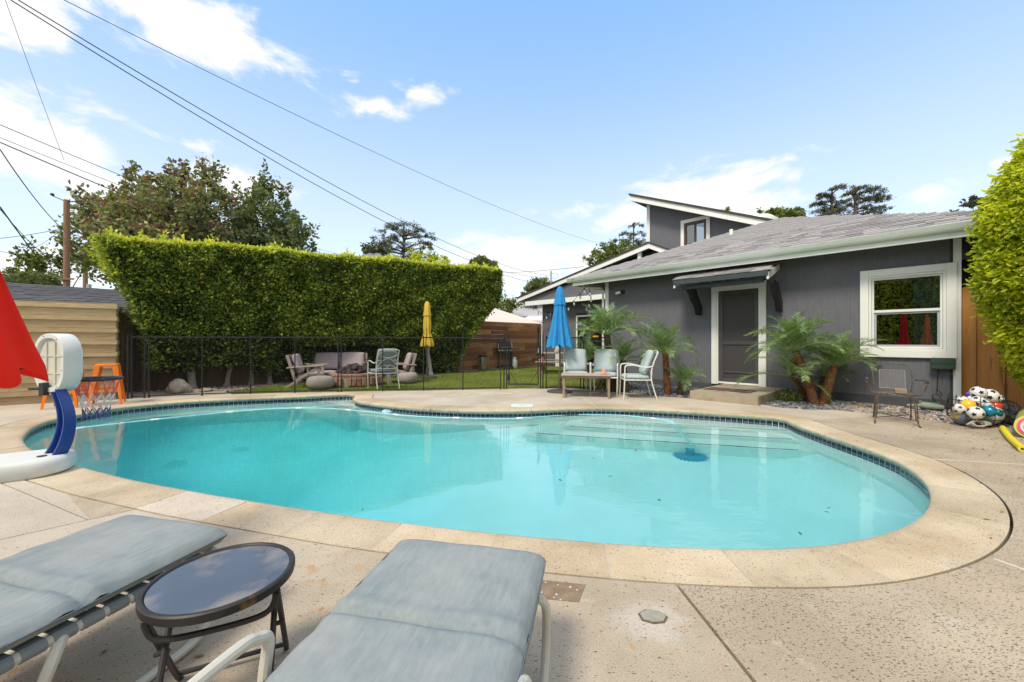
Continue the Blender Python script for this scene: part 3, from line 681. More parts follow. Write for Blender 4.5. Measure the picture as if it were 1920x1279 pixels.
# ------------------------------------------------------------------ the house
Hd = Vector((-702 / F, 1.0)).normalized(); Hr = -Hd; Hb = Vector((Hr.y * -1, Hr.x)); Hb = Vector((-Hr.y, Hr.x))
HRZ = math.atan2(Hr.y, Hr.x)
house = thing('house', 'charcoal grey single storey house with white trim and a raised slanted clerestory', 'house', (W0.x, W0.y, 0), HRZ)
def HL(px, py, y=0.):
    m = (px - CX) / F; bx = W0.x + y * Hb.x; by = W0.y + y * Hb.y
    x = (m * by - bx) / (Hr.x - m * Hr.y); Z = by + x * Hr.y; return Vector((x, y, H - (py - CY) / F * Z))
EAVE = 2.85; OV = .5; XL = -7.30; XR = .82; XC = HL(1138, 640).x      # left corner of the front block
HWd = 3.78                                                          # depth from front wall to the wing wall
def board_wall(parent, x0, x1, zt, holes, y=0., z0=.13, w=.203, name='siding_board', th=.018, axis='x'):
    """vertical siding boards with a real groove between them; zt(x) gives the top"""
    n = max(1, round((x1 - x0) / w)); w = (x1 - x0) / n; g = .0008
    for i in range(n):
        a = x0 + i * w + g; b = x0 + (i + 1) * w - g
        spans = [(a, b, z0, None)]
        for hx0, hx1, hz0, hz1 in holes:
            new = []
            for sa, sb, za, zb in spans:
                if hx1 <= sa + .004 or hx0 >= sb - .004: new.append((sa, sb, za, zb)); continue
                if hx0 > sa + .02: new.append((sa, hx0, za, zb))
                if hx1 < sb - .02: new.append((hx1, sb, za, zb))
                sa2, sb2 = max(sa, hx0), min(sb, hx1)
                if hz0 > za + .03: new.append((sa2, sb2, za, hz0))
                new.append((sa2, sb2, hz1, zb))
            spans = new
        for sa, sb, za, zb in spans:
            ta = zt(sa) if zb is None else zb; tb = zt(sb) if zb is None else zb
            if min(ta, tb) <= za + .02: continue
            if axis == 'x': q = [(sa, y, za), (sb, y, za), (sb, y, tb), (sa, y, ta)]; v_ = (0, -th, 0)
            else: q = [(y, sa, za), (y, sb, za), (y, sb, tb), (y, sa, ta)]; v_ = (-th, 0, 0)
            mb = MB(); mb.prism(q, v_); mb.build(name, M['siding_grey'], parent)
# solid core of the front block
wx0, wx1 = HL(1637, 0).x, HL(1768, 0).x
wzt = (HL(1637, 523).z + HL(1764, 516).z) / 2; wzb = (HL(1640, 644).z + HL(1764, 646).z) / 2
dx0, dx1 = HL(1350, 0).x, HL(1419.5, 0).x; dzt = (HL(1350, 548).z + HL(1419, 541).z) / 2; dzb = HL(1350, 713).z
mb = MB()
def core(xa, xb, za, zb): mb.box((xa, .0, za), (xb, .12, zb))
core(XC, dx0, -.05, 2.83); core(dx0, dx1, dzt, 2.83); core(dx0, dx1, -.05, dzb); core(dx1, wx0, -.05, 2.83); core(wx0, wx1, wzt, 2.83); core(wx0, wx1, -.05, wzb); core(wx1, 0, -.05, 2.83)
mb.box((XC, .12, -.05), (XC + .12, 7.0, 2.83)); mb.box((-.12, .12, -.05), (0, 7.0, 2.83)); mb.box((XC + .12, 6.9, -.05), (-.12, 7.0, 2.83))
mb.build('wall', M['foundation'], house)
fl = MB(); fl.box((XC + .12, .12, -.04), (-.12, 6.9, .1)); fl.build('floor', M['box_wood'], house)
ZS = HL(1343, 720).z - .02
ttop = lambda x: 2.83
tr = .1
board_wall(house, XC + .07, -.1, ttop, [(wx0 - .1, wx1 + .1, wzb - .1, wzt + .1), (dx0 - .1, dx1 + .1, dzb - .05, dzt + .1)], z0=.15)
board_wall(house, .0, HWd, ttop, [], y=XC, z0=.15, axis='y')
mb = MB(); mb.box((XC - .03, -.03, -.05), (-.01, -.001, .15)); mb.build('foundation', M['foundation'], house)
for a, b in ((XC - .025, XC + .075), (HL(1787, 0).x, .02)):
    mb = MB(); mb.box((a, -.045, .10), (b, -.0185, 2.82)); mb.box((a - .0 if a < -1 else b - .02, -.0185, .10), ((a + .02) if a < -1 else b, .1, 2.82)); mb.build('corner_trim', M['white_paint'], house, bevel=.003)
mb = MB(); mb.box((XC - .05, -.02, .10), (XC - .019, .08, 2.82)); mb.build('corner_trim', M['white_paint'], house, bevel=.003)
# ---- big sash window at the right
win = MB(); ox0, ox1 = HL(1613, 0, -.03).x, HL(1794.5, 0, -.03).x; ozt = (HL(1613, 509, -.03).z + HL(1794, 492.5, -.03).z) / 2; ozb = (HL(1613, 669, -.03).z + HL(1794, 672, -.03).z) / 2
def frame(mb, x0, x1, z0, z1, w, ya, yb):
    mb.box((x0, ya, z0), (x0 + w, yb, z1)); mb.box((x1 - w, ya, z0), (x1, yb, z1)); mb.box((x0 + w, ya, z0), (x1 - w, yb, z0 + w)); mb.box((x0 + w, ya, z1 - w), (x1 - w, yb, z1))
wtr = .115
frame(win, ox0, ox1, ozb, ozt, wtr, -.07, -.021)
wo = win.build('window', M['white_paint'], house, bevel=.004)
mb = MB(); frame(mb, ox0 + wtr + .002, ox1 - wtr - .002, ozb + wtr + .002, ozt - wtr - .002, .035, -.055, -.0)
mb.build('casing', M['white_paint'], wo, bevel=.003)
ix0, ix1, iz0, iz1 = ox0 + wtr + .04, ox1 - wtr - .04, ozb + wtr + .04, ozt - wtr - .04
mid = (HL(1637, 583).z + HL(1764, 582).z) / 2
mb = MB(); frame(mb, ix0, ix1, iz0, iz1, .028, -.03, .03); mb.box((ix0 + .028, -.036, mid - .022), (ix1 - .028, .02, mid + .022)); mb.build('sash', M['white_paint'], wo, bevel=.003)
mb = MB(); frame(mb, ix0 + .029, ix1 - .029, iz0 + .029, mid - .023, .03, -.015, .012)
mat('grey_frame', (.42, .44, .46), rough=.4); mb.build('lower_sash', M['grey_frame'], wo, bevel=.002)
# glass: dark, sharply mirroring
def glassmat():
    m = bpy.data.materials.new('window_glass'); m.use_nodes = True; nt = m.node_tree; nt.nodes.clear(); L = nt.links.new
    o = nt.nodes.new('ShaderNodeOutputMaterial'); t = nt.nodes.new('ShaderNodeBsdfTransparent'); t.inputs[0].default_value = (.55, .6, .6, 1)
    g = nt.nodes.new('ShaderNodeBsdfGlossy'); g.inputs['Roughness'].default_value = .0; g.inputs['Color'].default_value = (.9, .95, .95, 1)
    fr = nt.nodes.new('ShaderNodeFresnel'); fr.inputs[0].default_value = 1.5
    k = math_(nt, 'MULTIPLY_ADD', fr.outputs[0], 1.2, .14, clamp=True)
    mx = nt.nodes.new('ShaderNodeMixShader'); L(k, mx.inputs[0]); L(t.outputs[0], mx.inputs[1]); L(g.outputs[0], mx.inputs[2]); L(mx.outputs[0], o.inputs[0]); return m
M['window_glass'] = glassmat()
for a, b in ((iz0 + .03, mid - .023), (mid + .023, iz1 - .028)):
    mb = MB(); mb.box((ix0 + .028, -.002, a), (ix1 - .028, .002, b)); mb.build('pane', M['window_glass'], wo)
mat('curtain', (.60, .75, .74), (.80, .88, .86), rough=.9, scale=3, stretch=(14, 1, .3))
def curtain(x0, x1, z0, z1, y, amp=.03, n=60, k=9):
    mb = MB(); vs = []; fs = []
    for i in range(n + 1):
        t = i / n; x = x0 + (x1 - x0) * t; yy = y + math.sin(t * k * 2 * PI) * amp
        vs += [(x, yy, z0), (x + math.sin(t * 31) * .006, yy * 1.0, z1)]
    for i in range(n): fs.append((i * 2, i * 2 + 2, i * 2 + 3, i * 2 + 1))
    mb.add(vs, fs); return mb
curtain(ix1 - .34, ix1 + .1, iz0 - .1, iz1 + .1, .16, k=6).build('curtain', M['curtain'], wo, smooth=True)
# ---- door with white trim
dr = MB(); DX0, DX1 = HL(1334.5, 0, -.03).x, HL(1437, 0, -.03).x; DZT = (HL(1334, 536, -.03).z + HL(1437, 525, -.03).z) / 2; DZB = (HL(1336, 719, -.03).z + HL(1436, 727, -.03).z) / 2
dr.box((DX0, -.06, DZB), (DX0 + .105, -.02, DZT)); dr.box((DX1 - .105, -.06, DZB), (DX1, -.02, DZT)); dr.box((DX0 + .105, -.06, DZT - .105), (DX1 - .105, -.02, DZT))
do = dr.build('door', M['white_paint'], house, bevel=.004)
jx0, jx1 = DX0 + .106, DX1 - .106
mb = MB(); mb.box((jx0, -.05, DZB), (jx0 + .035, .1, DZT - .107)); mb.box((jx1 - .035, -.05, DZB), (jx1, .1, DZT - .107)); mb.box((jx0 + .036, -.05, DZT - .142), (jx1 - .036, .1, DZT - .107)); mb.build('jamb', M['white_paint'], do, bevel=.003)
sx0, sx1, sz0, sz1 = jx0 + .037, jx1 - .037, DZB + .06, DZT - .145
mb = MB(); mb.box((sx0, -.05, DZB + .02), (sx1, .08, DZB + .058)); mb.build('threshold', M['white_paint'], do, bevel=.004)
mb = MB(); frame(mb, sx0, sx1, sz0, sz1, .08, -.01, .03); mb.box((sx0 + .08, -.01, sz0 + .82), (sx1 - .08, .03, sz0 + .90)); mb.box((sx0 + .08, -.008, sz0 + .20), (sx1 - .08, .026, sz0 + .24)); mat('door_grey', (.062, .060, .064), (.08, .078, .082), rough=.5); mb.build('door_leaf', M['door_grey'], do, bevel=.003)
mb = MB(); mb.box((sx0 + .08, .008, sz0 + .08), (sx1 - .08, .014, sz1 - .08)); mb.build('screen', M['dark_screen'], do)
mb = MB(); mb.tube([(sx1 - .05, -.012, sz0 + .98), (sx1 - .05, -.05, sz0 + .98), (sx1 - .14, -.055, sz0 + .98)], .009, 8); mb.build('handle', M['black_metal'], do, smooth=True)
# ---- soffit, fascia, gutter
mb = MB(); mb.box((XL + .02, -OV + .02, 2.80), (XR - .02, .14, 2.82)); mb.box((XL + .02, .14, 2.80), (XC - .05, 7.4, 2.82)); mb.build('soffit', M['siding_grey'], house)
mb = MB(); mb.box((XL, -OV, 2.655), (XR, -OV + .03, 2.81)); mb.box((XL, -OV + .03, 2.655), (XL + .03, 7.6, 2.81)); mb.build('fascia', M['gutter_white'], house, bevel=.003)
gp = [(0, 0), (.0, -.11), (-.055, -.115), (-.085, -.06), (-.10, -.03), (-.115, 0), (-.105, 0), (-.08, -.04), (-.05, -.10), (-.01, -.10), (-.01, 0)]
mb = MB(); mb.prism([(XL - .12, -OV - .001 + a, 2.86 + b) for a, b in gp], (XR - XL + .2, 0, 0)); mb.box((XL - .124, -OV - .116, 2.745), (XL - .12, -OV, 2.86)); mb.build('gutter', M['gutter_white'], house, bevel=.002)
# downpipe at the inner corner
mb = MB(); mb.tube([(XC - .62, -.35, 2.72), (XC - .55, -.25, 2.62), (XC - .12, -.06, 2.56), (XC - .085, -.06, 2.45), (XC - .085, -.06, .2)], .032, 8); mb.build('downpipe', M['gutter_white'], house, smooth=True)
# ---- shingled roof faces
def shingle_set(parent, m, prefix='shingle'):
    meshes = []
    for w in (.17, .22, .27, .33):
        mb = MB(); mb.add([(0, 0, .0), (w - .004, 0, 0), (w - .004, .19, -.004), (0, .19, -.004), (0, 0, .016), (w - .004, 0, .016), (w - .004, .19, .002), (0, .19, .002)],
                          [(0, 3, 2, 1), (4, 5, 6, 7), (0, 1, 5, 4), (1, 2, 6, 5), (2, 3, 7, 6), (3, 0, 4, 7)])
        o = mb.build(prefix, m, parent); meshes.append((w, o.data)); bpy.data.objects.remove(o)
    return meshes
def shingle_face(parent, roof, m, O, ux, us, span, slope_len, eye, expo=.142, cap=300, seed=1, name='shingle'):
    """O eave origin; ux unit along the eave; us unit up the slope; span(v)->(u0,u1); eye: the camera in local coordinates"""
    rnd_ = random.Random(seed); ms = shingle_set(roof, m, name); nn = Vector(ux).cross(Vector(us)).normalized()
    rot = Matrix((Vector(ux), Vector(us), nn)).transposed(); items = []; v = 0.
    while v < slope_len - .02:
        u0, u1 = span(v + .07); u = u0 + rnd_.uniform(-.1, 0)
        while u < u1 - .04:
            w, me = rnd_.choice(ms)
            if u + w > u1 + .1: w, me = ms[0]
            items.append((Vector(O) + Vector(ux) * u + Vector(us) * v + nn * rnd_.uniform(.004, .011), w, me)); u += w
        v += expo
    items.sort(key=lambda t: (t[0] - eye).length)
    rq = rot.to_euler()
    for p, w, me in items[:cap]: inst(name, me, m, roof, p, rq)
    if len(items) > cap:
        mb = MB()
        for p, w, me in items[cap:]: mb.add([rot @ v_.co + p for v_ in me.vertices], [tuple(f.vertices) for f in me.polygons])
        o = mb.build(name + 's', m, roof); o['kind'] = 'stuff'
AP = Vector(((XL + XR) / 2, -OV + (XR - XL) / 2, 0)); hw_ = (XR - XL) / 2; PIT = .405; AP.z = EAVE + hw_ * PIT
yb = -OV + 2 * hw_
mb = MB(); e = EAVE - .005; q = [(XL, -OV - .06, e), (XR, -OV - .06, e), (XR, yb, e), (XL, yb, e), (AP.x, AP.y, AP.z - .01)]
mb.add(q + [(a, b, c - .03) for a, b, c in q], [(0, 1, 4), (1, 2, 4), (2, 3, 4), (3, 0, 4), (5, 9, 6), (6, 9, 7), (7, 9, 8), (8, 9, 5), (0, 5, 6, 1), (1, 6, 7, 2), (2, 7, 8, 3), (3, 8, 5, 0)])
roof = mb.build('roof', M['shingle_grey'], house)
eye_l = (Matrix.Translation(house.location) @ house.rotation_euler.to_matrix().to_4x4()).inverted() @ Vector((0, 0, H))
us = Vector((0, hw_, hw_ * PIT)).normalized(); SL = math.hypot(hw_, hw_ * PIT) + .06
shingle_face(house, roof, M['shingle_grey'], (XL, -OV - .075, EAVE - .006), (1, 0, 0), us, lambda v: (v * hw_ / SL, (XR - XL) - v * hw_ / SL), SL, eye_l, cap=270)
def hip_caps(a, b, n, roof, m, wside=.13, name='ridge_cap'):
    a = Vector(a); b = Vector(b); d = (b - a).normalized(); s = d.cross(Vector((0, 0, 1))).normalized(); Lc = (b - a).length / n
    for i in range(n):
        p = a + d * (Lc * i); q = a + d * (Lc * (i + 1.12)); lift = .022
        mb = MB(); mb.add([p + s * wside + Vector((0, 0, -.035 + lift)), p + Vector((0, 0, .018 + lift)), p - s * wside + Vector((0, 0, -.035 + lift)),
                           q + s * wside + Vector((0, 0, -.035)), q + Vector((0, 0, .018)), q - s * wside + Vector((0, 0, -.035)),
                           p + s * wside + Vector((0, 0, -.06)), p - s * wside + Vector((0, 0, -.06))],
                          [(0, 1, 4, 3), (1, 2, 5, 4), (0, 6, 1), (1, 7, 2), (1, 6, 7)])
        mb.build(name, m, roof)
hip_caps((XL, -OV - .03, EAVE), AP, 30, roof, M['shingle_grey']); hip_caps((XR, -OV - .03, EAVE), AP, 30, roof, M['shingle_grey'])
pz = HL(1371, 447, 2.2); mb = MB(); mb.tube([(pz.x, 2.2, pz.z - .12), (pz.x, 2.2, pz.z + .24)], .045, 10); mb.lathe([(.13, -.1), (.05, .0)], 12, (pz.x, 2.2, pz.z)); mb.build('vent_pipe', M['gutter_white'], house, smooth=True)
# ---- awning over the door
aw_o = .82
al = HL(1263, 527, -aw_o); ar = HL(1441, 510, -aw_o); zo = (al.z + ar.z) / 2 + .02; zi = zo + .26
aw = MB(); x0, x1 = al.x, ar.x
aw.prism([(x0, -aw_o, zo - .03), (x0, -.02, zi - .03), (x0, -.02, zi), (x0, -aw_o, zo)], (x1 - x0, 0, 0))
awn = aw.build('awning', M['roof_edge'], house)
us2 = Vector((0, aw_o, .26)).normalized()
shingle_face(house, awn, M['shingle_grey'], (x0, -aw_o - .02, zo), (1, 0, 0), us2, lambda v: (0.02, x1 - x0 - .02), .86, eye_l, cap=200, seed=5)
mat('green_black', (.035, .05, .05), (.05, .065, .065), rough=.5)
mb = MB(); mb.box((x0, -aw_o - .022, zo - .10), (x1, -aw_o - .0, zo - .004)); mb.build('awning_fascia', M['green_black'], awn, bevel=.003)
for xx in (x0 + .0, x1 - .03):
    mb = MB(); mb.prism([(xx, -aw_o - .01, zo - .17), (xx, -.05, zi - .15), (xx, -.05, zi - .035), (xx, -aw_o - .01, zo - .035)], (.034, 0, 0)); mb.build('rake_board', M['white_paint'], awn, bevel=.003)
for k in range(6):
    xx = x0 + .25 + k * (x1 - x0 - .5) / 5
    mb = MB(); mb.prism([(xx - .02, -aw_o + .01, zo - .13), (xx - .02, -.05, zi - .11), (xx - .02, -.05, zi - .04), (xx - .02, -aw_o + .01, zo - .04)], (.04, 0, 0)); mb.build('rafter', M['green_black'], awn)
mb = MB(); mb.box((x0 + .12, -aw_o + .12, zo - .20), (x1 - .12, -aw_o + .2, zo - .12)); mb.build('beam', M['green_black'], awn, bevel=.004)
for pxb, pyb in ((1313, 591), (1463, 577)):
    ft = HL(pxb, pyb); yo = -aw_o + .14; zt_ = zo - .2; z0_ = HL(1313, 591).z
    c_ = [(-.03, z0_), (-.15, z0_ + .0), (-.20, z0_ + .10), (-.27, z0_ + .20), (-.42, z0_ + .30), (-.50, z0_ + .36), (-.53, z0_ + .44), (-.62, z0_ + .48), (-.66, z0_ + .56), (yo - .02, zt_ - .02), (yo - .02, zt_), (yo + .22, zt_), (-.36, z0_ + .58), (-.24, z0_ + .44), (-.10, z0_ + .28), (-.02, z0_ + .2), (-.02, z0_)]
    mb = MB(); mb.prism([(ft.x - .05, a, b) for a, b in c_], (.10, 0, 0)); mb.build('bracket', M['black_metal'], awn, bevel=.006)
# ---- wing behind, with its gable
GY = 3.18
pk = HL(1216, 456, GY); lt = HL(969, 560, GY); rt = HL(1248, 469, GY)
wl = HL(1017.5, 640, HWd).x
def rake(pa, pb, y, drop=.17, th=.03): 
    return [(pa.x, y, pa.z - drop), (pb.x, y, pb.z - drop), (pb.x, y, pb.z), (pa.x, y, pa.z)]
wing_top = lambda x: (lt.z + (pk.z - lt.z) * (x - lt.x) / (pk.x - lt.x)) - .12 if x < pk.x else pk.z - .12 - .5 * (x - pk.x)
g0 = HL(1083, 0, HWd).x; g1 = XC - .35
board_wall(house, wl, XC, wing_top, [(g0 - .05, g1, .1, 2.25)], y=HWd, z0=.1)
board_wall(house, XC, -2.2, wing_top, [], y=HWd, z0=2.6)
mb = MB()
mb.prism([(wl, HWd + .002, -.05), (g0, HWd + .002, -.05), (g0, HWd + .002, wing_top(g0) - .03), (wl, HWd + .002, wing_top(wl) - .03)], (0, .1, 0))
mb.prism([(g0, HWd + .002, 2.2), (g1, HWd + .002, 2.2), (g1, HWd + .002, wing_top(g1) - .03), (g0, HWd + .002, wing_top(g0) - .03)], (0, .1, 0))
mb.prism([(g1, HWd + .002, -.05), (XC, HWd + .002, -.05), (XC, HWd + .002, wing_top(XC) - .03), (g1, HWd + .002, wing_top(g1) - .03)], (0, .1, 0))
mb.prism([(XC, HWd + .002, 2.6), (-2.2, HWd + .002, 2.6), (-2.2, HWd + .002, wing_top(-2.2) - .03), (pk.x, HWd + .002, pk.z - .15), (XC, HWd + .002, wing_top(XC) - .03)], (0, .1, 0))
mb.box((wl, HWd + .1, -.05), (wl + .1, HWd + 6, 2.8))
mb.build('wing_wall', M['foundation'], house)
for pa, pb in ((lt, pk), (pk, Vector((pk.x + 1.6, GY, pk.z - .82)))):
    mb = MB(); mb.prism(rake(pa, pb, GY), (0, .03, 0)); mb.build('rake_board', M['white_paint'], house, bevel=.003)
    nup = Vector((0, 0, .055)); mb = MB(); mb.prism([(pa.x, GY - .03, pa.z), (pb.x, GY - .03, pb.z), (pb.x, GY - .03, pb.z + .055), (pa.x, GY - .03, pa.z + .055)], (0, 7.5, 0)); mb.build('wing_roof', M['roof_edge'], house)
    mb = MB(); mb.prism([(pa.x, GY + .03, pa.z - .06), (pb.x, GY + .03, pb.z - .06), (pb.x, GY + .03, pb.z - .045), (pa.x, GY + .03, pa.z - .045)], (0, HWd - GY - .05, 0)); mb.build('eave_soffit', M['siding_grey'], house)
mb = MB(); mb.prism([(lt.x, GY - .03, lt.z - .17), (lt.x, GY - .03, lt.z), (lt.x + .03, GY - .03, lt.z), (lt.x + .03, GY - .03, lt.z - .17)], (0, 7.5, 0)); mb.build('fascia', M['white_paint'], house)
b0 = HL(984, 566, GY + .05); b1 = HL(1134, 548, GY + .05)
mb = MB(); mb.box((b0.x, GY + .06, b0.z - .19), (XC - .1, GY + .13, b0.z)); mb.build('tie_beam', M['white_paint'], house, bevel=.004)
mb = MB(); mb.prism([(b0.x + .05, GY + .14, b0.z - .1), (XC - .1, GY + .14, b0.z - .1), (XC - .1, GY + .14, wing_top(XC - .1) - .05), (b0.x + .05, GY + .14, max(b0.z - .05, wing_top(b0.x + .05) - .05))], (0, .04, 0)); mb.build('gable_panel', M['siding_grey'], house)
c_ = HL(1201, 480, GY + .2); mb = MB(); mb.box((c_.x - .06, GY + .1, 2.9), (c_.x + .06, GY + .2, wing_top(c_.x))); mb.build('gable_post', M['white_paint'], house)
# glazed sliding door in the wing and white posts
gz = 2.05
sd = MB(); frame(sd, g0 - .04, g1, .12, gz + .1, .06, HWd - .06, HWd - .0); so = sd.build('sliding_door', M['white_paint'], house, bevel=.003)
mb = MB(); mb.box(((g0 + g1) / 2 - .03, HWd - .05, .18), ((g0 + g1) / 2 + .03, HWd - .01, gz + .04)); mb.build('stile', M['white_paint'], so)
mb = MB(); mb.box((g0, HWd - .03, .18), (g1 - .06, HWd - .025, gz + .04)); mb.build('pane', M['window_glass'], so)
mat('pale_green_panel', (.30, .36, .33), (.36, .42, .38), rough=.6)
mb = MB(); mb.box((g0 + .04, HWd + .02, .18), (g0 + .5, HWd + .03, gz)); mb.build('blind', M['pale_green_panel'], so)
mb = MB(); mb.box((HL(1040.5, 0, HWd - .1).x, HWd - .08, .0), (HL(1048.5, 0, HWd - .1).x, HWd - .02, 2.1)); mb.build('door_post', M['white_paint'], house, bevel=.004)
mb = MB(); mb.box((XC - .33, HWd - .5, .0), (XC - .13, HWd - .3, 2.0)); mb.build('porch_post', M['white_paint'], house, bevel=.01)
# ---- raised clerestory
TY = 4.5; TO = .5
tl = HL(1181.5, 366, TY - TO); trr = HL(1450.5, 416, TY - TO); wlx = HL(1214.5, 0, TY).x
sl = (trr.z - tl.z) / (trr.x - tl.x); tz = lambda x: tl.z + sl * (x - tl.x)
hx0, hx1 = HL(1283, 0, TY).x, HL(1326, 0, TY).x; hz1 = (HL(1283, 420, TY).z + HL(1326, 411, TY).z) / 2; hz0 = (HL(1283, 463, TY).z + HL(1326, 456, TY).z) / 2
board_wall(house, wlx + .12, trr.x + .6, lambda x: tz(x) - .14, [(hx0, hx1, hz0, hz1)], y=TY, z0=3.2)
mb = MB(); x2 = trr.x + .8
for xa, xb, za, zb in ((wlx, hx0, 3, None), (hx0, hx1, 3, hz0), (hx0, hx1, hz1, None), (hx1, x2, 3, None)):
    mb.prism([(xa, TY + .001, za), (xb, TY + .001, za), (xb, TY + .001, zb if zb else tz(xb) - .2), (xa, TY + .001, zb if zb else tz(xa) - .2)], (0, .1, 0))
mb.prism([(wlx, TY + .1, 3), (wlx + .1, TY + .1, 3), (wlx + .1, TY + .1, tz(wlx) - .2), (wlx, TY + .1, tz(wlx) - .2)], (0, 4, 0))
mb.build('clerestory_wall', M['siding_grey'], house)
mb = MB(); mb.prism([(wlx - .02, TY - .04, 3), (wlx + .1, TY - .04, 3), (wlx + .1, TY - .04, tz(wlx + .1) - .17), (wlx - .02, TY - .04, tz(wlx) - .17)], (0, .038, 0)); mb.prism([(wlx - .02, TY - .002, 3), (wlx - .001, TY - .002, 3), (wlx - .001, TY - .002, tz(wlx) - .17), (wlx - .02, TY - .002, tz(wlx) - .17)], (0, .12, 0)); mb.build('corner_trim', M['white_paint'], house)
mb = MB(); mb.prism([(tl.x, TY - TO, tz(tl.x) - .2), (x2, TY - TO, tz(x2) - .2), (x2, TY - TO, tz(x2)), (tl.x, TY - TO, tz(tl.x))], (0, .035, 0)); mb.prism([(tl.x, TY - TO + .035, tz(tl.x) - .2), (tl.x + .03, TY - TO + .035, tz(tl.x) - .2), (tl.x + .03, TY - TO + .035, tz(tl.x)), (tl.x, TY - TO + .035, tz(tl.x))], (0, 5, 0)); mb.build('rake_board', M['white_paint'], house, bevel=.003)
mb = MB(); mb.prism([(tl.x - .04, TY - TO - .04, tz(tl.x) + .002), (x2, TY - TO - .04, tz(x2) + .002), (x2, TY - TO - .04, tz(x2) + .075), (tl.x - .04, TY - TO - .04, tz(tl.x) + .075)], (0, 5.6, 0)); mb.build('clerestory_roof', M['roof_edge'], house)
mb = MB(); mb.prism([(tl.x + .04, TY - TO + .04, tz(tl.x) - .15), (x2, TY - TO + .04, tz(x2) - .15), (x2, TY - TO + .04, tz(x2) - .13), (tl.x + .04, TY - TO + .04, tz(tl.x) - .13)], (0, TO + .06, 0)); mb.build('eave_soffit', M['siding_grey'], house)
mat('brown_frame', (.065, .035, .025), (.09, .05, .035), rough=.5)
w2 = MB(); frame(w2, HL(1277.5, 0, TY).x, HL(1332, 0, TY).x, hz0 - .12, hz1 + .12, .115, TY - .06, TY - .02); w2o = w2.build('window', M['white_paint'], house, bevel=.003)
mb = MB(); frame(mb, hx0 + .004, hx1 - .004, hz0 + .004, hz1 - .004, .085, TY - .045, TY + .03); mb.box(((hx0 + hx1) / 2 - .03, TY - .04, hz0 + .09), ((hx0 + hx1) / 2 + .03, TY + .02, hz1 - .09)); mb.build('window_frame', M['brown_frame'], w2o)
mb = MB(); mb.box((hx0 + .09, TY - .012, hz0 + .09), (hx1 - .09, TY - .008, hz1 - .09)); mb.build('pane', M['window_glass'], w2o)
# skylight dome on the clerestory roof
sp_ = HL(1422, 409, 5.0); mb = MB(); mb.lathe([(.48, 0), (.46, .08), (.35, .16), (.18, .2), (0, .21)], 20, (sp_.x, 5.0, tz(sp_.x) + .06)); mb.lathe([(.54, -.15), (.54, .02), (.48, .02)], 20, (sp_.x, 5.0, tz(sp_.x) + .06)); mb.build('skylight', M['white_paint'], house, smooth=True)
# ---- step, mat, lamp, meter box
def hthing(name, label, cat, lp, group=None, rz=0.): 
    w = Vector((W0.x, W0.y, 0)) + Vector((Hr.x * lp[0] + Hb.x * lp[1], Hr.y * lp[0] + Hb.y * lp[1], lp[2])); return thing(name, label, cat, w, HRZ + rz, group)
s0 = HL(1291, 740, -.9); s1 = HL(1423, 750, -.9)
mat('step_concrete', (.30, .25, .175), (.42, .36, .26), rough=.9, scale=4, bump=.3, bscale=60, stain=((.2, .16, .11), 2.5, .5, .2))
stz = .155; sA = G(1291, 733, stz); sB = G(1423.3, 743.6, stz); sC = G(1451.4, 733.3, stz)
def toL(p): q = Vector((p.x - W0.x, p.y - W0.y)); return Vector((q.dot(Hr), q.dot(Hb), p.z))
la, lb, lc = toL(sA), toL(sB), toL(sC)
st = hthing('concrete_step', 'low beige concrete step in front of the grey house door', 'step', ((la.x + lb.x) / 2, (la.y + lb.y) / 2, 0))
mb = MB(); mb.box((-(lb.x - la.x) / 2, 0, -.05), ((lb.x - la.x) / 2, -(la.y + lb.y) / 2 - .035, stz)); mb.build('slab', M['step_concrete'], st, bevel=.008, segs=2)
mat('mat_dark', (.045, .04, .045), (.20, .09, .07), rough=1, scale=26, detail=1, contrast=.05)
dm_ = hthing('door_mat', 'dark patterned mat lying on the concrete step', 'door mat', (lb.x - .62, la.y + .62, stz + .002)); mb = MB(); mb.box((-.42, -.17, 0), (.38, .25, .012)); mb.build('rug', M['mat_dark'], dm_, bevel=.003)
lp = HL(1163, 548); lm = hthing('wall_lamp', 'small security light fixed high on the grey wall at the left corner', 'wall lamp', (lp.x + .1, -.02, lp.z))
mb = MB(); mb.lathe([(0, -.0), (.055, 0), (.055, .03), (0, .03)], 16); o = mb.build('base_plate', M['black_metal'], lm); o.rotation_euler = (R(90), 0, 0)
mb = MB(); mb.tube([(0, -.03, 0), (-.03, -.09, .01)], .02, 8); mb.build('arm', M['black_metal'], lm)
mb = MB(); mb.beam((-.02, -.1, -.02), (-.13, -.17, -.05), .07, .06); mb.build('lamp_head', M['white_paint'], lm, bevel=.012, segs=2)
mp_ = HL(1769, 677); bx = hthing('meter_box', 'dark green metal box with a dangling cable under the big window', 'junction box', (HL(1769, 0).x, -.03, 0))
mat('box_green', (.03, .06, .04), (.04, .075, .05), rough=.4)
z1_ = HL(1769, 668.5).z - .02; z0_ = HL(1769, 692).z
mb = MB(); mb.box((-.14, -.12, z0_), (.13, 0, z1_)); mb.build('housing', M['box_green'], bx, bevel=.01, segs=2)
mb = MB(); mb.box((-.145, -.126, (z0_ + z1_) / 2), (.135, -.12, (z0_ + z1_) / 2 + .012)); mb.build('lid_seam', M['charcoal'], bx)
cbl = [(-.06, -.03, z0_), (-.065, -.03, z0_ - .2), (-.07, -.035, z0_ - .36)] + [(-.07 + .06 * math.sin(t * 2.1), -.04 + .01 * math.cos(t * 3), z0_ - .38 - .012 * t + .05 * math.cos(t * 2.1)) for t in range(3)] + [(-.06, -.04, z0_ - .6), (-.16, -.05, .12), (-.25, -.12, .04)]
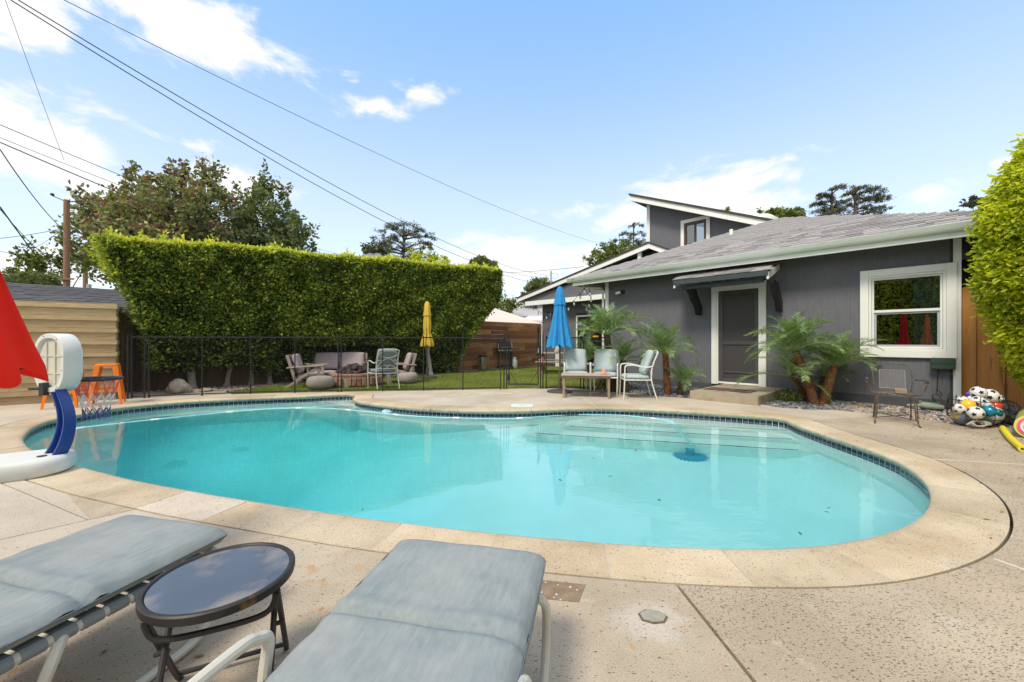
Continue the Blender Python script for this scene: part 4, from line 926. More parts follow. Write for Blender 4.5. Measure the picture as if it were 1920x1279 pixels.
mb = MB(); mb.tube(catmull(cbl, 4), .006, 6); mb.build('cable', M['black_metal'], bx, smooth=True)
# ------------------------------------------------------------------ boundary fences
FRZ = math.atan2(FLd.y, FLd.x)
def FLp(t, s=0., z=0.): return Vector((FL0.x + FLd.x * t + FLb.x * s, FL0.y + FLd.y * t + FLb.y * s, z))
of = thing('old_fence', 'weathered dark brown vertical board fence behind the tall clipped hedge', 'fence', FLp(-1.7), FRZ)
rr = random.Random(3); x = 0.
while x < 9.3:
    w = rr.uniform(.135, .15); mb = MB(); zt = 1.80 + rr.uniform(-.03, .02); y0 = rr.uniform(0, .012)
    mb.box((x + .002, y0, -.03), (x + w - .003, y0 + .018, zt)); mb.build('board', M['old_fence'], of); x += w
mb = MB(); mb.box((0, .035, .3), (9.3, .075, .39)); mb.box((0, .035, 1.4), (9.3, .075, 1.49)); mb.build('rail', M['old_fence'], of)
bf = thing('brown_fence', 'reddish brown horizontal board fence between the hedge and the grey house', 'fence', FLp(7.6), FRZ)
z = .02; row = 0
while z < 1.78:
    h = .168; x = -.0; cuts = sorted(rr.uniform(.4, 4.2) for _ in range(3)); xs_ = [0] + cuts + [4.53]
    for a, b in zip(xs_, xs_[1:]):
        if b - a < .12: continue
        mb = MB(); y0 = rr.uniform(0, .006); mb.box((a + .002, y0, z), (b - .002, y0 + .02, z + h - .002)); mb.build('board', M['brown_fence'], bf)
    z += h
mb = MB()
for x in (0, 1.5, 3.0, 4.45): mb.box((x, .03, 0), (x + .09, .12, 1.78))
mb.build('post', M['brown_fence'], bf)
# horizontal-board store wall at the left
BC = Vector((-7.46, 7.50)); BL = Vector((-.865, -.503)).normalized(); BS = (FLp(-1.2).xy - BC); BSl = BS.length; BS = BS.normalized()
bw = thing('board_screen', 'light brown lapped horizontal board screen behind the orange stools', 'wooden screen', (BC.x, BC.y, 0), math.atan2(-BL.y, -BL.x))
rot_ = Matrix.Rotation(-bw.rotation_euler.z, 2)
sl_ = rot_ @ BS
rows = 8; hh = 1.785 / rows
for k in range(rows):
    z0 = k * hh; x = 0
    cuts = [-3.4] + sorted([rr.uniform(-2.6, -.8)]) + [0]
    for a, b in zip(cuts, cuts[1:]):
        mb = MB(); mb.box((a + .001, .0, z0 + .002), (b - .001, .022, z0 + hh * .66)); mb.build('board', M['box_wood'], bw)
    mb = MB(); mb.box((-3.4, -.030, z0 + hh * .64), (.024, .004, z0 + hh - .002)); mb.build('batten', M['box_wood'], bw)
    n2 = Vector((sl_.y, -sl_.x))
    for (za, zb, o) in ((z0 + .002, z0 + hh * .66, .0), (z0 + hh * .64, z0 + hh - .002, .016)):
        a = n2 * o; q = [(a.x, a.y), (a.x + sl_.x * BSl, a.y + sl_.y * BSl), (sl_.x * BSl - n2.x * .02, sl_.y * BSl - n2.y * .02), (-n2.x * .02, -n2.y * .02 + .024)]
        mb = MB(); mb.prism([(u, v_, za) for u, v_ in q], (0, 0, zb - za)); mb.build('board', M['box_wood'], bw)
mb = MB(); mb.box((-3.4, -.02, 1.785), (.016, .03, 1.80)); mb.build('cap_board', M['box_wood'], bw)
# cedar fence right of the house
cf = hthing('cedar_fence', 'orange cedar dog-eared board fence between the house corner and the bright hedge', 'fence', (.03, .06, 0))
x = 0.; k = 0
while x < 2.6:
    w = .142; y0 = 0 if k % 2 == 0 else .03; zt = 1.97 + rr.uniform(-.008, .008)
    mb = MB(); mb.prism([(x, y0, .02), (x + w, y0, .02), (x + w, y0, zt - .03), (x + w - .03, y0, zt), (x + .03, y0, zt), (x, y0, zt - .03)], (0, .018, 0)); mb.build('board', M['cedar'], cf); x += w + (.002 if k % 2 == 0 else -.0); k += 1
mb = MB(); mb.box((0, .052, .35), (2.6, .09, .44)); mb.box((0, .052, 1.55), (2.6, .09, 1.64)); mb.build('rail', M['cedar'], cf)
# dark side wall of the neighbouring house seen between house corner and hedge
nw = hthing('neighbour_shed', 'dark shed wall glimpsed above the cedar fence under the eaves', 'shed', (.5, 1.6, 0)); mb = MB(); mb.box((-.49, 0, 0), (4, .12, 2.6)); mb.build('wall', M['charcoal'], nw); mb = MB(); mb.box((-.3, -.2, 2.6), (4.1, 2.5, 2.68)); mb.build('roof', M['roof_edge'], nw); mb = MB(); mb.box((-.1, -.03, 1.72), (2, -.01, 1.745)); mb.build('pipe', M['gutter_white'], nw)

# ------------------------------------------------------------------ tall clipped hedge
hg = thing('clipped_hedge', 'tall clipped green hedge with yellow-green top and pale trunks along the fence', 'hedge', FLp(0), FRZ)
def lerp(a, b, t): return a + (b - a) * np.clip(t, 0, 1)
def hx(z): return np.interp(z, [.4, 1.2, 2.1, 2.7, 3.3], [-.62, -.74, -.98, -1.35, -1.42]), np.interp(z, [.5, 1.1, 1.8, 2.6, 3.3], [7.2, 7.5, 8.1, 8.95, 9.05])
def htop(x): return 3.22 + .062 * x + .025 * np.sin(x * 1.7) + .012 * np.sin(x * 4.3)
def hbot(x): return .50 + .22 * np.sin(x * 1.9 + 1) * np.sin(x * .77) - .035 * x
def vnoise(x, z, s, seed=0): return np.array([noise.noise((a * s + seed, b * s, seed * 1.7)) for a, b in zip(x, z)])
# a coarse noise table keeps this fast
TAB = np.array([[noise.fractal((i * .16, j * .16, 4.2), 1, 2, 3) for j in range(64)] for i in range(160)])
def tabn(x, z): 
    u = np.clip((x + 2) / .085, 0, 158.9); v_ = np.clip(z / .085, 0, 62.9); i = u.astype(int); j = v_.astype(int); fu = u - i; fv = v_ - j
    return TAB[i, j] * (1 - fu) * (1 - fv) + TAB[i + 1, j] * fu * (1 - fv) + TAB[i, j + 1] * (1 - fu) * fv + TAB[i + 1, j + 1] * fu * fv
FACE = -.78; BACK = .75
n = 240000
x = rng.uniform(-1.7, 9.4, n); z = rng.uniform(.1, 3.9, n); a, b = hx(z); k = (x > a + tabn(x, z) * .12) & (x < b - tabn(x, z) * .12) & (z > hbot(x) + rng.normal(0, .05, n)) & (z < htop(x)); x, z = x[k], z[k]; n = len(x)
bulge = tabn(x, z)
y = FACE - .10 * bulge + np.abs(rng.normal(0, .09, n)) + np.clip((1.25 - z) / .5, 0, 1) * (.2 + .7 * rng.random(n))
keep = ((bulge + rng.normal(0, .2, n)) > -1.0) & ~((z < 1.0) & (x > 1.75) & (x < 4.3) & (y < -.25)); x, y, z, bulge = x[keep], y[keep], z[keep], bulge[keep]; n = len(x)
tz_ = htop(x) - z
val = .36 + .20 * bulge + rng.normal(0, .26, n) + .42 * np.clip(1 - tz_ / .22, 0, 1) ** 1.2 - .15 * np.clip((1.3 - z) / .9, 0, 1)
C1 = np.stack([x, y, z], 1); N1 = np.tile([0., -.85, -.1], (n, 1))
m2 = 34000; x = rng.uniform(-1.35, 9.0, m2); y = rng.uniform(FACE, BACK, m2); hgt = np.abs(rng.normal(0, .035, m2)) * (1 + 1.2 * (np.sin(x * 7) * np.sin(x * 3.1) > .55))
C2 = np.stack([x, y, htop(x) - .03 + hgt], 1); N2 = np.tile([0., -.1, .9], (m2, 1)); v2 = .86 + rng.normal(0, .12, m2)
m3 = 14000; z = rng.uniform(.5, 3.5, m3); y = rng.uniform(FACE, BACK, m3); a, b = hx(z); side_ = rng.random(m3) < .5; x = np.where(side_, a, b) + rng.normal(0, .07, m3)
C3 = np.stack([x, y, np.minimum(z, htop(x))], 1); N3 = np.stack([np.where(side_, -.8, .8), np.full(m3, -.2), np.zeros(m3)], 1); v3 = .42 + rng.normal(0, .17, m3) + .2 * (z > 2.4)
# unruly shoots on the top left corner
sh = []; shn = []
for _ in range(15):
    p = np.array([rr.uniform(-1.6, -.4), rr.uniform(FACE, 0), rr.uniform(2.7, 3.25)]); d = np.array([rr.uniform(-.5, .2), rr.uniform(-.2, .2), rr.uniform(.2, .9)])
    for q in range(34): sh.append(p + d * q / 34 * .42 + rng.normal(0, .025, 3)); shn.append(d)
sh = np.array(sh); shn = np.array(shn)
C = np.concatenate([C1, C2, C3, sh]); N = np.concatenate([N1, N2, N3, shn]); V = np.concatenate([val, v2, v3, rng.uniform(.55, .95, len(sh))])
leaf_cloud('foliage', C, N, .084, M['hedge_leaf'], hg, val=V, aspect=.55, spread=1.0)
mb = MB(); vs = []; fs = []        # twiggy inner mass
nx, nz = 60, 14
for side_y in (FACE + .16, BACK):
    for i in range(nx):
        for j in range(nz):
            zz = .75 + j / (nz - 1) * 2.35; a, b = hx(zz); xx = a + .12 + (b - a - .24) * i / (nx - 1); zt = min(zz, htop(xx) - .12) if j == nz - 1 else zz; vs.append((xx, side_y + rr.uniform(-.04, .04) + (.75 * max(0, 1.35 - zz) / .6 if side_y < 0 else 0), max(zt, hbot(xx) + .15) if j == 0 else zt + (.0 if j < nz - 1 else .0)))
def gi(s, i, j): return s * nx * nz + i * nz + j
for s in (0, 1):
    for i in range(nx - 1):
        for j in range(nz - 1): fs.append((gi(s, i, j), gi(s, i + 1, j), gi(s, i + 1, j + 1), gi(s, i, j + 1)))
for i in range(nx - 1): fs.append((gi(0, i, nz - 1), gi(0, i + 1, nz - 1), gi(1, i + 1, nz - 1), gi(1, i, nz - 1)))
for i in (0, nx - 1):
    for j in range(nz - 1): fs.append((gi(0, i, j), gi(0, i, j + 1), gi(1, i, j + 1), gi(1, i, j)))
# leave irregular holes so that the sky shows through in places
fs = [f for f in fs if rr.random() > .05]
mat('inner_twigs', (.018, .022, .008), (.035, .03, .015), rough=1, scale=6)
mb.add(vs, fs); mb.build('inner_branches', M['inner_twigs'], hg)
for px, py, lean, r_ in [(361, 729, -.06, .085), (424, 723.5, .16, .075), (471, 721, .05, .06), (506, 719.5, -.02, .055), (560, 716, .04, .05), (736, 706, .1, .05), (775, 704, -.06, .06), (808, 702.5, -.14, .075), (839, 698.5, .06, .075), (640, 711, .08, .05)]:
    w = G(px, py); q = Vector((w.x - FL0.x, w.y - FL0.y)); lx, ly = q.dot(FLd), q.dot(FLb)
    pts = [(lx, ly, -.05), (lx + lean * .3, ly, .3), (lx + lean * 1.0, ly + .0, .9), (lx + lean * 1.2, ly, 2.4)]
    mb = MB(); mb.tube(catmull(pts, 4), [r_ * (1.25 if i < 2 else 1 - .03 * i) for i in range(13)], 10)
    for sgn in (-1, 1): mb.tube([(lx + lean * .8, ly, .75), (lx + lean + sgn * .2, ly + .1, 1.2), (lx + lean + sgn * .35, ly, 2.1)], [r_ * .5, r_ * .4, r_ * .2], 6)
    mb.build('trunk', M['trunk_white'], hg, smooth=True)

# ------------------------------------------------------------------ bright hedge at the right edge
rh = thing('bright_hedge', 'bright yellow-green leafy hedge wall at the right edge beside the cedar fence', 'hedge', (6.4, 5.0, 0))
PR = [(.22, 7.2), (.6, 6.80), (1.1, 6.45), (1.8, 6.22), (2.6, 6.20), (3.1, 6.34), (3.5, 6.52), (3.9, 6.76), (4.15, 7.3)]
pz_ = np.array([p[0] for p in PR]); px_ = np.array([p[1] for p in PR])
def rh_pts(n, y0, y1, size):
    z = rng.uniform(.25, 4.15, n); y = rng.uniform(y0, y1, n); x = np.interp(z, pz_, px_) + .0 * y
    bl = tabn(y * 1.3 + 3, z * .9); x = x + .09 * bl + np.abs(rng.normal(0, .07, n)) - .05
    return x, y, z, bl
def addcloud(x, y, z, bl, nrm, size, nm, fine):
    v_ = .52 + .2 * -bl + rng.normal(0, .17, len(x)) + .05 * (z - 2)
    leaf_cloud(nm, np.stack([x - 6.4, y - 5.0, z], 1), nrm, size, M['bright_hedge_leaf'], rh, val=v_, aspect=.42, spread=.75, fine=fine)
x, y, z, bl = rh_pts(24000, 3.3, 5.25, .08)
cut = y < 5.22 - .5 * np.clip(z - 2.7, 0, 2) ** 1.3 * .4 + rng.normal(0, .04, len(y)); x, y, z, bl = x[cut], y[cut], z[cut], bl[cut]
n_ = len(x); nx1 = np.tile([-.8, -.1, -.25], (n_, 1))
m_ = 15000; z2 = rng.uniform(.3, 4.0, m_); u = rng.random(m_) ** 1.3; x2_ = np.interp(z2, pz_, px_) + u * 1.6; y2 = 5.25 - .2 * np.clip(z2 - 2.7, 0, 2) ** 1.3 + rng.normal(0, .07, m_) + .1 * tabn(x2_, z2)
addcloud(np.concatenate([x, x2_]), np.concatenate([y, y2]), np.concatenate([z, z2]), np.concatenate([bl, tabn(x2_, z2)]), np.concatenate([nx1, np.tile([-.3, .7, -.1], (m_, 1))]), .088, 'foliage', True)
x, y, z, bl = rh_pts(16000, -3.5, 3.3, .09); addcloud(x, y, z, bl, np.tile([-.8, -.1, -.25], (len(x), 1)), .13, 'near_foliage', False)
m_ = 9000; y = rng.uniform(-3, 5.0, m_); x = rng.uniform(6.9, 8.2, m_); addcloud(x, y, 4.1 + rng.normal(0, .06, m_) - .3 * (y > 4.4), np.zeros(m_), np.tile([0, 0, .9], (m_, 1)), .12, 'top_foliage', False)
mb = MB(); mb.prism([(.75, -8.4, .35), (.35, -8.4, 1.2), (.12, -8.4, 2.0), (.15, -8.4, 3.1), (.6, -8.4, 3.9), (1.8, -8.4, 3.95), (1.8, -8.4, .35)], (0, 8.35, 0)); mb.build('inner_branches', M['inner_twigs'], rh)
for yy in (-.15, -.9, -1.8, -2.7, -4, -5.5, -7):
    mb = MB(); mb.tube([(.9, yy, -.05), (.85, yy, .5), (.8, yy + .05, 1.5)], [.06, .05, .04], 8); mb.build('trunk', M['bark'], rh, smooth=True)

# hedge behind the photographer, which the window mirrors
bh = thing('rear_hedge', 'green hedge behind the camera, seen only as a reflection in the window', 'hedge', (-6, -6.5, 0), R(-40))
m_ = 36000; x = rng.uniform(-9, 9, m_); z = rng.uniform(.1, 4.9, m_); y = rng.normal(0, .12, m_)
leaf_cloud('foliage', np.stack([x, y, z], 1), np.tile([0, .8, 0.], (m_, 1)), .16, M['hedge_leaf'], bh, val=.8 + .12 * np.sin(x * 2) + rng.normal(0, .16, m_))
mb = MB(); mb.box((-9, -1, 0), (9, -.15, 4.8)); mb.build('inner_branches', M['inner_twigs'], bh)

# ------------------------------------------------------------------ trees
def tree(name, label, base, trunk_h, clumps, n, leaf, m, trunk_r=.2, bark='bark', shoots=0, group=None, val=None, twigs=3, droop=0.):
    """clumps: (x, y, z, rx, rz) relative to the base"""
    t = thing(name, label, 'tree', base, 0, group); r_ = random.Random(hash(name) % 99 + int(base[0] * 10)); mb = MB()
    r_ = random.Random(int(abs(base[0] * 13 + base[1] * 7)))
    top = Vector((clumps[0][0] * .3, 0, trunk_h)); mb.tube([(0, 0, -.1), (top.x * .3, 0, trunk_h * .5), top], [trunk_r, trunk_r * .8, trunk_r * .6], 9)
    P = []; Nn = []; V = []
    tot = sum(c[3] ** 2 * c[4] for c in clumps)
    for c in clumps:
        cx, cy, cz, rx, rz = c; cen = Vector((cx, cy, cz)); midp = top.lerp(cen, .5) + Vector((r_.uniform(-.2, .2), 0, -.1 * cz * .3))
        mb.tube([top, midp, cen], [trunk_r * .5, trunk_r * .35, trunk_r * .12], 6)
        for _ in range(twigs):
            d = Vector((r_.uniform(-1, 1), r_.uniform(-1, 1), r_.uniform(-.2, 1))).normalized(); mb.tube([cen, cen + Vector((d.x * rx, d.y * rx, d.z * rz)) * .95], [trunk_r * .12, trunk_r * .03], 4)
        k_ = int(n * (rx ** 2 * rz) / tot)
        d = rng.normal(0, 1, (k_, 3)); d /= np.linalg.norm(d, axis=1)[:, None]; rad = rng.uniform(.35, 1.06, k_) ** .55
        # clustered look: snap many leaves towards a few dozen twig ends
        tw = rng.normal(0, 1, (max(10, k_ // 50), 3)); tw /= np.linalg.norm(tw, axis=1)[:, None]; tw *= rng.uniform(.45, 1.08, (len(tw), 1)); idx = rng.integers(0, len(tw), k_)
        p = np.where((rng.random(k_) < .85)[:, None], tw[idx] + rng.normal(0, .10, (k_, 3)), d * rad[:, None])
        p = p * np.array([rx, rx, rz]) + np.array([cx, cy, cz]); P.append(p); Nn.append(d * .4 + np.array([0, 0, .3 - droop])); V.append(rng.random(len(tw))[idx] * .45 + rng.random(k_) * .55)
    for s in range(shoots):
        c = r_.choice(clumps); a = r_.uniform(-1.1, 1.1); p0 = np.array([c[0] + c[3] * math.sin(a) * .85, c[1], c[2] + c[4] * math.cos(a) * .8]); d = np.array([math.sin(a) * .7 + r_.uniform(-.2, .2), r_.uniform(-.3, .3), 1.]) * r_.uniform(.5, 1.05) * c[4]
        mb.tube([p0, p0 + d], [.02, .008], 4); k_ = int(46 * np.linalg.norm(d)) + 12; u = rng.random(k_)
        P.append(p0 + d * u[:, None] + rng.normal(0, .09, (k_, 3))); Nn.append(np.tile(d * .3, (k_, 1))); V.append(rng.random(k_))
    P = np.concatenate(P); Nn = np.concatenate(Nn); V = np.concatenate(V)
    mb.build('trunk', M[bark], t); leaf_cloud('crown', P, Nn, leaf, m, t, val=V if val is None else val(V, P), aspect=.6, spread=.8); return t
def rel(px, py, Y, bx, by=None): w = D(px, py, Y); return (w.x - bx, (0 if by is None else by), w.z)
def clump(px, py, rpx, rpy, Y, bx, dy=0.): w = D(px, py, Y); s = Y / F; return (w.x - bx, dy, w.z, rpx * s, rpy * s)
Y = 17.; bx = D(300, 500, Y).x
tree('plum_tree', 'large tree with mixed green and dark red leaves behind the left end of the hedge', (bx, Y, 0), 3.6,
     [clump(310, 415, 90, 60, Y, bx), clump(210, 415, 68, 55, Y, bx, .5), clump(165, 450, 45, 50, Y, bx), clump(400, 405, 60, 60, Y, bx, -.5), clump(372, 352, 40, 34, Y, bx), clump(255, 352, 40, 32, Y, bx, .4), clump(310, 360, 40, 24, Y, bx), clump(200, 480, 60, 60, Y, bx, .5), clump(320, 470, 110, 50, Y, bx)],
     19000, .19, M['tree_leaf'], .22, shoots=44)
leafmat('green_tree_leaf', [(0, (.055, .075, .035)), (.5, (.15, .20, .08)), (.85, (.27, .32, .13)), (.9, (.16, .08, .055)), (1, (.36, .38, .14))])
Y = 19.; bx = D(500, 500, Y).x
tree('green_tree', 'darker green tree to the right of the red-leaved tree behind the hedge', (bx, Y, 0), 3.4,
     [clump(495, 420, 62, 62, Y, bx), clump(545, 450, 42, 52, Y, bx), clump(455, 440, 45, 55, Y, bx, .4), clump(515, 385, 28, 32, Y, bx), clump(490, 375, 22, 26, Y, bx), clump(500, 480, 80, 45, Y, bx)],
     11000, .18, M['green_tree_leaf'], .2, shoots=14)
Y = 15.; bx = D(90, 560, Y).x
tree('sparse_shrub_tree', 'sparse twiggy shrub tree above the dark garage roof beside the utility pole', (bx, Y, 0), 2.0,
     [clump(60, 515, 34, 24, Y, bx), clump(95, 510, 26, 30, Y, bx), clump(120, 480, 14, 34, Y, bx), clump(45, 480, 16, 18, Y, bx), clump(160, 500, 14, 30, Y, bx)], 1900, .13, M['broad_leaf'], .06, shoots=16)
Y = 14.; bx = D(70, 560, Y).x
tree('low_green_bush', 'dense low green bush behind the ridge of the dark garage roof', (bx, Y, 0), 1.6, [clump(70, 530, 42, 18, Y, bx), clump(30, 528, 30, 18, Y, bx)], 5000, .08, M['green_tree_leaf'], .06)

def cedar(name, label, base, h, pads, m, trunk_r=.22, group=None, nleaf=9000, leaf=.24, lean=0.):
    """layered conifer: pads = (x, z, half width, thickness) flat sprays of foliage carried on limbs"""
    t = thing(name, label, 'tree', base, 0, group); mb = MB(); r_ = random.Random(int(abs(base[0]) * 31))
    tr_ = [(lean * i / 8 * 1.0, 0, h * i / 8) for i in range(9)]; mb.tube(tr_, [trunk_r * (1 - .09 * i) for i in range(9)], 7); P = []; tot = sum(p[2] for p in pads)
    for x, z, w, th in pads:
        yy = r_.uniform(-.7, .7) * w; zz = z - w * .45; xa = lean * min(1, max(0, zz / h)); mb.tube([(xa, 0, max(.5, zz)), ((x + xa) * .5, yy * .5, z - w * .15), (x, yy, z)], [trunk_r * .35, trunk_r * .22, trunk_r * .08], 5)
        k = int(nleaf * w / tot); ns = max(5, int(k / 28)); ex = rng.uniform(-1, 1, ns); ey = rng.uniform(-1, 1, ns)
        for sx in ex[:6]: mb.tube([(x, yy, z), (x + sx * w, yy, z + r_.uniform(-.3, .5) * th)], [trunk_r * .07, trunk_r * .03], 4)
        idx = rng.integers(0, ns, k); xs_ = x + ex[idx] * w + rng.normal(0, .10 * w, k); ys_ = yy + ey[idx] * w * .6 + rng.normal(0, .1 * w, k)
        P.append(np.stack([xs_, ys_, z + th * (.35 - np.abs((xs_ - x) / w) * .8) + rng.normal(0, th * .18, k)], 1))
    P = np.concatenate(P); n = len(P); mb.build('trunk', M['bark'], t, smooth=True)
    leaf_cloud('crown', P, np.tile([0, 0, -.1], (n, 1)), leaf, m, t, aspect=.22, spread=1.0); return t
def pads(L, Y, bx): s = Y / F; return [(D(px, py, Y).x - bx, D(px, py, Y).z, w * s, th * s) for px, py, w, th in L]
Y = 46.; bx = D(757, 490, Y).x
cedar('deodar_cedar', 'dark flat-topped cedar standing beyond the middle of the hedge', (bx, Y, 0), D(757, 425, Y).z, pads([(757, 423, 30, 8), (738, 434, 26, 7), (785, 432, 26, 7), (727, 448, 22, 7), (768, 444, 26, 7), (797, 442, 16, 6), (742, 458, 26, 7), (790, 457, 24, 6), (722, 465, 18, 7), (757, 470, 26, 7), (800, 466, 14, 5), (735, 480, 26, 8), (785, 480, 24, 7), (702, 470, 14, 6), (812, 482, 12, 5), (760, 490, 40, 8)], Y, bx), M['conifer_leaf'], .35, nleaf=9000, leaf=.26)
Y = 38.; bx = D(700, 490, Y).x
tree('bare_scrubby_tree', 'thin scrubby tree just left of the dark cedar beyond the hedge', (bx, Y, 0), 6, [clump(700, 470, 22, 12, Y, bx), clump(688, 462, 10, 8, Y, bx), clump(712, 480, 18, 12, Y, bx)], 900, .28, M['conifer_leaf'], .15, shoots=4)
Y = 30.; bx = D(908, 500, Y).x
tree('round_dark_tree', 'small dark tree peeping over the right end of the hedge', (bx, Y, 0), 5, [clump(900, 495, 16, 12, Y, bx), clump(918, 503, 15, 14, Y, bx)], 2600, .22, M['green_tree_leaf'], .15)
Y = 18.; bx = D(800, 490, Y).x
tree('young_shoots_tree', 'light green young tree showing just above the hedge in front of the cedar', (bx, Y, 0), 3.5, [clump(790, 490, 24, 12, Y, bx), clump(822, 490, 20, 10, Y, bx)], 1500, .12, M['bright_hedge_leaf'], .08, shoots=6)
Y = 30.; bx = D(950, 590, Y).x
tree('sunlit_small_tree', 'small pale green tree between the hedge end and the far roofs', (bx, Y, 0), 2, [clump(944, 580, 22, 16, Y, bx), clump(965, 572, 14, 9, Y, bx)], 2200, .16, M['broad_leaf'], .1, shoots=5)
Y = 34.; bx = D(1005, 540, Y).x
tree('rounded_green_tree', 'rounded green tree behind the left tip of the wing roof', (bx, Y, 0), 4, [clump(1005, 536, 20, 14, Y, bx), clump(1022, 540, 20, 16, Y, bx), clump(990, 560, 14, 14, Y, bx)], 4500, .2, M['green_tree_leaf'], .15)
Y = 26.; bx = D(1150, 480, Y).x
tree('broadleaf_tree', 'bright green leafy tree rising behind the wing roof left of the clerestory', (bx, Y, 0), 6, [clump(1135, 478, 26, 22, Y, bx), clump(1165, 478, 28, 22, Y, bx), clump(1104, 492, 9, 10, Y, bx), clump(1180, 495, 40, 20, Y, bx)], 7000, .17, M['broad_leaf'], .2, shoots=4)
Y = 40.; bx = D(1188, 480, Y).x
cedar('thin_cedar', 'thin airy cedar beside the clerestory wall behind the broad-leaved tree', (bx, Y, 0), D(1188, 418, Y).z, pads([(1190, 424, 12, 6), (1200, 436, 14, 6), (1176, 436, 12, 6), (1190, 448, 22, 6), (1207, 455, 14, 6), (1160, 450, 13, 5), (1184, 462, 24, 6), (1150, 462, 12, 4), (1200, 470, 22, 7)], Y, bx), M['conifer_leaf'], .2, nleaf=3200, leaf=.22)
Y = 34.; bx = D(1465, 405, Y).x
tree('roofline_tree', 'green tree showing above the ridge right of the skylight', (bx, Y, 0), 10, [clump(1455, 408, 34, 12, Y, bx), clump(1485, 404, 22, 9, Y, bx), clump(1364, 396, 10, 6, Y, bx)], 5000, .2, M['broad_leaf'], .2, shoots=4)
Y = 52.; bx = D(1560, 415, Y).x
cedar('leaning_cedar', 'leaning cedar with dark sprays above the grey shingle roof, left of its twin', (bx, Y, 0), D(1562, 352, Y).z, pads([(1568, 356, 18, 7), (1556, 366, 16, 7), (1538, 366, 8, 5), (1563, 376, 20, 8), (1540, 380, 14, 7), (1570, 388, 14, 7), (1550, 392, 22, 9), (1558, 402, 26, 9), (1545, 410, 20, 6)], Y, bx), M['conifer_leaf'], .3, nleaf=7000, leaf=.26)
Y = 50.; bx = D(1603, 415, Y).x
cedar('windswept_cedar', 'larger cedar with long boughs reaching right above the grey shingle roof', (bx, Y, 0), D(1610, 350, Y).z, pads([(1622, 352, 20, 6), (1600, 362, 16, 7), (1635, 358, 22, 7), (1648, 367, 18, 5), (1612, 372, 24, 8), (1640, 374, 22, 5), (1598, 384, 14, 8), (1625, 388, 14, 6), (1648, 391, 16, 4), (1635, 398, 18, 6), (1612, 402, 24, 6), (1640, 408, 18, 5)], Y, bx), M['conifer_leaf'], .35, nleaf=9000, leaf=.26)
Y = 22.; bx = D(1835, 400, Y).x
tree('fine_leaved_tree', 'thin feathery branch of a tree above the right end of the roof', (bx, Y, 0), 6.5, [clump(1822, 380, 16, 8, Y, bx), clump(1845, 385, 18, 10, Y, bx), clump(1838, 405, 22, 8, Y, bx), clump(1792, 398, 7, 4, Y, bx)], 1400, .16, M['conifer_leaf'], .1)

# ------------------------------------------------------------------ neighbouring buildings
ga = thing('garage', 'neighbouring garage with a dark shingled roof behind the board screen', 'garage', FLp(-3, 1.0), FRZ)
gE, gR, gD = 1.80, 2.47, 2.5
mb = MB(); mb.box((-6, .3, -.05), (4.2, 4.7, 1.78)); mb.build('wall', M['foundation'], ga)
mb = MB(); mb.prism([(-6.2, 0, gE), (-6.2, gD, gR), (-6.2, 2 * gD, gE), (-6.2, 2 * gD, gE - .08), (-6.2, 0, gE - .08)], (10.6, 0, 0)); gr = mb.build('roof', M['shingle_dark'], ga)
eg = (Matrix.Translation(ga.location) @ ga.rotation_euler.to_matrix().to_4x4()).inverted() @ Vector((0, 0, H))
shingle_face(ga, gr, M['shingle_dark'], (-3.6, -.03, gE), (1, 0, 0), Vector((0, gD, gR - gE)).normalized(), lambda v: (0, 8.0), 2.6, eg, expo=.16, cap=260, seed=9)
for k in range(20): 
    x = -3.6 + k * .31; mb = MB(); mb.prism([(x, gD - .13, gR - .02), (x, gD, gR + .025), (x, gD + .13, gR - .02)], (.33, 0, 0)); mb.build('ridge_cap', M['shingle_dark'], gr)
mb = MB(); q = ga.matrix_world
pp = FLp(0); vp = D(170, 548, 11.2); vl = eg.__class__(((Matrix.Translation(ga.location) @ ga.rotation_euler.to_matrix().to_4x4()).inverted() @ vp)); mb.tube([(vl.x, gD + .3, gR - .25), (vl.x, gD + .3, gR + .16)], .05, 8); mb.build('vent_pipe', M['grey_frame'], ga, smooth=True)
def nhouse(name, label, px0, px1, py_e, py_r, Y, wallm, roofm, cat='house', depth_=8.):
    a = D(px0, py_e, Y); b = D(px1, py_e, Y); r_ = D((px0 + px1) / 2, py_r, Y + depth_ / 2); t = thing(name, label, cat, (a.x, Y, 0)); w = b.x - a.x
    mb = MB(); mb.box((.4, .4, 0), (w - .4, depth_ - .4, a.z - .05)); mb.build('wall', M[wallm], t)
    mb = MB(); mb.add([(0, 0, a.z), (w, 0, a.z), (w, depth_, a.z), (0, depth_, a.z), (w * .3, depth_ / 2, r_.z), (w * .8, depth_ / 2, r_.z), (0, 0, a.z - .15), (w, 0, a.z - .15), (w, depth_, a.z - .15), (0, depth_, a.z - .15)],
                      [(0, 1, 5, 4), (1, 2, 5), (2, 3, 4, 5), (3, 0, 4), (0, 6, 7, 1), (1, 7, 8, 2), (2, 8, 9, 3), (3, 9, 6, 0), (6, 9, 8, 7)]); mb.build('roof', M[roofm], t); return t
mat('far_shingle', (.34, .33, .34), (.45, .44, .44), rough=.95, scale=3, stretch=(1, 1, 6)); mat('far_wall', (.5, .48, .45), rough=.9)
nh = nhouse('neighbour_house', 'distant neighbouring house with a pale grey hipped roof beside the wing', 935, 1100, 592, 566, 32, 'far_wall', 'far_shingle')
mat('brick_red', (.28, .09, .06), (.36, .14, .09), rough=.9, scale=6)
cz = D(1007, 569, 35); mb = MB(); mb.box((cz.x - .6 - nh.location.x, 3, 3), (cz.x + .6 - nh.location.x, 3.8, cz.z + .15)); mb.build('chimney', M['brick_red'], nh)
mat('awning_white', (.70, .70, .70), (.6, .6, .6), rough=.6)
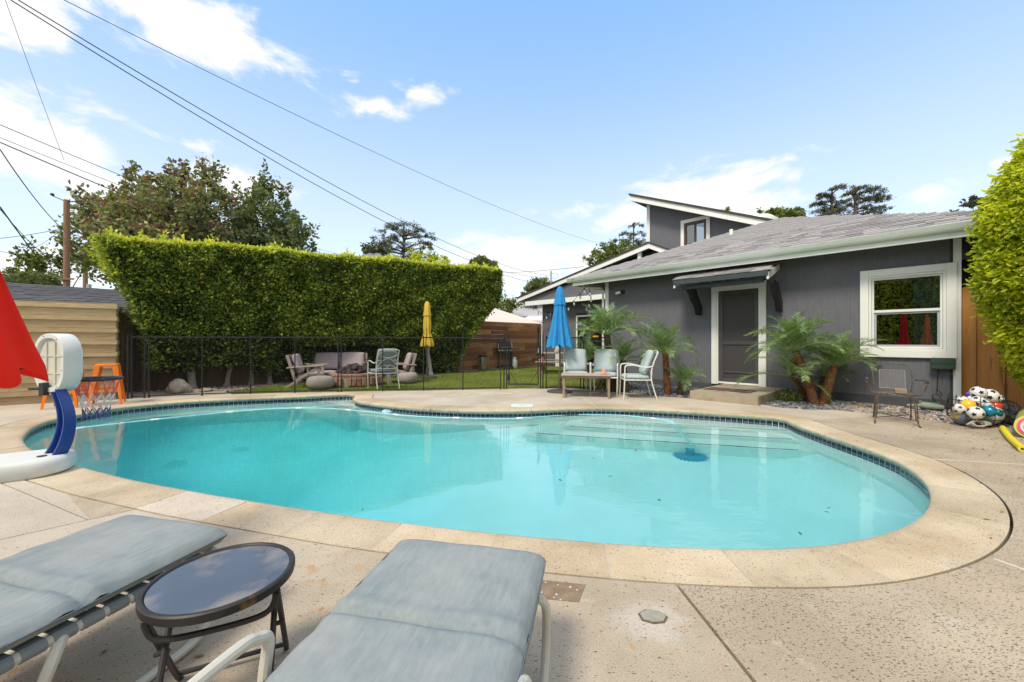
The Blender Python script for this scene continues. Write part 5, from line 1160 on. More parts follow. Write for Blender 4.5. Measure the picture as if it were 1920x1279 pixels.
aw2 = thing('corrugated_awning', 'white corrugated awning with a scalloped edge behind the brown fence', 'awning', D(975, 600, 25) * Vector((1, 1, 0)) if False else (D(975, 600, 25).x, 25, 0))
aL = D(979, 601, 25); aR = D(1020, 601, 25); zt2 = D(1000, 593, 26.5).z; mb = MB(); vs = []; fs = []; nn_ = 40
for i in range(nn_ + 1):
    xx = (aR.x - aL.x + 1.5) * i / nn_; dz = .03 if i % 2 else 0; vs += [(xx, 0, aL.z + dz), (xx + .6, 2.0, zt2 + dz + .05), (xx, 0, aL.z - .16 + (.05 if i % 2 else 0))]
for i in range(nn_): fs += [(i * 3, i * 3 + 3, i * 3 + 4, i * 3 + 1), (i * 3 + 2, i * 3 + 5, i * 3 + 3, i * 3)]
mb.add(vs, fs); mb.build('roof_sheet', M['awning_white'], aw2)
mb = MB(); mb.tube([(0, .1, 0), (0, .1, aL.z - .1)], .04, 6); mb.tube([(1.3, .1, 0), (1.3, .1, aL.z - .1)], .04, 6); mb.build('post', M['awning_white'], aw2)
mat('canvas_beige', (.60, .50, .44), (.68, .58, .52), rough=.8, scale=2)
tn = thing('canopy_tent', 'beige canvas canopy peeking over the brown fence at the end of the hedge', 'canopy', (D(950, 600, 19).x, 20, 0))
e_ = D(950, 609.5, 20).z; tp_ = D(925, 577, 22.5).z; mb = MB(); mb.add([(-2.6, 0, e_), (2.0, 0, e_), (2.0, 4.5, e_), (-2.6, 4.5, e_), (-.9, 2.2, tp_)], [(0, 1, 4), (1, 2, 4), (2, 3, 4), (3, 0, 4)]); mb.prism([(-2.6, 0, e_), (2.0, 0, e_), (2.0, 0, e_ - .2), (-2.6, 0, e_ - .2)], (0, .01, 0)); mb.build('canopy_top', M['canvas_beige'], tn)
for q in ((-2.5, .1), (1.9, .1), (-2.5, 4.4), (1.9, 4.4)): mb = MB(); mb.tube([(*q, 0), (*q, e_)], .03, 6); mb.build('leg', M['gutter_white'], tn)
mat('chimney_grey', (.16, .17, .19), (.22, .23, .25), rough=.9)
nhouse('hilltop_house', 'grey roof peak just visible above the hedge left of the cedar', 668, 712, 486, 474, 36, 'chimney_grey', 'chimney_grey', depth_=3)

# ------------------------------------------------------------------ poles and wires
up = thing('utility_pole', 'tall brown wooden utility pole beside the red-leaved tree', 'utility pole', (D(125, 540, 13).x, 13, 0))
tpz = D(125, 375, 13).z; mb = MB(); mb.tube([(0, 0, -.1), (0, 0, tpz)], [.095, .075], 12); mb.build('pole', M['pole_wood'], up, smooth=True)
mb = MB(); a = D(98, 367, 13); b = D(152, 377, 13); mb.tube([(a.x - up.location.x, 0, a.z), (0, 0, tpz - .06), (b.x - up.location.x, 0, b.z)], .018, 6); mb.lathe([(0, 0), (.05, .01), (.05, .06), (0, .09)], 8, (a.x - up.location.x, 0, a.z)); mb.build('bracket_arm', M['black_metal'], up)
mb = MB(); a = D(118, 524, 13); b = D(144, 524, 13); mb.beam((a.x - up.location.x, -.1, a.z), (b.x - up.location.x, -.1, b.z), .05, .05); mb.build('step_arm', M['pole_wood'], up)
up2 = thing('far_pole', 'slimmer distant utility pole just right of the tall one', 'utility pole', (D(160, 540, 22).x, 22, 0)); mb = MB(); mb.tube([(0, 0, 0), (0, 0, D(160, 470, 22).z)], [.11, .1], 8); mb.build('pole', M['pole_wood'], up2, smooth=True)
up3 = thing('service_mast', 'thin grey service mast with a loop of cable beyond the wing roof', 'mast', (D(1033, 540, 30).x, 30, 0)); mb = MB(); mb.tube([(0, 0, 2), (0, 0, D(1033, 508, 30).z)], .07, 8); mb.build('pole', M['grey_frame'], up3, smooth=True)
lp_ = D(1036, 514, 30); mb = MB(); mb.tube([(.05 + .3 * math.sin(k / 10 * 2 * PI) + .2, 0, lp_.z - .15 + .22 * math.cos(k / 10 * 2 * PI)) for k in range(10)], .012, 4, closed=True); mb.build('cable_loop', M['wire'], up3)
def wire(label, a, b, Ya, Yb, r=.010, sag=0., mids=(), group='overhead wires'):
    """a, b photo points; the wire hangs between two real points, with its own distance at each end"""
    p = D(*a, Ya); q = D(*b, Yb); pts = []
    for i in range(33):
        t = i / 32; u = p.lerp(q, t); pts.append((u.x, u.y, u.z - sag * 4 * t * (1 - t)))
    mb = MB(); mb.tube(pts, r, 5); return tag(mb.build('overhead_wire', M['wire'], smooth=True), label, 'wire', group)
def wsag(a, b, m, Ya, Yb):
    """sag so that the wire passes the photo point m"""
    p = D(*a, Ya); q = D(*b, Yb); best = None
    for i in range(1, 200):
        t = i / 200; u = p.lerp(q, t); px = CX + u.x / u.y * F
        if best is None or abs(px - m[0]) < best[0]: best = (abs(px - m[0]), t, u)
    _, t, u = best; zz = H - (m[1] - CY) / F * u.y; return (u.z - zz) / (4 * t * (1 - t))
for lab, a, b, mpt, Ya, Yb, r_ in [
    ('lower thick cable of the pair from the top left corner to the far mast', (20, 0), (1022, 520), (400, 232), 6.5, 30, .010),
    ('upper thin cable of the pair from the top left corner to the far mast', (34, 0), (1030, 517), (410, 228), 6.6, 30, .010),
    ('single thin wire crossing the open sky from top left to the clerestory', (120, 0), (1128, 458), (440, 158), 7, 26, .0065),
    ('wire from the left frame edge running into the red-leaved tree, uppermost', (0, 234), (640, 478), (210, 322), 8, 24, .008),
    ('faint wire from the left frame edge just below the uppermost one', (0, 258), (640, 482), (195, 335), 8, 24, .006),
    ('thick wire from the left frame edge passing in front of the red-leaved tree', (0, 267), (860, 560), (200, 352), 8, 26, .012),
    ('sagging cable curving down from the left edge to the utility pole', (0, 280), (118, 430), (50, 352), 8.5, 13, .011),
    ('steep black cable at far left coming down to the garage roof', (0, 388), (82, 498), (38, 440), 8, 13, .013),
    ('thinner steep cable parallel to the black one above the garage', (0, 392), (160, 510), (40, 438), 8.4, 20, .008),
    ('short straight wire from the left edge to the utility pole', (0, 447), (110, 430), (55, 440), 10, 13, .008),
    ('near vertical faint wire falling from the top left corner', (10, 0), (120, 300), (64, 150), 9, 12, .005),
    ('wire from the left end of the wing roof to the hedge end', (940, 512), (1094, 500), (1010, 508), 26, 22, .012),
    ('lowest wire leaving the hedge end towards the roofs', (935, 513), (1040, 541), (985, 527), 26, 30, .012),
    ('looping low wire between the utility pole and the left edge', (0, 472), (112, 432), (60, 466), 10, 13, .006)]:
    wire(lab, a, b, Ya, Yb, r_, wsag(a, b, mpt, Ya, Yb))
# ------------------------------------------------------------------ object materials
mat('chair_white', (.72, .72, .68), (.66, .66, .62), rough=.35, scale=5)
mat('cushion_grey', (.36, .43, .44), (.45, .52, .52), rough=.9, scale=5, bump=.15, bscale=12, bdist=.02, rnd=.04)
mat('cushion_sage', (.20, .26, .25), (.28, .34, .33), rough=.9, scale=7)
mat('cushion_mauve', (.40, .33, .33), (.48, .41, .41), rough=.95, scale=7, bump=.2, bscale=14, bdist=.01)
mat('teak', (.25, .17, .11), (.40, .30, .21), rough=.75, scale=6, stretch=(1, 1, 6), rnd=.12, bump=.2)
mat('teak_grey', (.32, .26, .21), (.44, .37, .31), rough=.8, scale=7, rnd=.12)
mat('orange_paint', (.85, .21, .01), (.78, .18, .01), rough=.35, scale=5)
mat('hoop_white', (.66, .68, .66), (.58, .60, .57), rough=.6, scale=3, bump=.15, bscale=120, bdist=.002)
mat('hoop_blue', (.012, .045, .22), (.015, .06, .28), rough=.35)
mat('steel', (.5, .5, .5), (.4, .4, .4), rough=.3, metal=.9)
mat('umbrella_base', (.05, .04, .035), (.08, .065, .055), rough=.55)
mat('pole_bronze', (.10, .085, .07), rough=.4)
def fabric(name, col, col2, trans=.25):
    m = mat(name, col, col2, rough=.85, scale=4, bump=.15, bscale=40, bdist=.004); nt = m.node_tree; b = nt.nodes['Principled BSDF']; o = nt.nodes['Material Output']
    t = nt.nodes.new('ShaderNodeBsdfTranslucent'); t.inputs[0].default_value = (*col, 1); mx = nt.nodes.new('ShaderNodeMixShader'); mx.inputs[0].default_value = trans
    nt.links.new(b.outputs[0], mx.inputs[1]); nt.links.new(t.outputs[0], mx.inputs[2]); nt.links.new(mx.outputs[0], o.inputs['Surface'])
fabric('fabric_blue', (.03, .30, .66), (.045, .36, .74)); fabric('fabric_yellow', (.75, .52, .06), (.80, .58, .09)); fabric('fabric_red', (.92, .035, .014), (.88, .03, .012), .5)
fabric('fabric_orange', (.95, .22, .05), (.9, .2, .05))
fabric('fabric_crimson', (.75, .04, .04), (.7, .03, .03))
def head(f): return math.atan2(f[0], -f[1])

# ------------------------------------------------------------------ mesh pool fence and gate
mesh = bpy.data.materials.new('fence_mesh'); mesh.use_nodes = True; nt = mesh.node_tree; nt.nodes.clear(); o = nt.nodes.new('ShaderNodeOutputMaterial')
t = nt.nodes.new('ShaderNodeBsdfTransparent'); d_ = nt.nodes.new('ShaderNodeBsdfDiffuse'); d_.inputs[0].default_value = (.015, .015, .017, 1); mx = nt.nodes.new('ShaderNodeMixShader'); mx.inputs[0].default_value = .20
nt.links.new(t.outputs[0], mx.inputs[1]); nt.links.new(d_.outputs[0], mx.inputs[2]); nt.links.new(mx.outputs[0], o.inputs[0]); M['fence_mesh'] = mesh
FH = 1.19
def mesh_fence(label, pts, posts, h=FH):
    t = thing('pool_fence', label, 'fence', (pts[0].x, pts[0].y, 0), group='black mesh pool fence runs'); L0 = Vector((pts[0].x, pts[0].y))
    for p in posts:
        q = p - L0; mb = MB(); mb.tube([(q.x, q.y, -.02), (q.x, q.y, h + .035)], .0125, 8); mb.lathe([(.022, 0), (.022, .012), (.013, .02)], 8, (q.x, q.y, 0)); mb.build('post', M['black_metal'], t, smooth=True)
    for a, b in zip(pts, pts[1:]):
        a = a - L0; b = b - L0; mb = MB(); mb.add([(a.x, a.y, .03), (b.x, b.y, .03), (b.x, b.y, h), (a.x, a.y, h)], [(0, 1, 2, 3)]); mb.build('mesh_panel', M['fence_mesh'], t)
        mb = MB(); mb.beam((a.x, a.y, h - .012), (b.x, b.y, h - .012), .006, .028); mb.build('hem', M['black_metal'], t); mb = MB(); mb.beam((a.x, a.y, .035), (b.x, b.y, .035), .006, .022); mb.build('hem', M['black_metal'], t)
P_ = lambda px, py: G(px, py).xy
mesh_fence('black mesh pool fence run from the small gate to the yellow umbrella', [P_(279, 746), P_(379, 742), P_(470, 738.6), P_(553, 736.4), P_(634, 735)], [P_(279, 746), P_(379, 742), P_(470, 738.6), P_(553, 736.4), P_(634, 735)])
mesh_fence('black mesh pool fence run in front of the fire pit and lawn', [P_(639.5, 734.9), P_(717.5, 733.6), P_(794, 732.4), P_(868, 731), P_(939, 730)], [P_(639.5, 734.9), P_(717.5, 733.6), P_(794, 732.4), P_(868, 731), P_(939, 730)])
mesh_fence('black mesh pool fence run behind the blue umbrella', [P_(1024, 729.3), P_(1089, 728.4)], [P_(1024, 729.3), P_(1089, 728.4)])
mesh_fence('short black mesh fence piece between the blue umbrella and the house corner', [P_(1094, 728.4), P_(1137, 729.5)], [P_(1094, 728.4), P_(1137, 729.5)])
mesh_fence('black mesh pool fence end piece beside the board screen', [P_(247, 747), P_(271, 746.5)], [P_(247, 747), P_(271, 746.5), P_(231, 748), P_(239.5, 748)])
def gate(label, a, b, posts, brace=True):
    t = thing('pool_gate', label, 'gate', (a.x, a.y, 0)); q = b - a; dr_ = q.normalized(); W = q.length
    for p in posts:
        u = p - a; mb = MB(); mb.tube([(u.x, u.y, -.02), (u.x, u.y, FH + .06)], .014, 8); mb.build('post', M['black_metal'], t, smooth=True)
    def g(s, z): return (dr_.x * s, dr_.y * s, z)
    mb = MB()
    for s in (0, W): mb.tube([g(s, .1), g(s, FH + .04)], .013, 8)
    mb.tube([g(0, .1), g(W, .1)], .012, 8); mb.tube([g(0, .13), g(W, .11)], .006, 6)
    if brace: mb.tube([g(0, .42), g(W * .28, .12)], .007, 6); mb.tube([g(W, .42), g(W * .72, .12)], .007, 6)
    mb.build('gate_frame', M['black_metal'], t, smooth=True)
    mb = MB(); mb.add([g(0, .12), g(W, .12), g(W, FH - .02), g(0, FH - .02)], [(0, 1, 2, 3)]); mb.build('mesh_panel', M['fence_mesh'], t)
    mb = MB(); mb.box((-.03, -.03, .2), (.03, .02, .34)); mb.build('hinge', M['black_metal'], t, bevel=.005)
    mb = MB(); mb.tube([g(W - .0, FH - .3), g(W, FH + .28)], .02, 8); u = g(W, FH - .3); mb.box((u[0] - .04, u[1] - .05, FH - .42), (u[0] + .04, u[1] + .03, FH - .2)); mb.tube([(u[0], u[1] - .03, FH + .12), (u[0] + .001, u[1] - .03, FH + .28)], .032, 8); mb.build('latch', M['black_metal'], t, bevel=.003)
    mb = MB(); mb.box((u[0] - .012, u[1] - .055, FH - .36), (u[0] + .012, u[1] - .048, FH - .26)); mb.build('latch_plate', M['steel'], t)
gate('black framed mesh gate with corner braces opening onto the lawn', P_(954, 729.3), P_(1009, 729), [P_(945, 729.8), P_(950, 729.7), P_(1013.5, 729), P_(1018, 729)])

# ------------------------------------------------------------------ cushions
def cushion(mb, w, d, t, n=12, crown=.25, puff=None):
    """a soft slab lying on z=0, centred in x, from y=0 to y=d"""
    vs = []; fs = []
    for s in (1, -1):
        for j in range(n + 1):
            for i in range(n + 1):
                u = i / n * 2 - 1; v_ = j / n * 2 - 1; e = (1 - abs(u) ** 6) ** .4 * (1 - abs(v_) ** 6) ** .4; c_ = 1 - .06 * (abs(u * v_) ** 2)
                vs.append((u * w / 2 * c_, d / 2 + v_ * d / 2 * c_, t / 2 + s * t / 2 * (.25 + .75 * e) * (1 + crown * .2 * (1 - u * u) * (1 - v_ * v_))))
    k = (n + 1) ** 2
    for j in range(n):
        for i in range(n):
            a = j * (n + 1) + i; fs.append((a, a + 1, a + n + 2, a + n + 1)); fs.append((k + a, k + a + n + 1, k + a + n + 2, k + a + 1))
    for i in range(n):
        fs += [(i, k + i, k + i + 1, i + 1), (n * (n + 1) + i, n * (n + 1) + i + 1, k + n * (n + 1) + i + 1, k + n * (n + 1) + i), (i * (n + 1), (i + 1) * (n + 1), k + (i + 1) * (n + 1), k + i * (n + 1)), (i * (n + 1) + n, k + i * (n + 1) + n, k + (i + 1) * (n + 1) + n, (i + 1) * (n + 1) + n)]
    return mb.add(vs, fs)
def xf(mb, mtx): mb.v = [tuple(mtx @ Vector(v)) for v in mb.v]; return mb

# ------------------------------------------------------------------ white patio chairs
def patio_chair(label, loc, rz, seat_m='cushion_grey', scroll=False):
    t = thing('patio_chair', label, 'chair', loc, rz, 'white metal patio chairs with grey cushions'); w = .27; r = .0125
    fr = MB()
    for s in (-1, 1):
        mb = MB(); mb.tube([(s * (w - .01), -.25, 0), (s * w, -.235, .36), (s * w, -.23, .60)], [.011, .013, .013], 8); mb.build('leg', M['chair_white'], t, smooth=True)
        mb = MB(); mb.tube(catmull([(s * w * .95, .36, 0), (s * w * .93, .26, .36), (s * w * .90, .28, .62), (s * w * .88, .38, .88)], 4), r, 8); mb.build('leg', M['chair_white'], t, smooth=True)
        mb = MB(); mb.tube(catmull([(s * w, -.23, .595), (s * w, -.20, .635), (s * (w + .005), -.05, .64), (s * w, .14, .60), (s * w * .93, .275, .62)], 5), [.0135] * 21, 8); mb.build('armrest', M['chair_white'], t, smooth=True)
    mb = MB(); mb.tube([(-w, -.235, .36), (w, -.235, .36)], r, 8); mb.tube([(-w, -.235, .36), (-w * .93, .26, .36)], r, 8); mb.tube([(w, -.235, .36), (w * .93, .26, .36)], r, 8); mb.tube([(-w * .93, .26, .36), (w * .93, .26, .36)], r, 8)
    for k in range(5): y = -.15 + k * .09; mb.box((-w, y - .025, .362), (w, y + .025, .366))
    mb.build('seat_frame', M['chair_white'], t, smooth=True)
    mb = MB(); xw = w * .88; by = lambda z: .28 + (z - .62) * .385 if z > .5 else .262
    mb.tube(catmull([(-xw, by(.88), .88), (-xw * .6, by(.905), .905), (0, by(.91), .91), (xw * .6, by(.905), .905), (xw, by(.88), .88)], 4), .012, 8)
    mb.tube([(-xw, by(.47) + .01, .47), (xw, by(.47) + .01, .47)], .011, 8)
    def arc(pts): mb.tube(catmull([(x, by(z) + .012, z) for x, z in pts], 5), .0085, 6)
    arc([(-xw, .80), (-xw * .5, .865), (0, .88), (xw * .5, .865), (xw, .80)]); arc([(-xw, .80), (-xw * .5, .735), (0, .72), (xw * .5, .735), (xw, .80)])
    arc([(-xw, .48), (-xw * .7, .60), (-xw * .2, .69), (xw * .1, .70), (xw * .5, .66), (xw, .66)]); arc([(xw, .48), (xw * .7, .60), (xw * .2, .69), (-xw * .1, .70), (-xw * .5, .66), (-xw, .66)])
    arc([(-xw * .9, .48), (-xw * .2, .55), (0, .49), (xw * .2, .55), (xw * .9, .48)])
    mb.build('back_frame', M['chair_white'], t, smooth=True)
    mb = MB(); cushion(mb, .49, .48, .085); xf(mb, Matrix.Translation((0, -.25, .37))); mb.build('seat_cushion', M[seat_m], t, smooth=True, ang=60)
    mb = MB(); cushion(mb, .47, .50, .10); xf(mb, Matrix.Translation((0, .175, .44)) @ Matrix.Rotation(R(70), 4, 'X')); mb.build('back_cushion', M[seat_m], t, smooth=True, ang=60)
    return t
c1 = (G(1063, 739) + G(1106.5, 740)) / 2; patio_chair('white patio chair nearest the blue umbrella, behind the wooden coffee table', (c1.x, c1.y + .25, 0), head((-.05, -1)))
patio_chair('middle white patio chair, between the coffee table and the palm fronds', (1.93, 8.28, 0), head((-.32, -.95)))
patio_chair('white patio chair turned sideways at the right end of the coffee table', (2.40, 7.78, 0), head((-1, .12)))
patio_chair('white patio chair on the lawn seen from behind, facing the brick fire pit', (-3.02, 9.32, 0), head((-.62, .78)), 'cushion_sage')

# ------------------------------------------------------------------ coffee table and candle
tA = G(1057, 746); tB = G(1141.7, 748); ct = thing('coffee_table', 'low weathered wooden coffee table in front of the white patio chairs', 'coffee table', ((tA.x + tB.x) / 2, (tA.y + tB.y) / 2, 0), math.atan2(tB.y - tA.y, tB.x - tA.x)); Lh = (tB - tA).length / 2
for sx in (-1, 1):
    for y in (0, .42): mb = MB(); mb.box((sx * Lh - .022, y - .0, 0), (sx * Lh + .022, y + .042, .405)); mb.build('leg', M['teak'], ct, bevel=.003)
for k in range(6): mb = MB(); y = -.04 + k * .091; mb.box((-Lh - .05, y, .432), (Lh + .05, y + .084, .452)); mb.build('slat', M['teak_grey'], ct, bevel=.002)
mb = MB(); mb.box((-Lh, .0, .385), (Lh, .022, .431)); mb.box((-Lh, .44, .385), (Lh, .462, .431)); mb.box((-Lh - .02, .0, .385), (-Lh, .46, .431)); mb.box((Lh, .0, .385), (Lh + .02, .46, .431)); mb.build('apron', M['teak'], ct)
mb = MB(); mb.box((-Lh - .012, .02, .10), (-Lh + .012, .44, .125)); mb.box((Lh - .012, .02, .10), (Lh + .012, .44, .125)); mb.box((-Lh, .2, .10), (Lh, .225, .125)); mb.build('stretcher', M['umbrella_base'], ct)
mat('terracotta', (.62, .24, .12), (.72, .36, .22), rough=.7, scale=30)
w = ct.location + Vector((math.cos(ct.rotation_euler.z), math.sin(ct.rotation_euler.z), 0)) * (Lh - .06) + Vector((0, .16, 0)); orn = thing('clay_ornament', 'small orange clay ornament standing on the right end of the coffee table', 'ornament', (w.x, w.y, .452))
mb = MB(); mb.lathe([(.045, 0), (.05, .015), (.042, .03), (.03, .07), (.022, .10), (.0, .12)], 12, fn=lambda r, z, a: r * (1 + .2 * math.cos(3 * a + z * 30))); mb.build('body', M['terracotta'], orn, smooth=True)
mb = MB(); mb.lathe([(.03, 0), (.034, .01), (.02, .05), (0, .06)], 10, (-.05, -.02, 0)); mb.build('foot_piece', M['terracotta'], orn, smooth=True)

# ------------------------------------------------------------------ closed parasols
def parasol(name, label, loc, prof, folds, fab, base_r=.27, pole_r=.019, base=True, top=None, flap=None, tie=None, scallop=.03, pole_z0=0., amp=.16):
    t = thing(name, label, 'parasol', loc)
    if base:
        mb = MB(); mb.lathe([(base_r, 0), (base_r, .018), (base_r * .93, .035), (base_r * .55, .055), (base_r * .2, .075), (.04, .085), (.034, .30), (.03, .31)], 36); mb.build('base', M['umbrella_base'], t, smooth=True)
        mb = MB(); mb.tube([(.035, 0, .26), (.065, 0, .26)], .014, 8); mb.build('knob', M['black_metal'], t, smooth=True)
    zt = prof[0][1]; mb = MB(); mb.tube([(0, 0, pole_z0 + .05), (0, 0, zt)], pole_r, 12); mb.build('pole', M['pole_bronze'], t, smooth=True)
    n = 96; vs = []; fs = []; P2 = prof; m_ = len(P2); ztop, zbot = P2[0][1], P2[-1][1]
    for i, (r, z) in enumerate(P2):
        q = (ztop - z) / (ztop - zbot)
        for k in range(n):
            a = 2 * PI * k / n; wv = math.cos(folds * a + 1.2 * math.sin(a) + .6 * math.sin(q * 3)); rr_ = r * (1 + amp * (.25 + q) * (abs(wv) ** .7 * (1 if wv > 0 else -1)) + .05 * math.sin(a * 2 + 3 * q))
            dz = 0
            if i == m_ - 1: dz = -scallop * math.cos(folds * a + 1.2 * math.sin(a)) + .01 * math.sin(3 * a)
            vs.append((rr_ * math.cos(a), rr_ * math.sin(a), z + dz))
    for i in range(m_ - 1):
        for k in range(n): l = (k + 1) % n; fs.append((i * n + k, i * n + l, (i + 1) * n + l, (i + 1) * n + k))
    mb = MB(); mb.add(vs, fs); mb.build('canopy', M[fab], t, smooth=True, ang=70)
    if flap:
        mb = MB(); vs = []; fs = []
        for i, (r, z) in enumerate(flap):
            q = i / (len(flap) - 1)
            for k in range(n):
                a = 2 * PI * k / n; rr_ = r * (1 + .12 * q * math.cos(folds * a)); vs.append((rr_ * math.cos(a), rr_ * math.sin(a), z - (.02 * abs(math.cos(folds * a / 2)) if q == 1 else 0)))
        for i in range(len(flap) - 1):
            for k in range(n): l = (k + 1) % n; fs.append((i * n + k, i * n + l, (i + 1) * n + l, (i + 1) * n + k))
        mb.add(vs, fs); mb.build('top_flap', M[fab], t, smooth=True, ang=70)
    mb = MB(); mb.lathe([(.03, zt - .01), (.032, zt + .01), (.015, zt + .03), (.012, zt + .05), (0, zt + .055)], 12); mb.build('finial', M['umbrella_base'] if fab != 'fabric_blue' else M[fab], t, smooth=True)
    if tie: mb = MB(); mb.lathe([(tie[0] + .012, tie[1] - .015), (tie[0] + .014, tie[1]), (tie[0] + .012, tie[1] + .015)], 24); mb.build('tie', M[fab], t, smooth=True)
    for k in range(0 if not base else 8):
        a = 2 * PI * k / 8; r, z = prof[-1]; mb = MB(); mb.tube([(.02 * math.cos(a), .02 * math.sin(a), zt - .2), (r * .8 * math.cos(a), r * .8 * math.sin(a), z + .03)], .006, 5); mb.build('rib', M['black_metal'], t)
    return t
b_ = G(1048, 735); parasol('blue_parasol', 'closed bright blue parasol on a dark round base beside the patio chairs', (b_.x + .02, b_.y, 0), [(.02, 2.24), (.06, 2.2), (.085, 2.05), (.10, 1.9), (.115, 1.7), (.14, 1.5), (.17, 1.3), (.20, 1.12), (.215, 1.03), (.222, .99)], 8, 'fabric_blue', .28, flap=[(.04, 2.27), (.075, 2.2), (.10, 2.05), (.118, 1.93), (.124, 1.89)], scallop=.035, amp=.27)
y_ = G(801, 708.5); parasol('yellow_parasol', 'closed yellow parasol tied up on the lawn in front of the hedge', (y_.x, y_.y, 0), [(.03, 2.24), (.07, 2.18), (.085, 2.0), (.09, 1.85), (.105, 1.6), (.10, 1.45), (.085, 1.36), (.12, 1.22), (.155, 1.08), (.17, 1.0), (.16, .95)], 6, 'fabric_yellow', .30, flap=[(.04, 2.28), (.08, 2.2), (.095, 2.0), (.112, 1.87)], tie=(.085, 1.36), scallop=.02, amp=.2)
rp = (-2.225, 1.52, 0); parasol('red_parasol', 'large closed red parasol cut off by the left edge of the picture', rp, [(.03, 2.42), (.07, 2.3), (.10, 2.1), (.105, 1.88), (.115, 1.66), (.14, 1.46), (.20, 1.24), (.245, 1.08), (.272, .99), (.28, .95)], 5, 'fabric_red', .3, scallop=.03, amp=.10)
parasol('orange_parasol', 'closed orange parasol behind the camera that the big window mirrors', (-4.95, -4.3, 0), [(.02, 2.3), (.06, 2.2), (.09, 1.9), (.11, 1.6), (.09, 1.4), (.15, 1.1), (.18, .95)], 6, 'fabric_orange', .3)

parasol('crimson_parasol', 'closed crimson parasol behind the camera, mirrored left of the orange one', (-3.95, -2.45, 0), [(.03, 2.42), (.07, 2.3), (.10, 2.0), (.12, 1.6), (.11, 1.3), (.19, 1.0), (.22, .85)], 6, 'fabric_crimson', .3)
# ------------------------------------------------------------------ orange metal stools
def stool():
    t = thing('metal_stool', '', 'stool', (0, 0, 0), 0, 'orange metal stools'); zt = .70
    mb = MB(); vs = []; n = 24
    for z, s in ((zt - .035, .152), (zt - .008, .15), (zt, .142), (zt - .004, .10)):
        for k in range(n):
            a = 2 * PI * k / n + PI / 4; c_, s_ = math.cos(a), math.sin(a); q = (abs(c_) ** 5 + abs(s_) ** 5) ** (-1 / 5); vs.append((c_ * q * s, s_ * q * s, z))
    fs = [tuple((i * n + k, i * n + (k + 1) % n, (i + 1) * n + (k + 1) % n, (i + 1) * n + k)) for i in range(3) for k in range(n)] + [tuple(3 * n + k for k in range(n))]
    mb.add(vs, fs); mb.build('seat', M['orange_paint'], t, smooth=True)
    for sx in (-1, 1):
        for sy in (-1, 1):
            top = [(sx * .148, sy * .148), (sx * .148, sy * .07), (sx * .142, sy * .07), (sx * .142, sy * .142), (sx * .07, sy * .142), (sx * .07, sy * .148)]
            bot = [(sx * .215, sy * .215), (sx * .215, sy * .185), (sx * .209, sy * .185), (sx * .209, sy * .209), (sx * .185, sy * .209), (sx * .185, sy * .215)]
            mb = MB(); vs = [(x, y, zt - .03) for x, y in top] + [(x, y, 0) for x, y in bot]; n_ = 6
            mb.add(vs, [tuple(range(6)), tuple(range(6, 12))[::-1]] + [(i, (i + 1) % 6, 6 + (i + 1) % 6, 6 + i) for i in range(6)]); mb.build('leg', M['orange_paint'], t)
    mb = MB()
    for sx, sy, ex, ey in ((-1, -1, 1, -1), (1, -1, 1, 1), (1, 1, -1, 1), (-1, 1, -1, -1)): mb.beam((sx * .185, sy * .185, .26), (ex * .185, ey * .185, .26), .004, .024)
    mb.build('brace', M['orange_paint'], t); return t
s1_ = stool(); s1_['label'] = 'orange metal stool standing by the corner of the board screen, behind the hoop rim'; s1_.location = (-7.06, 6.95, 0); s1_.rotation_euler.z = R(38)
s2_ = copy_tree(s1_); s2_['label'] = 'orange metal stool half hidden behind the white backboard of the basketball hoop'; s2_.location = (-7.46, 6.66, 0); s2_.rotation_euler.z = R(28)

# ------------------------------------------------------------------ toy basketball hoop
bn = Vector((.3, .954, 0)).normalized(); bt = Vector((bn.y, -bn.x, 0))
bh_ = thing('basketball_hoop', 'white and blue toy basketball hoop with a tricolour net at the pool edge', 'basketball hoop', (-3.92, 3.42, 0), 0)
def rb(w, d, n=10, r=.2):
    P = []
    for cx, cy, a0 in ((w - r, d - r, 0), (-w + r, d - r, 90), (-w + r, -d + r, 180), (w - r, -d + r, 270)):
        for k in range(n + 1): a = R(a0 + 90 * k / n); P.append((cx + r * math.cos(a), cy + r * math.sin(a)))
    return P
ax = Vector((-.80, -.60)); ay = Vector((.60, -.80)); mb = MB(); rings = []
for z, s in ((0.0, .95), (.02, 1.0), (.085, 1.0), (.115, .985), (.135, .93), (.138, .86)):
    rings.append([(ax.x * (x * s + .47) + ay.x * y * s, ax.y * (x * s + .47) + ay.y * y * s, z) for x, y in rb(.58, .27, 8, .2)])
n_ = len(rings[0]); vs = [p for r_ in rings for p in r_]; fs = [(i * n_ + k, i * n_ + (k + 1) % n_, (i + 1) * n_ + (k + 1) % n_, (i + 1) * n_ + k) for i in range(5) for k in range(n_)] + [tuple(range(n_))[::-1], tuple(5 * n_ + k for k in range(n_))]
mb.add(vs, fs); mb.build('base', M['hoop_white'], bh_, smooth=True, ang=50)
mb = MB(); mb.lathe([(0, .0), (.03, 0), (.03, .006), (0, .008)], 12, (.0, -.10, .138)); mb.build('plug', M['black_metal'], bh_)
cl = [((0, 0), .13, .085), ((.05, .0), .22, .078), ((.075, .01), .34, .072), ((.07, .02), .46, .068), ((.03, .03), .58, .066), ((-.03, .04), .69, .062)]
cp = catmull([(c_[0][0], c_[0][1], c_[1]) for c_ in cl], 4); wd = np.interp(np.linspace(0, 5, len(cp)), range(6), [c_[2] for c_ in cl])
mb = MB(); sec = [(-1, -.55), (1, -.55), (1, .55), (.55, .55), (.55, .1), (-.55, .1), (-.55, .55), (-1, .55)]; vs = []
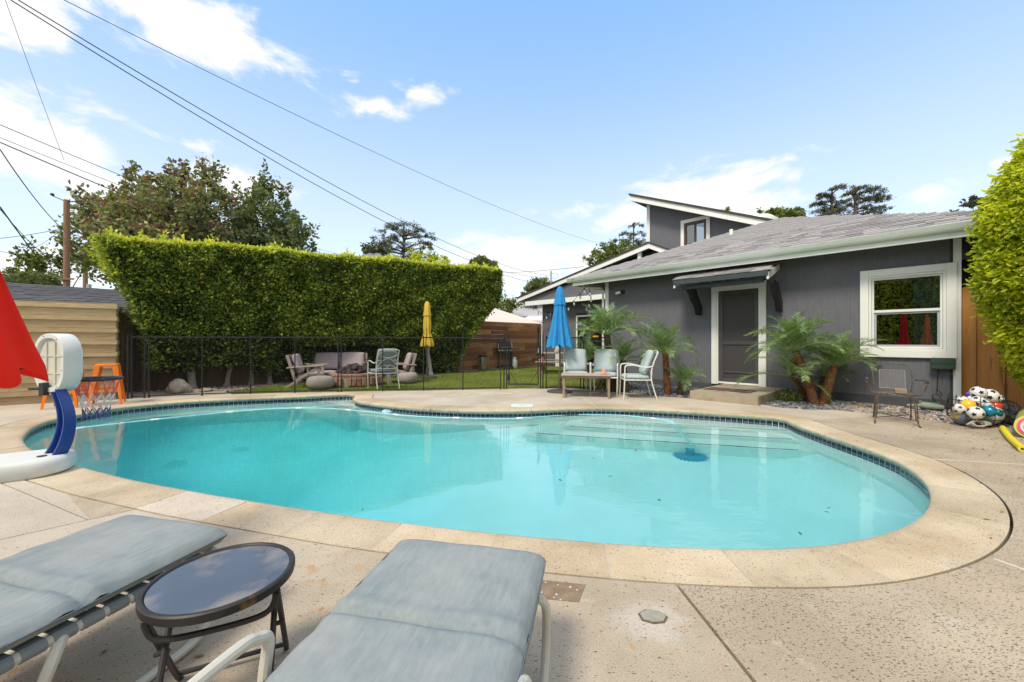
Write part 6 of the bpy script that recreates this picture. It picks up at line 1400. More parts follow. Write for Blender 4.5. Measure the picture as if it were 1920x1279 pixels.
for i, p in enumerate(cp):
    for a, b in sec: vs.append(p + Vector((.93, -.36, 0)) * (a * wd[i]) * .95 + Vector((.36, .93, 0)) * (-b * wd[i]))
k_ = len(sec); fs = [(i * k_ + j, i * k_ + (j + 1) % k_, (i + 1) * k_ + (j + 1) % k_, (i + 1) * k_ + j) for i in range(len(cp) - 1) for j in range(k_)] + [tuple(range(k_)), tuple((len(cp) - 1) * k_ + j for j in range(k_))[::-1]]
mb.add(vs, fs); mb.build('post', M['hoop_blue'], bh_, bevel=.006, segs=2)
bo_ = Vector((-.10, .03, .91)); bw_, bhh, bth = .22, .255, .125
def bp(u, z, n_): return bo_ + bt * u + Vector((0, 0, z)) + bn * n_
out_ = [(u, z) for u, z in rb(bw_, bhh, 8, .19)]; inn_ = [(u * .83, z * .85) for u, z in out_]
mb = MB(); n_ = len(out_); IP_ = [bp(u * .965, z * .965, .022) for u, z in inn_]; R_ = [[bp(u * .985, z * .985, bth) for u, z in out_], [bp(u, z, bth - .012) for u, z in out_], [bp(u, z, .012) for u, z in out_], [bp(u * .975, z * .98, 0) for u, z in out_], [bp(u, z, .0) for u, z in inn_], [bp(u * .97, z * .97, .024) for u, z in inn_]]
vs = [p for r_ in R_ for p in r_]; fs = [(i * n_ + k, i * n_ + (k + 1) % n_, (i + 1) * n_ + (k + 1) % n_, (i + 1) * n_ + k) for i in range(5) for k in range(n_)] + [tuple(range(n_)), tuple(5 * n_ + k for k in range(n_))[::-1]]
mb.add(vs, fs); mb.build('backboard', M['hoop_white'], bh_, smooth=True, ang=40)
mat('hoop_inside', (.50, .49, .40), (.60, .58, .49), rough=.7, scale=10)
mb = MB(); mb.prism(IP_, bn * .004); mb.build('inner_panel', M['hoop_inside'], bh_)
mb = MB()
for u in (-.06, .06): mb.box((-.006, 0, 0), (.006, 0, 0)) if False else mb.prism([bp(u - .010, -.18, .012), bp(u + .010, -.18, .012), bp(u + .010, .18, .012), bp(u - .010, .18, .012)], bn * .012)
for z in (-.09, .06): mb.prism([bp(-.165, z - .006, .016), bp(.165, z - .006, .016), bp(.165, z + .006, .016), bp(-.165, z + .006, .016)], bn * .008)
mb.build('stiffening_ribs', M['hoop_inside'], bh_)
mb = MB()
for k in range(0, n_, 5): u, z = out_[k]; mb.lathe([(0, -.003), (.007, 0), (0, .003)], 8, tuple(bp(u * .9, z * .92, -.002)))
mb.build('rivets', M['black_metal'], bh_)
mb = MB(); a = bp(-.02, -.22, -.02); mb.box((a.x - .022, a.y - .02, a.z - .06), (a.x + .022, a.y + .03, a.z + .05)); mb.tube([a, a + Vector((-.10, -.02, 0))], .014, 8); mb.build('clamp', M['charcoal'], bh_, bevel=.004)
rc = bp(.02, -.165, bth + .19); rr0 = .175; mb = MB(); mb.tube([rc + Vector((rr0 * math.cos(a), rr0 * math.sin(a), 0)) for a in [2 * PI * k / 32 for k in range(32)]], .013, 8, closed=True); mb.prism([rc - bn * .19 + bt * .07, rc - bn * .12 + bt * .1, rc - bn * .12 - bt * .1, rc - bn * .19 - bt * .07], (0, 0, .014)); mb.build('rim', M['black_metal'], bh_, smooth=True)
for nm_, z0n, z1n, r0_, r1_, col in (('net_red', 0, -.15, rr0 * .96, .125, (.72, .12, .14)), ('net_white', -.15, -.27, .125, .095, (.72, .72, .70)), ('net_blue', -.27, -.37, .095, .085, (.10, .11, .32))):
    mat(nm_, col, rough=.8); mb = MB(); N_ = 12
    for k in range(N_):
        for sg in (-1, 1):
            pts = []
            for i in range(5):
                q = i / 4; a = 2 * PI * (k + sg * .5 * q * (1.0 if nm_ == 'net_red' else 2.0)) / N_; r_ = r0_ + (r1_ - r0_) * q ** .7; pts.append(rc + Vector((r_ * math.cos(a), r_ * math.sin(a), z0n + (z1n - z0n) * q)))
            mb.tube(pts, .0038, 4)
    mb.build('net', M[nm_], bh_, smooth=True)

# ------------------------------------------------------------------ sun loungers
mat('lounger_tube', (.60, .58, .50), (.52, .50, .43), rough=.35, scale=3)
mat('vinyl_strap', (.17, .20, .20), (.22, .25, .25), rough=.5)
mat('seam', (.10, .13, .14), rough=.8)
def cushmat():
    m = bpy.data.materials.new('lounger_fabric'); m.use_nodes = True; nt = m.node_tree; b = nt.nodes['Principled BSDF']; L = nt.links.new; tc = nt.nodes.new('ShaderNodeTexCoord')
    def no(s, st, d=5):
        mp = nt.nodes.new('ShaderNodeMapping'); mp.inputs['Scale'].default_value = st; L(tc.outputs['Object'], mp.inputs[0]); n = nd(nt, 'ShaderNodeTexNoise'); n.inputs['Scale'].default_value = s; n.inputs['Detail'].default_value = d; n.inputs['Roughness'].default_value = .65; L(mp.outputs[0], n.inputs[0]); return n.outputs[0]
    def rm(x, a, c): r = nd(nt, 'ShaderNodeMapRange'); r.inputs[1].default_value = a; r.inputs[2].default_value = c; L(x, r.inputs[0]); return r.outputs[0]
    c = mixc(nt, rm(no(3.2, (1, 1, 1)), .3, .7), (.18, .215, .22), (.28, .30, .30))
    c = mixc(nt, math_(nt, 'MULTIPLY', rm(no(1.6, (1, 1, 1)), .45, .65), .5), c, (.32, .295, .275))
    c = mixc(nt, math_(nt, 'MULTIPLY', rm(no(70, (.2, 1, 1), 3), .35, .7), .26), c, (.42, .45, .455))
    c = mixc(nt, math_(nt, 'MULTIPLY', rm(no(70, (1, .12, 1), 3), .35, .7), .34), c, (.22, .29, .31))
    L(c, b.inputs['Base Color']); b.inputs['Roughness'].default_value = .9; b.inputs['Specular IOR Level'].default_value = .25
    h = math_(nt, 'ADD', math_(nt, 'MULTIPLY', no(5, (1, 1, 1), 3), 1.0), math_(nt, 'MULTIPLY', no(160, (.3, 1, 1), 2), .12)); bu = nt.nodes.new('ShaderNodeBump'); bu.inputs['Strength'].default_value = .6; bu.inputs['Distance'].default_value = .014; L(h, bu.inputs['Height']); L(bu.outputs[0], b.inputs['Normal']); M['lounger_fabric'] = m
cushmat()
def lounger(label, end, u, ZT=.38, W=.55, L=1.9, creases=(.42, .80, 1.2), arm_at=.60, seed=0):
    """end: middle of the far end; u: unit vector towards the head"""
    t = thing('sun_lounger', label, 'sun lounger', (end[0], end[1], 0), math.atan2(u[1], u[0]), 'sun loungers with faded blue-grey cushions'); tk = .075; nx_, ny_ = 120, 40; vs = []; fs = []
    # cushion top & bottom in local x (along) y (across)
    for s in (1, -1):
        for i in range(nx_ + 1):
            for j in range(ny_ + 1):
                x = L * i / nx_; v_ = j / ny_ * 2 - 1; e = (1 - abs(v_) ** 8) ** .5; ee = (1 - abs(x / L * 2 - 1) ** 30) ** .5; ee = max(0, min(1, min(x, L - x) / .035)) ** .5
                z = .5 + s * .5 * min(e, 1) * ee
                zz = ZT - tk + tk * z; yy = v_ * W / 2
                if s > 0:
                    for c_ in creases: dd = (x - c_ - .025 * math.sin(v_ * 1.3 + c_ * 5) * .35 - .002 * math.sin(v_ * 9)); zz -= .022 * math.exp(-(dd / .009) ** 2); zz += .006 * math.exp(-((abs(dd) - .035) / .02) ** 2)
                    zz += .0035 * noise.noise((x * 4 + seed, yy * 5, seed)) + .0028 * noise.noise((x * 14 + seed, yy * 9, 2)) * 1.2
                    zz += .006 * math.exp(-((1 - abs(v_)) / .08) ** 2) * noise.noise((x * 26, v_ * 3, seed))
                    zz -= .006 * math.exp(-((1 - abs(v_) - .05) / .05) ** 2) * (1 + math.sin(x * 37 + seed * 3)) * .5
                yy *= 1 + .010 * noise.noise((x * 9, seed, 5)) - .02 * (1 - ee)
                vs.append((x, yy, zz))
    k = (nx_ + 1) * (ny_ + 1)
    for i in range(nx_):
        for j in range(ny_): a = i * (ny_ + 1) + j; fs.append((a, a + ny_ + 1, a + ny_ + 2, a + 1)); fs.append((k + a, k + a + 1, k + a + ny_ + 2, k + a + ny_ + 1))
    mb = MB(); mb.add(vs, fs); bm = None; cu = mb.build('cushion', M['lounger_fabric'], t, smooth=True, ang=80)
    for zz in (ZT - tk * .5,):
        P = [(x, sy * (W / 2 + .002), zz) for sy in (1,) for x in np.linspace(.02, L - .02, 30)] + [(x, -(W / 2 + .002), zz) for x in np.linspace(L - .02, .02, 30)]
        mb = MB(); mb.tube(P, .0028, 5, closed=True); mb.build('piping', M['seam'], cu)
    fz = ZT - tk - .022; mb = MB(); fw = W / 2 - .025
    mb.tube(catmull([(.08, -fw, fz), (L, -fw, fz)], 1) , .0155, 10); mb.tube([(.08, fw, fz), (L, fw, fz)], .0155, 10); mb.tube(bez((.08, -fw, fz), (.03, -fw, fz), (.03, -fw + .05, fz), 5), .0155, 8); mb.tube(bez((.08, fw, fz), (.03, fw, fz), (.03, fw - .05, fz), 5), .0155, 8); mb.tube([(.03, -fw + .05, fz), (.03, fw - .05, fz)], .0155, 10); mb.build('frame', M['lounger_tube'], t, smooth=True)
    for kx in range(int((L - .2) / .062)):
        x = .11 + kx * .062; mb = MB(); P = []
        for sy in (-1, 1):
            for a in (range(0, 181, 30) if sy < 0 else range(0, 181, 30)):
                pass
        w2 = .024
        for sy in (-1, 1):
            mb.tube([(x - w2, sy * fw, fz), (x + w2, sy * fw, fz)], .019, 10)
        mb.box((x - w2, -fw, fz + .014), (x + w2, fw, fz + .018)); mb.build('strap', M['vinyl_strap'], t, smooth=True)
    for x0, x1 in ((.10, .42), (1.05, 1.5)):
        for sy in (-1, 1):
            y = sy * (fw + .035); mb = MB(); mb.tube(catmull([(x0 + .02, sy * fw, fz), (x0 + .0, y, fz - .04), (x0 - .02, y, .12), (x0 + .04, y, .03), (x0 + .16, y, .016), (x1, y, .016), (x1 + .1, y, .03), (x1 + .14, y, .12), (x1 + .10, y, fz - .04), (x1 + .06, sy * fw, fz)], 5), .0145, 10); mb.build('leg', M['lounger_tube'], t, smooth=True)
    for sy in (-1, 1):
        y = sy * (W / 2 + .03); mb = MB(); mb.tube(catmull([(arm_at + .0, sy * fw, fz), (arm_at, y, fz + .02), (arm_at - .01, y, ZT + .02), (arm_at + .02, y, ZT + .045), (arm_at + .09, y, ZT + .062), (arm_at + .4, y, ZT + .068), (arm_at + .5, y, ZT + .05), (arm_at + .55, y, fz + .04), (arm_at + .55, sy * fw, fz)], 5), .0135, 10); mb.build('armrest', M['lounger_tube'], t, smooth=True)
    return t
lounger('sun lounger with faded cushion in the middle foreground, right of the round table', (-.150, 1.445), Vector((-.205, -.979)).normalized(), seed=1)
lounger('sun lounger at the lower left corner with strapped side rail showing', (-1.375, 1.64), Vector((-.25, -.968)).normalized(), seed=4, creases=(.45, .86, 1.3), arm_at=.95)

# ------------------------------------------------------------------ round folding side table
stb = thing('side_table', 'round dark glass-topped folding table between the two loungers', 'side table', (-.864, 1.19, 0), R(25)); TR = .19; tz_ = .405
mat('table_metal', (.018, .018, .02), (.035, .03, .027), rough=.5, scale=20, stain=((.16, .09, .03), 14, .66, .08))
gm = mat('table_glass', (.030, .034, .045), (.05, .055, .065), rough=.13, scale=5, spec=1.0, coat=.6, stain=((.20, .16, .12), 5, .52, .12))
mb = MB(); mb.lathe([(TR - .012, tz_ - .027), (TR - .002, tz_ - .026), (TR, tz_ - .016), (TR, tz_ - .004), (TR - .004, tz_), (TR - .012, tz_), (TR - .016, tz_ - .004), (TR - .018, tz_ - .012)], 72); mb.build('rim', M['table_metal'], stb, smooth=True)
mb = MB(); mb.lathe([(0, tz_ - .011), (TR - .017, tz_ - .011), (TR - .017, tz_ - .005), (0, tz_ - .005)], 64); mb.build('glass_top', M['table_glass'], stb)
for s in (-1, 1):
    mb = MB(); mb.tube([(s * .15, -.10, tz_ - .03), (s * .152, .17, .02), (s * .15, .19, .0)], .0085, 8); mb.build('leg', M['table_metal'], stb, smooth=True)
    mb = MB(); mb.tube([(s * .132, .10, tz_ - .03), (s * .132, -.17, .02), (s * .132, -.19, .0)], .0085, 8); mb.build('leg', M['table_metal'], stb, smooth=True)
    mb = MB(); mb.tube([(s * .125, 0, .215), (s * .16, 0, .215)], .007, 8); mb.build('pivot', M['table_metal'], stb)
mb = MB(); mb.tube(catmull([(-.15, -.10, tz_ - .04), (-.13, -.10, tz_ - .085), (-.07, -.10, tz_ - .10), (.07, -.10, tz_ - .10), (.13, -.10, tz_ - .085), (.15, -.10, tz_ - .04)], 5), .0085, 8); mb.build('cross_bar', M['table_metal'], stb, smooth=True)
for q_ in ((-.17, .132), (.17, .152)): mb = MB(); mb.tube([(-q_[1], q_[0], .03), (q_[1], q_[0], .03)], .0075, 8); mb.build('cross_bar', M['table_metal'], stb, smooth=True)
# ------------------------------------------------------------------ palms
def frond_mesh(name, L, el0, droop, width, seed, npair=44):
    """an arching feather frond leaving the origin along +x"""
    r_ = random.Random(seed); pts = []; p = Vector((0, 0, 0)); a = el0; nseg = 16
    for i in range(nseg + 1):
        pts.append(p.copy()); p = p + Vector((math.cos(a), 0, math.sin(a))) * (L / nseg); a -= droop * (.4 + 1.2 * i / nseg) / nseg * 2
    mb = MB(); mb.tube(pts, [.011 * (1 - .85 * i / nseg) for i in range(nseg + 1)], 4); nr = len(mb.f); vals = [.7] * nr
    for i in range(npair):
        t = .16 + .82 * i / (npair - 1); q = t * nseg; k = min(int(q), nseg - 1); b = pts[k].lerp(pts[k + 1], q - k); tg = (pts[k + 1] - pts[k]).normalized(); up = Vector((-tg.z, 0, tg.x))
        ll = width * (math.sin(min(1, (t * 1.15)) * PI * .86 + .25) ** .7) * r_.uniform(.85, 1.1)
        for s in (-1, 1):
            d = (tg * r_.uniform(.75, 1.1) + Vector((0, s, 0)) * 1.0 + up * r_.uniform(.05, .45)).normalized(); m_ = b + d * ll * .55; e = b + d * ll + Vector((0, 0, -ll * r_.uniform(.0, .2)))
            w = .0072 * r_.uniform(.8, 1.2); wv = tg * w
            o = len(mb.v); mb.v += [tuple(b - wv * .5), tuple(b + wv * .5), tuple(m_ + wv), tuple(m_ - wv), tuple(e)]; mb.f += [(o, o + 1, o + 2, o + 3), (o + 3, o + 2, o + 4)]; v_ = min(1, max(0, r_.gauss(.45, .2))); vals += [v_, v_]
    me = bpy.data.meshes.new(name); me.from_pydata(mb.v, [], mb.f); at = me.attributes.new('rnd', 'FLOAT', 'FACE'); at.data.foreach_set('value', vals); me.materials.append(M['palm_leaf']); return me
FR = [frond_mesh('frond', 1.0, R(e), R(d), .29, k) for k, (e, d) in enumerate([(86, 22), (74, 30), (62, 38), (48, 44), (32, 46), (12, 44), (72, 66), (36, 76), (-8, 40)])]
mat('palm_trunk', (.06, .028, .014), (.26, .11, .045), rough=.95, scale=16, bump=.8)
mat('palm_trunk_dark', (.045, .03, .02), (.13, .08, .045), rough=.95, scale=16, bump=.8)
def palm(label, base, top, r, L, n, seed, tm='palm_trunk', spread=None, wide=1.0):
    t = thing('palm_tree', label, 'palm', base, 0, 'small feathery palms against the grey house'); r_ = random.Random(seed); d = Vector(top); b0 = Vector((0, 0, -.05))
    pts = bez(b0, Vector((d.x * .35, d.y * .35, d.z * .55)), d, 10); mb = MB(); mb.tube(pts, [r * (1.25 - .35 * i / 10) for i in range(11)], 12)
    for i in range(int(d.z / .035)):
        q = i / max(1, int(d.z / .035)); k = min(int(q * 10), 9); c = pts[k].lerp(pts[k + 1], q * 10 - k); rr_ = r * (1.25 - .35 * q)
        for j in range(7):
            a = 2 * PI * (j + (i % 2) * .5 + r_.uniform(-.15, .15)) / 7; o_ = Vector((math.cos(a), math.sin(a), 0)); s = Vector((-o_.y, o_.x, 0)) * r * .28
            mb.add([c + o_ * rr_ * .8 - s, c + o_ * rr_ * .8 + s, c + o_ * rr_ * 1.22 + Vector((0, 0, .04)), c + o_ * rr_ * .85 + Vector((0, 0, .05))], [(0, 1, 2), (0, 2, 3), (1, 3, 2)])
    mb.build('trunk', M[tm], t)
    for k in range(n):
        q = (k + .5) / n; me = FR[[0, 1, 6, 1, 2, 7, 2, 3, 3, 4, 4, 5, 5, 8][min(13, int(q * 14 * (.84 if n > 15 else 1)))]]; s = L * r_.uniform(.82, 1.1) * (1 if q > .15 else .8)
        o = inst('frond', me, None, t, d + Vector((0, 0, -.03)), (r_.uniform(-.25, .25), 0, k * 2.39996 + r_.uniform(-.25, .25) + seed), (s, s * wide, s))
    return t
def palm_px(label, bpx, tpx, Yt_off, r, L, n, seed, **kw):
    b = G(*bpx); tp = D(*tpx, b.y + Yt_off); return palm(label, (b.x, b.y, 0), (tp.x - b.x, Yt_off, tp.z), r, L, n, seed, **kw)
palm_px('tall palm rising behind the chairs at the left corner of the grey house', (1149, 734), (1137, 628), .05, .07, 1.1, 22, 1, tm='palm_trunk_dark')
palm_px('low bushy palm between the corner palm and the middle palm', (1172, 735), (1168, 676), .05, .06, .75, 16, 2, tm='palm_trunk_dark')
palm_px('middle palm with a stubby brown trunk left of the door', (1252, 739), (1247, 664), .0, .060, .88, 21, 3)
palm_px('very small palm at the foot of the middle palm', (1274, 740.5), (1279, 716), .0, .055, .58, 18, 4, tm='palm_trunk_dark')
palm_px('palm with the tallest leaning orange-brown trunk right of the door', (1527, 757), (1489, 656), .0, .056, .96, 26, 5)
palm_px('short offshoot palm leaning left in front of the door trim', (1515, 752), (1481, 702), -.05, .035, .98, 10, 9)
palm_px('palm leaning right below the big sash window', (1545, 758), (1566, 686), .0, .058, .84, 26, 6)
palm_px('thin-trunked palm between the two large palms right of the door', (1540, 752), (1545, 708), .15, .05, .5, 10, 7, tm='palm_trunk_dark')
b = Vector((2.2, 11.6, 0)); palm('shaggy palm in front of the glazed sliding door', (b.x, b.y, 0), (0, 0, .55), .07, .85, 22, 8, tm='palm_trunk_dark')
sh_ = thing('low_shrub', 'small dark green shrub on the pebbles between the step and the tall palm', 'shrub', G(1478, 752)); m_ = 900
leaf_cloud('foliage', np.stack([rng.normal(0, .10, m_), rng.normal(0, .08, m_), np.abs(rng.normal(.06, .07, m_))], 1), np.tile([0, 0, .6], (m_, 1)), .035, M['broad_leaf'], sh_); mb = MB(); mb.tube([(0, 0, -.03), (.01, 0, .12)], .008, 5); mb.build('stem', M['bark'], sh_)
sh_ = thing('low_shrub', 'low green shrub on the pebbles behind the legs of the sideways chair', 'shrub', (2.25, 9.2, 0)); m_ = 1500
leaf_cloud('foliage', np.stack([rng.normal(0, .22, m_), rng.normal(0, .12, m_), np.abs(rng.normal(.1, .12, m_))], 1), np.tile([0, 0, .6], (m_, 1)), .06, M['green_tree_leaf'], sh_); mb = MB(); mb.tube([(0, 0, -.03), (.01, 0, .12)], .01, 5); mb.build('stem', M['bark'], sh_)

# ------------------------------------------------------------------ lawn corner: fire pit, seats, poufs
fp = thing('fire_pit', 'round brick fire pit filled with dark lava rock on the lawn', 'fire pit', (-3.96, 10.05, 0)); FR_ = .60
mat('old_brick', (.33, .13, .075), (.42, .30, .22), rough=.95, scale=9, bump=.5, bscale=60, rnd=.2, contrast=.12); mat('pit_mortar', (.30, .26, .21), (.42, .37, .30), rough=1, scale=9, bump=.6)
mb = MB(); mb.lathe([(FR_ - .14, .05), (FR_ - .14, .285), (FR_ - .01, .285), (FR_ - .01, -.02)], 40); mb.build('ring_wall', M['pit_mortar'], fp)
mb = MB(); mb.box((-.048, -.008, 0), (.048, .06, .19)); o = mb.build('brick', M['old_brick'], fp, bevel=.008); b1 = o.data; bpy.data.objects.remove(o)
mb = MB(); mb.box((-.046, -.09, 0), (.046, .09, .055)); o = mb.build('brick', M['old_brick'], fp, bevel=.008); b2 = o.data; bpy.data.objects.remove(o)
for k in range(36):
    a = 2 * PI * k / 36
    if k % 5 != 2: inst('brick', b1, M['old_brick'], fp, (FR_ * math.cos(a), FR_ * math.sin(a), .03 + rr.uniform(-.01, .01)), (0, 0, a + PI / 2 + PI))
    inst('brick', b2, M['old_brick'], fp, ((FR_ - .08) * math.cos(a), (FR_ - .08) * math.sin(a), .25 + rr.uniform(-.004, .006)), (0, 0, a + PI / 2 + PI + rr.uniform(-.03, .03)))
def rock_mesh(name, r, seed, sub=2, sq=.75, rough_=.35):
    bm = bmesh.new(); bmesh.ops.create_icosphere(bm, subdivisions=sub, radius=r)
    for v in bm.verts: v.co *= 1 + rough_ * noise.noise(v.co / r * 1.3 + Vector((seed, seed * 2, 0))) + .15 * noise.noise(v.co / r * 3.5 + Vector((seed, 0, 0))); v.co.z *= sq
    me = bpy.data.meshes.new(name); bm.to_mesh(me); bm.free(); return me
mat('lava', (.035, .025, .025), (.09, .065, .06), rough=.95, scale=25, bump=1, bscale=60, rnd=.4)
lv = [rock_mesh('lava_rock', .075, k, rough_=.6) for k in range(4)]; r_ = random.Random(2)
for k in range(74):
    q = r_.random() ** .6; a = r_.uniform(0, 2 * PI); z = .30 + (1 - q) * .20 + r_.uniform(-.03, .03); inst('lava_rock', lv[k % 4], M['lava'], fp, (q * .42 * math.cos(a), q * .42 * math.sin(a), z), (r_.uniform(0, 3), r_.uniform(0, 3), r_.uniform(0, 3)), (r_.uniform(.6, 1.2),) * 3)
def wood_frame_chair(label, cat, loc, rz, w, name='lounge_chair', seats=1):
    t = thing(name, label, cat, loc, rz); hw = w / 2 + .04
    for s in (-1, 1):
        mb = MB(); mb.prism([(s * hw - .02, -.40, 0), (s * hw - .02, -.31, 0), (s * hw - .02, .30, .62), (s * hw - .02, .22, .62)] if False else [(s * hw - .02, .42, 0), (s * hw - .02, .50, 0), (s * hw - .02, -.22, .50), (s * hw - .02, -.30, .50)], (.04, 0, 0)); mb.build('leg', M['teak_grey'], t, bevel=.004)
        mb = MB(); mb.prism([(s * hw - .02, -.30, 0), (s * hw - .02, -.23, 0), (s * hw - .02, -.20, .50), (s * hw - .02, -.27, .50)], (.04, 0, 0)); mb.build('leg', M['teak_grey'], t, bevel=.004)
        mb = MB(); mb.prism([(s * hw - .022, .20, .10), (s * hw - .022, .27, .10), (s * hw - .022, .46, .76), (s * hw - .022, .40, .76)], (.044, 0, 0)); mb.build('back_post', M['teak_grey'], t, bevel=.004)
        mb = MB(); mb.prism([(s * hw - .055, -.36, .50), (s * hw + .055, -.36, .50), (s * hw + .045, .44, .455), (s * hw - .035, .44, .455)], (0, 0, .028)); mb.build('armrest', M['teak_grey'], t, bevel=.006)
    for k in range(5): mb = MB(); z = .30 + k * .10; y = .27 + (z - .1) * .29; mb.box((-hw + .02, y, z), (hw - .02, y + .016, z + .07)); mb.build('back_slat', M['teak_grey'], t)
    for k in range(5): mb = MB(); y = -.26 + k * .11; mb.box((-hw + .02, y, .20), (hw - .02, y + .09, .218)); mb.build('seat_slat', M['teak_grey'], t)
    cw = w / seats
    for i in range(seats):
        cx = -w / 2 + cw * (i + .5); mb = MB(); cushion(mb, cw - .015, .56, .11); xf(mb, Matrix.Translation((cx, -.31, .22)) @ Matrix.Rotation(R(-4), 4, 'X')); mb.build('seat_cushion', M['cushion_mauve'], t, smooth=True, ang=60)
        mb = MB(); cushion(mb, cw - .015, .48, .12); xf(mb, Matrix.Translation((cx, .24, .31)) @ Matrix.Rotation(R(73), 4, 'X')); mb.build('back_cushion', M['cushion_mauve'], t, smooth=True, ang=60)
    return t
w = G(565, 727); wood_frame_chair('weathered wooden lounge chair with mauve cushions at the left of the fire pit', 'chair', (-4.95, 9.75, 0), head((.93, .30)), .56)
wood_frame_chair('wooden two-seat sofa with mauve cushions behind the fire pit', 'sofa', (-4.72, 10.80, 0), head((.25, -.97)), 1.30, 'garden_sofa', 2)
wood_frame_chair('mauve-cushioned wooden chair mostly hidden behind the white lawn chair', 'chair', (-3.05, 10.65, 0), head((-.9, -.35)), .56)
mat('pouf_knit', (.33, .29, .25), (.40, .36, .32), rough=1, scale=10)
def pouf(label, loc, r, h):
    t = thing('pouf', label, 'pouf', loc, 0, 'knitted grey poufs'); prof = [(r * .55, .0), (r * .86, .03), (r * .99, h * .3), (r, h * .5), (r * .97, h * .72), (r * .84, h * .93), (r * .6, h), (.02, h * 1.01), (0, h)]
    mb = MB(); mb.lathe(prof, 132, fn=lambda r_, z, a: r_ * (1 + .022 * math.cos(44 * a))); mb.build('cover', M['pouf_knit'], t, smooth=True, ang=80); mb = MB(); mb.lathe([(r * .5, -.004), (r * .5, .004)], 24); mb.build('base', M['charcoal'], t)
w = G(597, 730); pouf('round grey knitted pouf left of the fire pit', (w.x, w.y + .1, 0), .29, .29)
pouf('round grey knitted pouf right of the white lawn chair', (-2.74, 10.45, 0), .26, .28)
tr_ = thing('trash_can', 'slim brushed steel bin standing against the brown fence', 'trash can', G(905, 694.5)); mb = MB(); mb.lathe([(.15, .0), (.155, .02), (.155, .50)], 28); mb.build('body', M['steel'], tr_, smooth=True); mb = MB(); mb.lathe([(.158, .50), (.16, .54), (.13, .57), (0, .58)], 28); mb.build('lid', M['charcoal'], tr_, smooth=True); mb = MB(); mb.box((-.04, -.20, .0), (.04, -.15, .02)); mb.build('pedal', M['black_metal'], tr_)
w = G(946, 691); gq = thing('gas_grill', 'black gas grill with a silver-edged lid on the lawn by the brown fence', 'grill', w, R(8))
mb = MB(); hoodp = [(-.20, .80), (-.20, .86), (-.14, 1.0), (-.02, 1.06), (.10, 1.03), (.18, .93), (.20, .80)]; mb.prism([(-.26, y, z) for y, z in hoodp], (.52, 0, 0)); mb.build('lid', M['charcoal'], gq, bevel=.01)
for s in (-1, 1): mb = MB(); mb.prism([(s * .268 - .012, y * 1.03, .8 + (z - .8) * 1.03) for y, z in hoodp], (.024, 0, 0)); mb.build('lid_side', M['steel'], gq, bevel=.004)
mb = MB(); mb.tube([(-.2, -.2, .84), (-.2, -.24, .85), (.2, -.24, .85), (.2, -.2, .84)], .012, 8); mb.build('handle', M['steel'], gq, smooth=True)
mb = MB(); mb.box((-.28, -.22, .66), (.28, .22, .80)); mb.build('firebox', M['charcoal'], gq, bevel=.008)
for s in (-1, 1): mb = MB(); mb.box((s * .44 - .15, -.2, .77), (s * .44 + .15, .2, .795)); mb.build('side_shelf', M['charcoal'], gq, bevel=.005)
mb = MB(); mb.box((-.27, -.215, .70), (.27, -.222, .76)); mb.build('control_panel', M['steel'], gq)
for k in range(3): mb = MB(); mb.tube([(-.16 + .16 * k, -.222, .73), (-.16 + .16 * k, -.25, .73)], .02, 10); mb.build('control_knob', M['black_metal'], gq)
for sx in (-1, 1):
    for sy in (-1, 1): mb = MB(); mb.box((sx * .26 - .02, sy * .19 - .02, .03), (sx * .26 + .02, sy * .19 + .02, .66)); mb.build('leg', M['charcoal'], gq)
mb = MB(); mb.box((-.27, -.2, .10), (.27, .2, .13)); mb.build('lower_shelf', M['charcoal'], gq)
for s in (-1, 1): mb = MB(); mb.tube([(s * .3, -.2, .06), (s * .32, -.2, .06)], .06, 12); mb.build('wheel', M['black_metal'], gq)
tank = thing('gas_bottle', 'white gas bottle on the ground beside the black grill', 'gas bottle', w + Vector((.40, -.05, 0))); mb = MB(); mb.lathe([(.09, 0), (.11, .03), (.115, .28), (.08, .36), (.03, .38), (.03, .42), (0, .42)], 18); mb.build('body', M['gutter_white'], tank, smooth=True); mb = MB(); mb.lathe([(.07, .37), (.07, .46)], 14); mb.build('collar', M['gutter_white'], tank)
pw = Vector((1.72, 14.0, 0)); pt = thing('picnic_table', 'reddish wooden picnic table on the lawn in front of the house wing', 'picnic table', pw, R(-8))
mat('red_wood', (.42, .13, .05), (.52, .19, .08), rough=.6, scale=5, rnd=.1)
for k in range(5): mb = MB(); y = -.35 + k * .14; mb.box((-.85, y, .66), (.85, y + .132, .70)); mb.build('top_board', M['teak_grey'], pt, bevel=.004)
for s in (-1, 1):
    for k in range(2): mb = MB(); y = s * .68 - .13 + k * .135; mb.box((-.85, y, .38), (.85, y + .128, .415)); mb.build('bench_board', M['teak_grey'], pt, bevel=.004)
    for sy in (-1, 1): mb = MB(); mb.beam((s * .62, sy * .16, .65), (s * .62, sy * .62, .0), .045, .09, (1, 0, 0)); mb.build('leg', M['red_wood'], pt, bevel=.004)
    mb = MB(); mb.box((s * .66 - .02, -.80, .30), (s * .66 + .02, .80, .378)); mb.build('cross_beam', M['red_wood'], pt, bevel=.004)
mat('jar_glass', (.62, .60, .56), (.5, .42, .38), rough=.3, scale=40)
for k, (dx, lab) in enumerate(((.12, 'left of two small pale pots on the picnic table'), (.45, 'right of two small pale pots on the picnic table'))):
    j = thing('pot', lab, 'pot', (pw.x + dx - .28, pw.y - .08, .70), 0, 'pots on the picnic table'); mb = MB(); mb.lathe([(.06, 0), (.08, .02), (.085, .07), (.07, .10), (.075, .11), (0, .11)], 16); mb.build('body', M['jar_glass'], j, smooth=True)
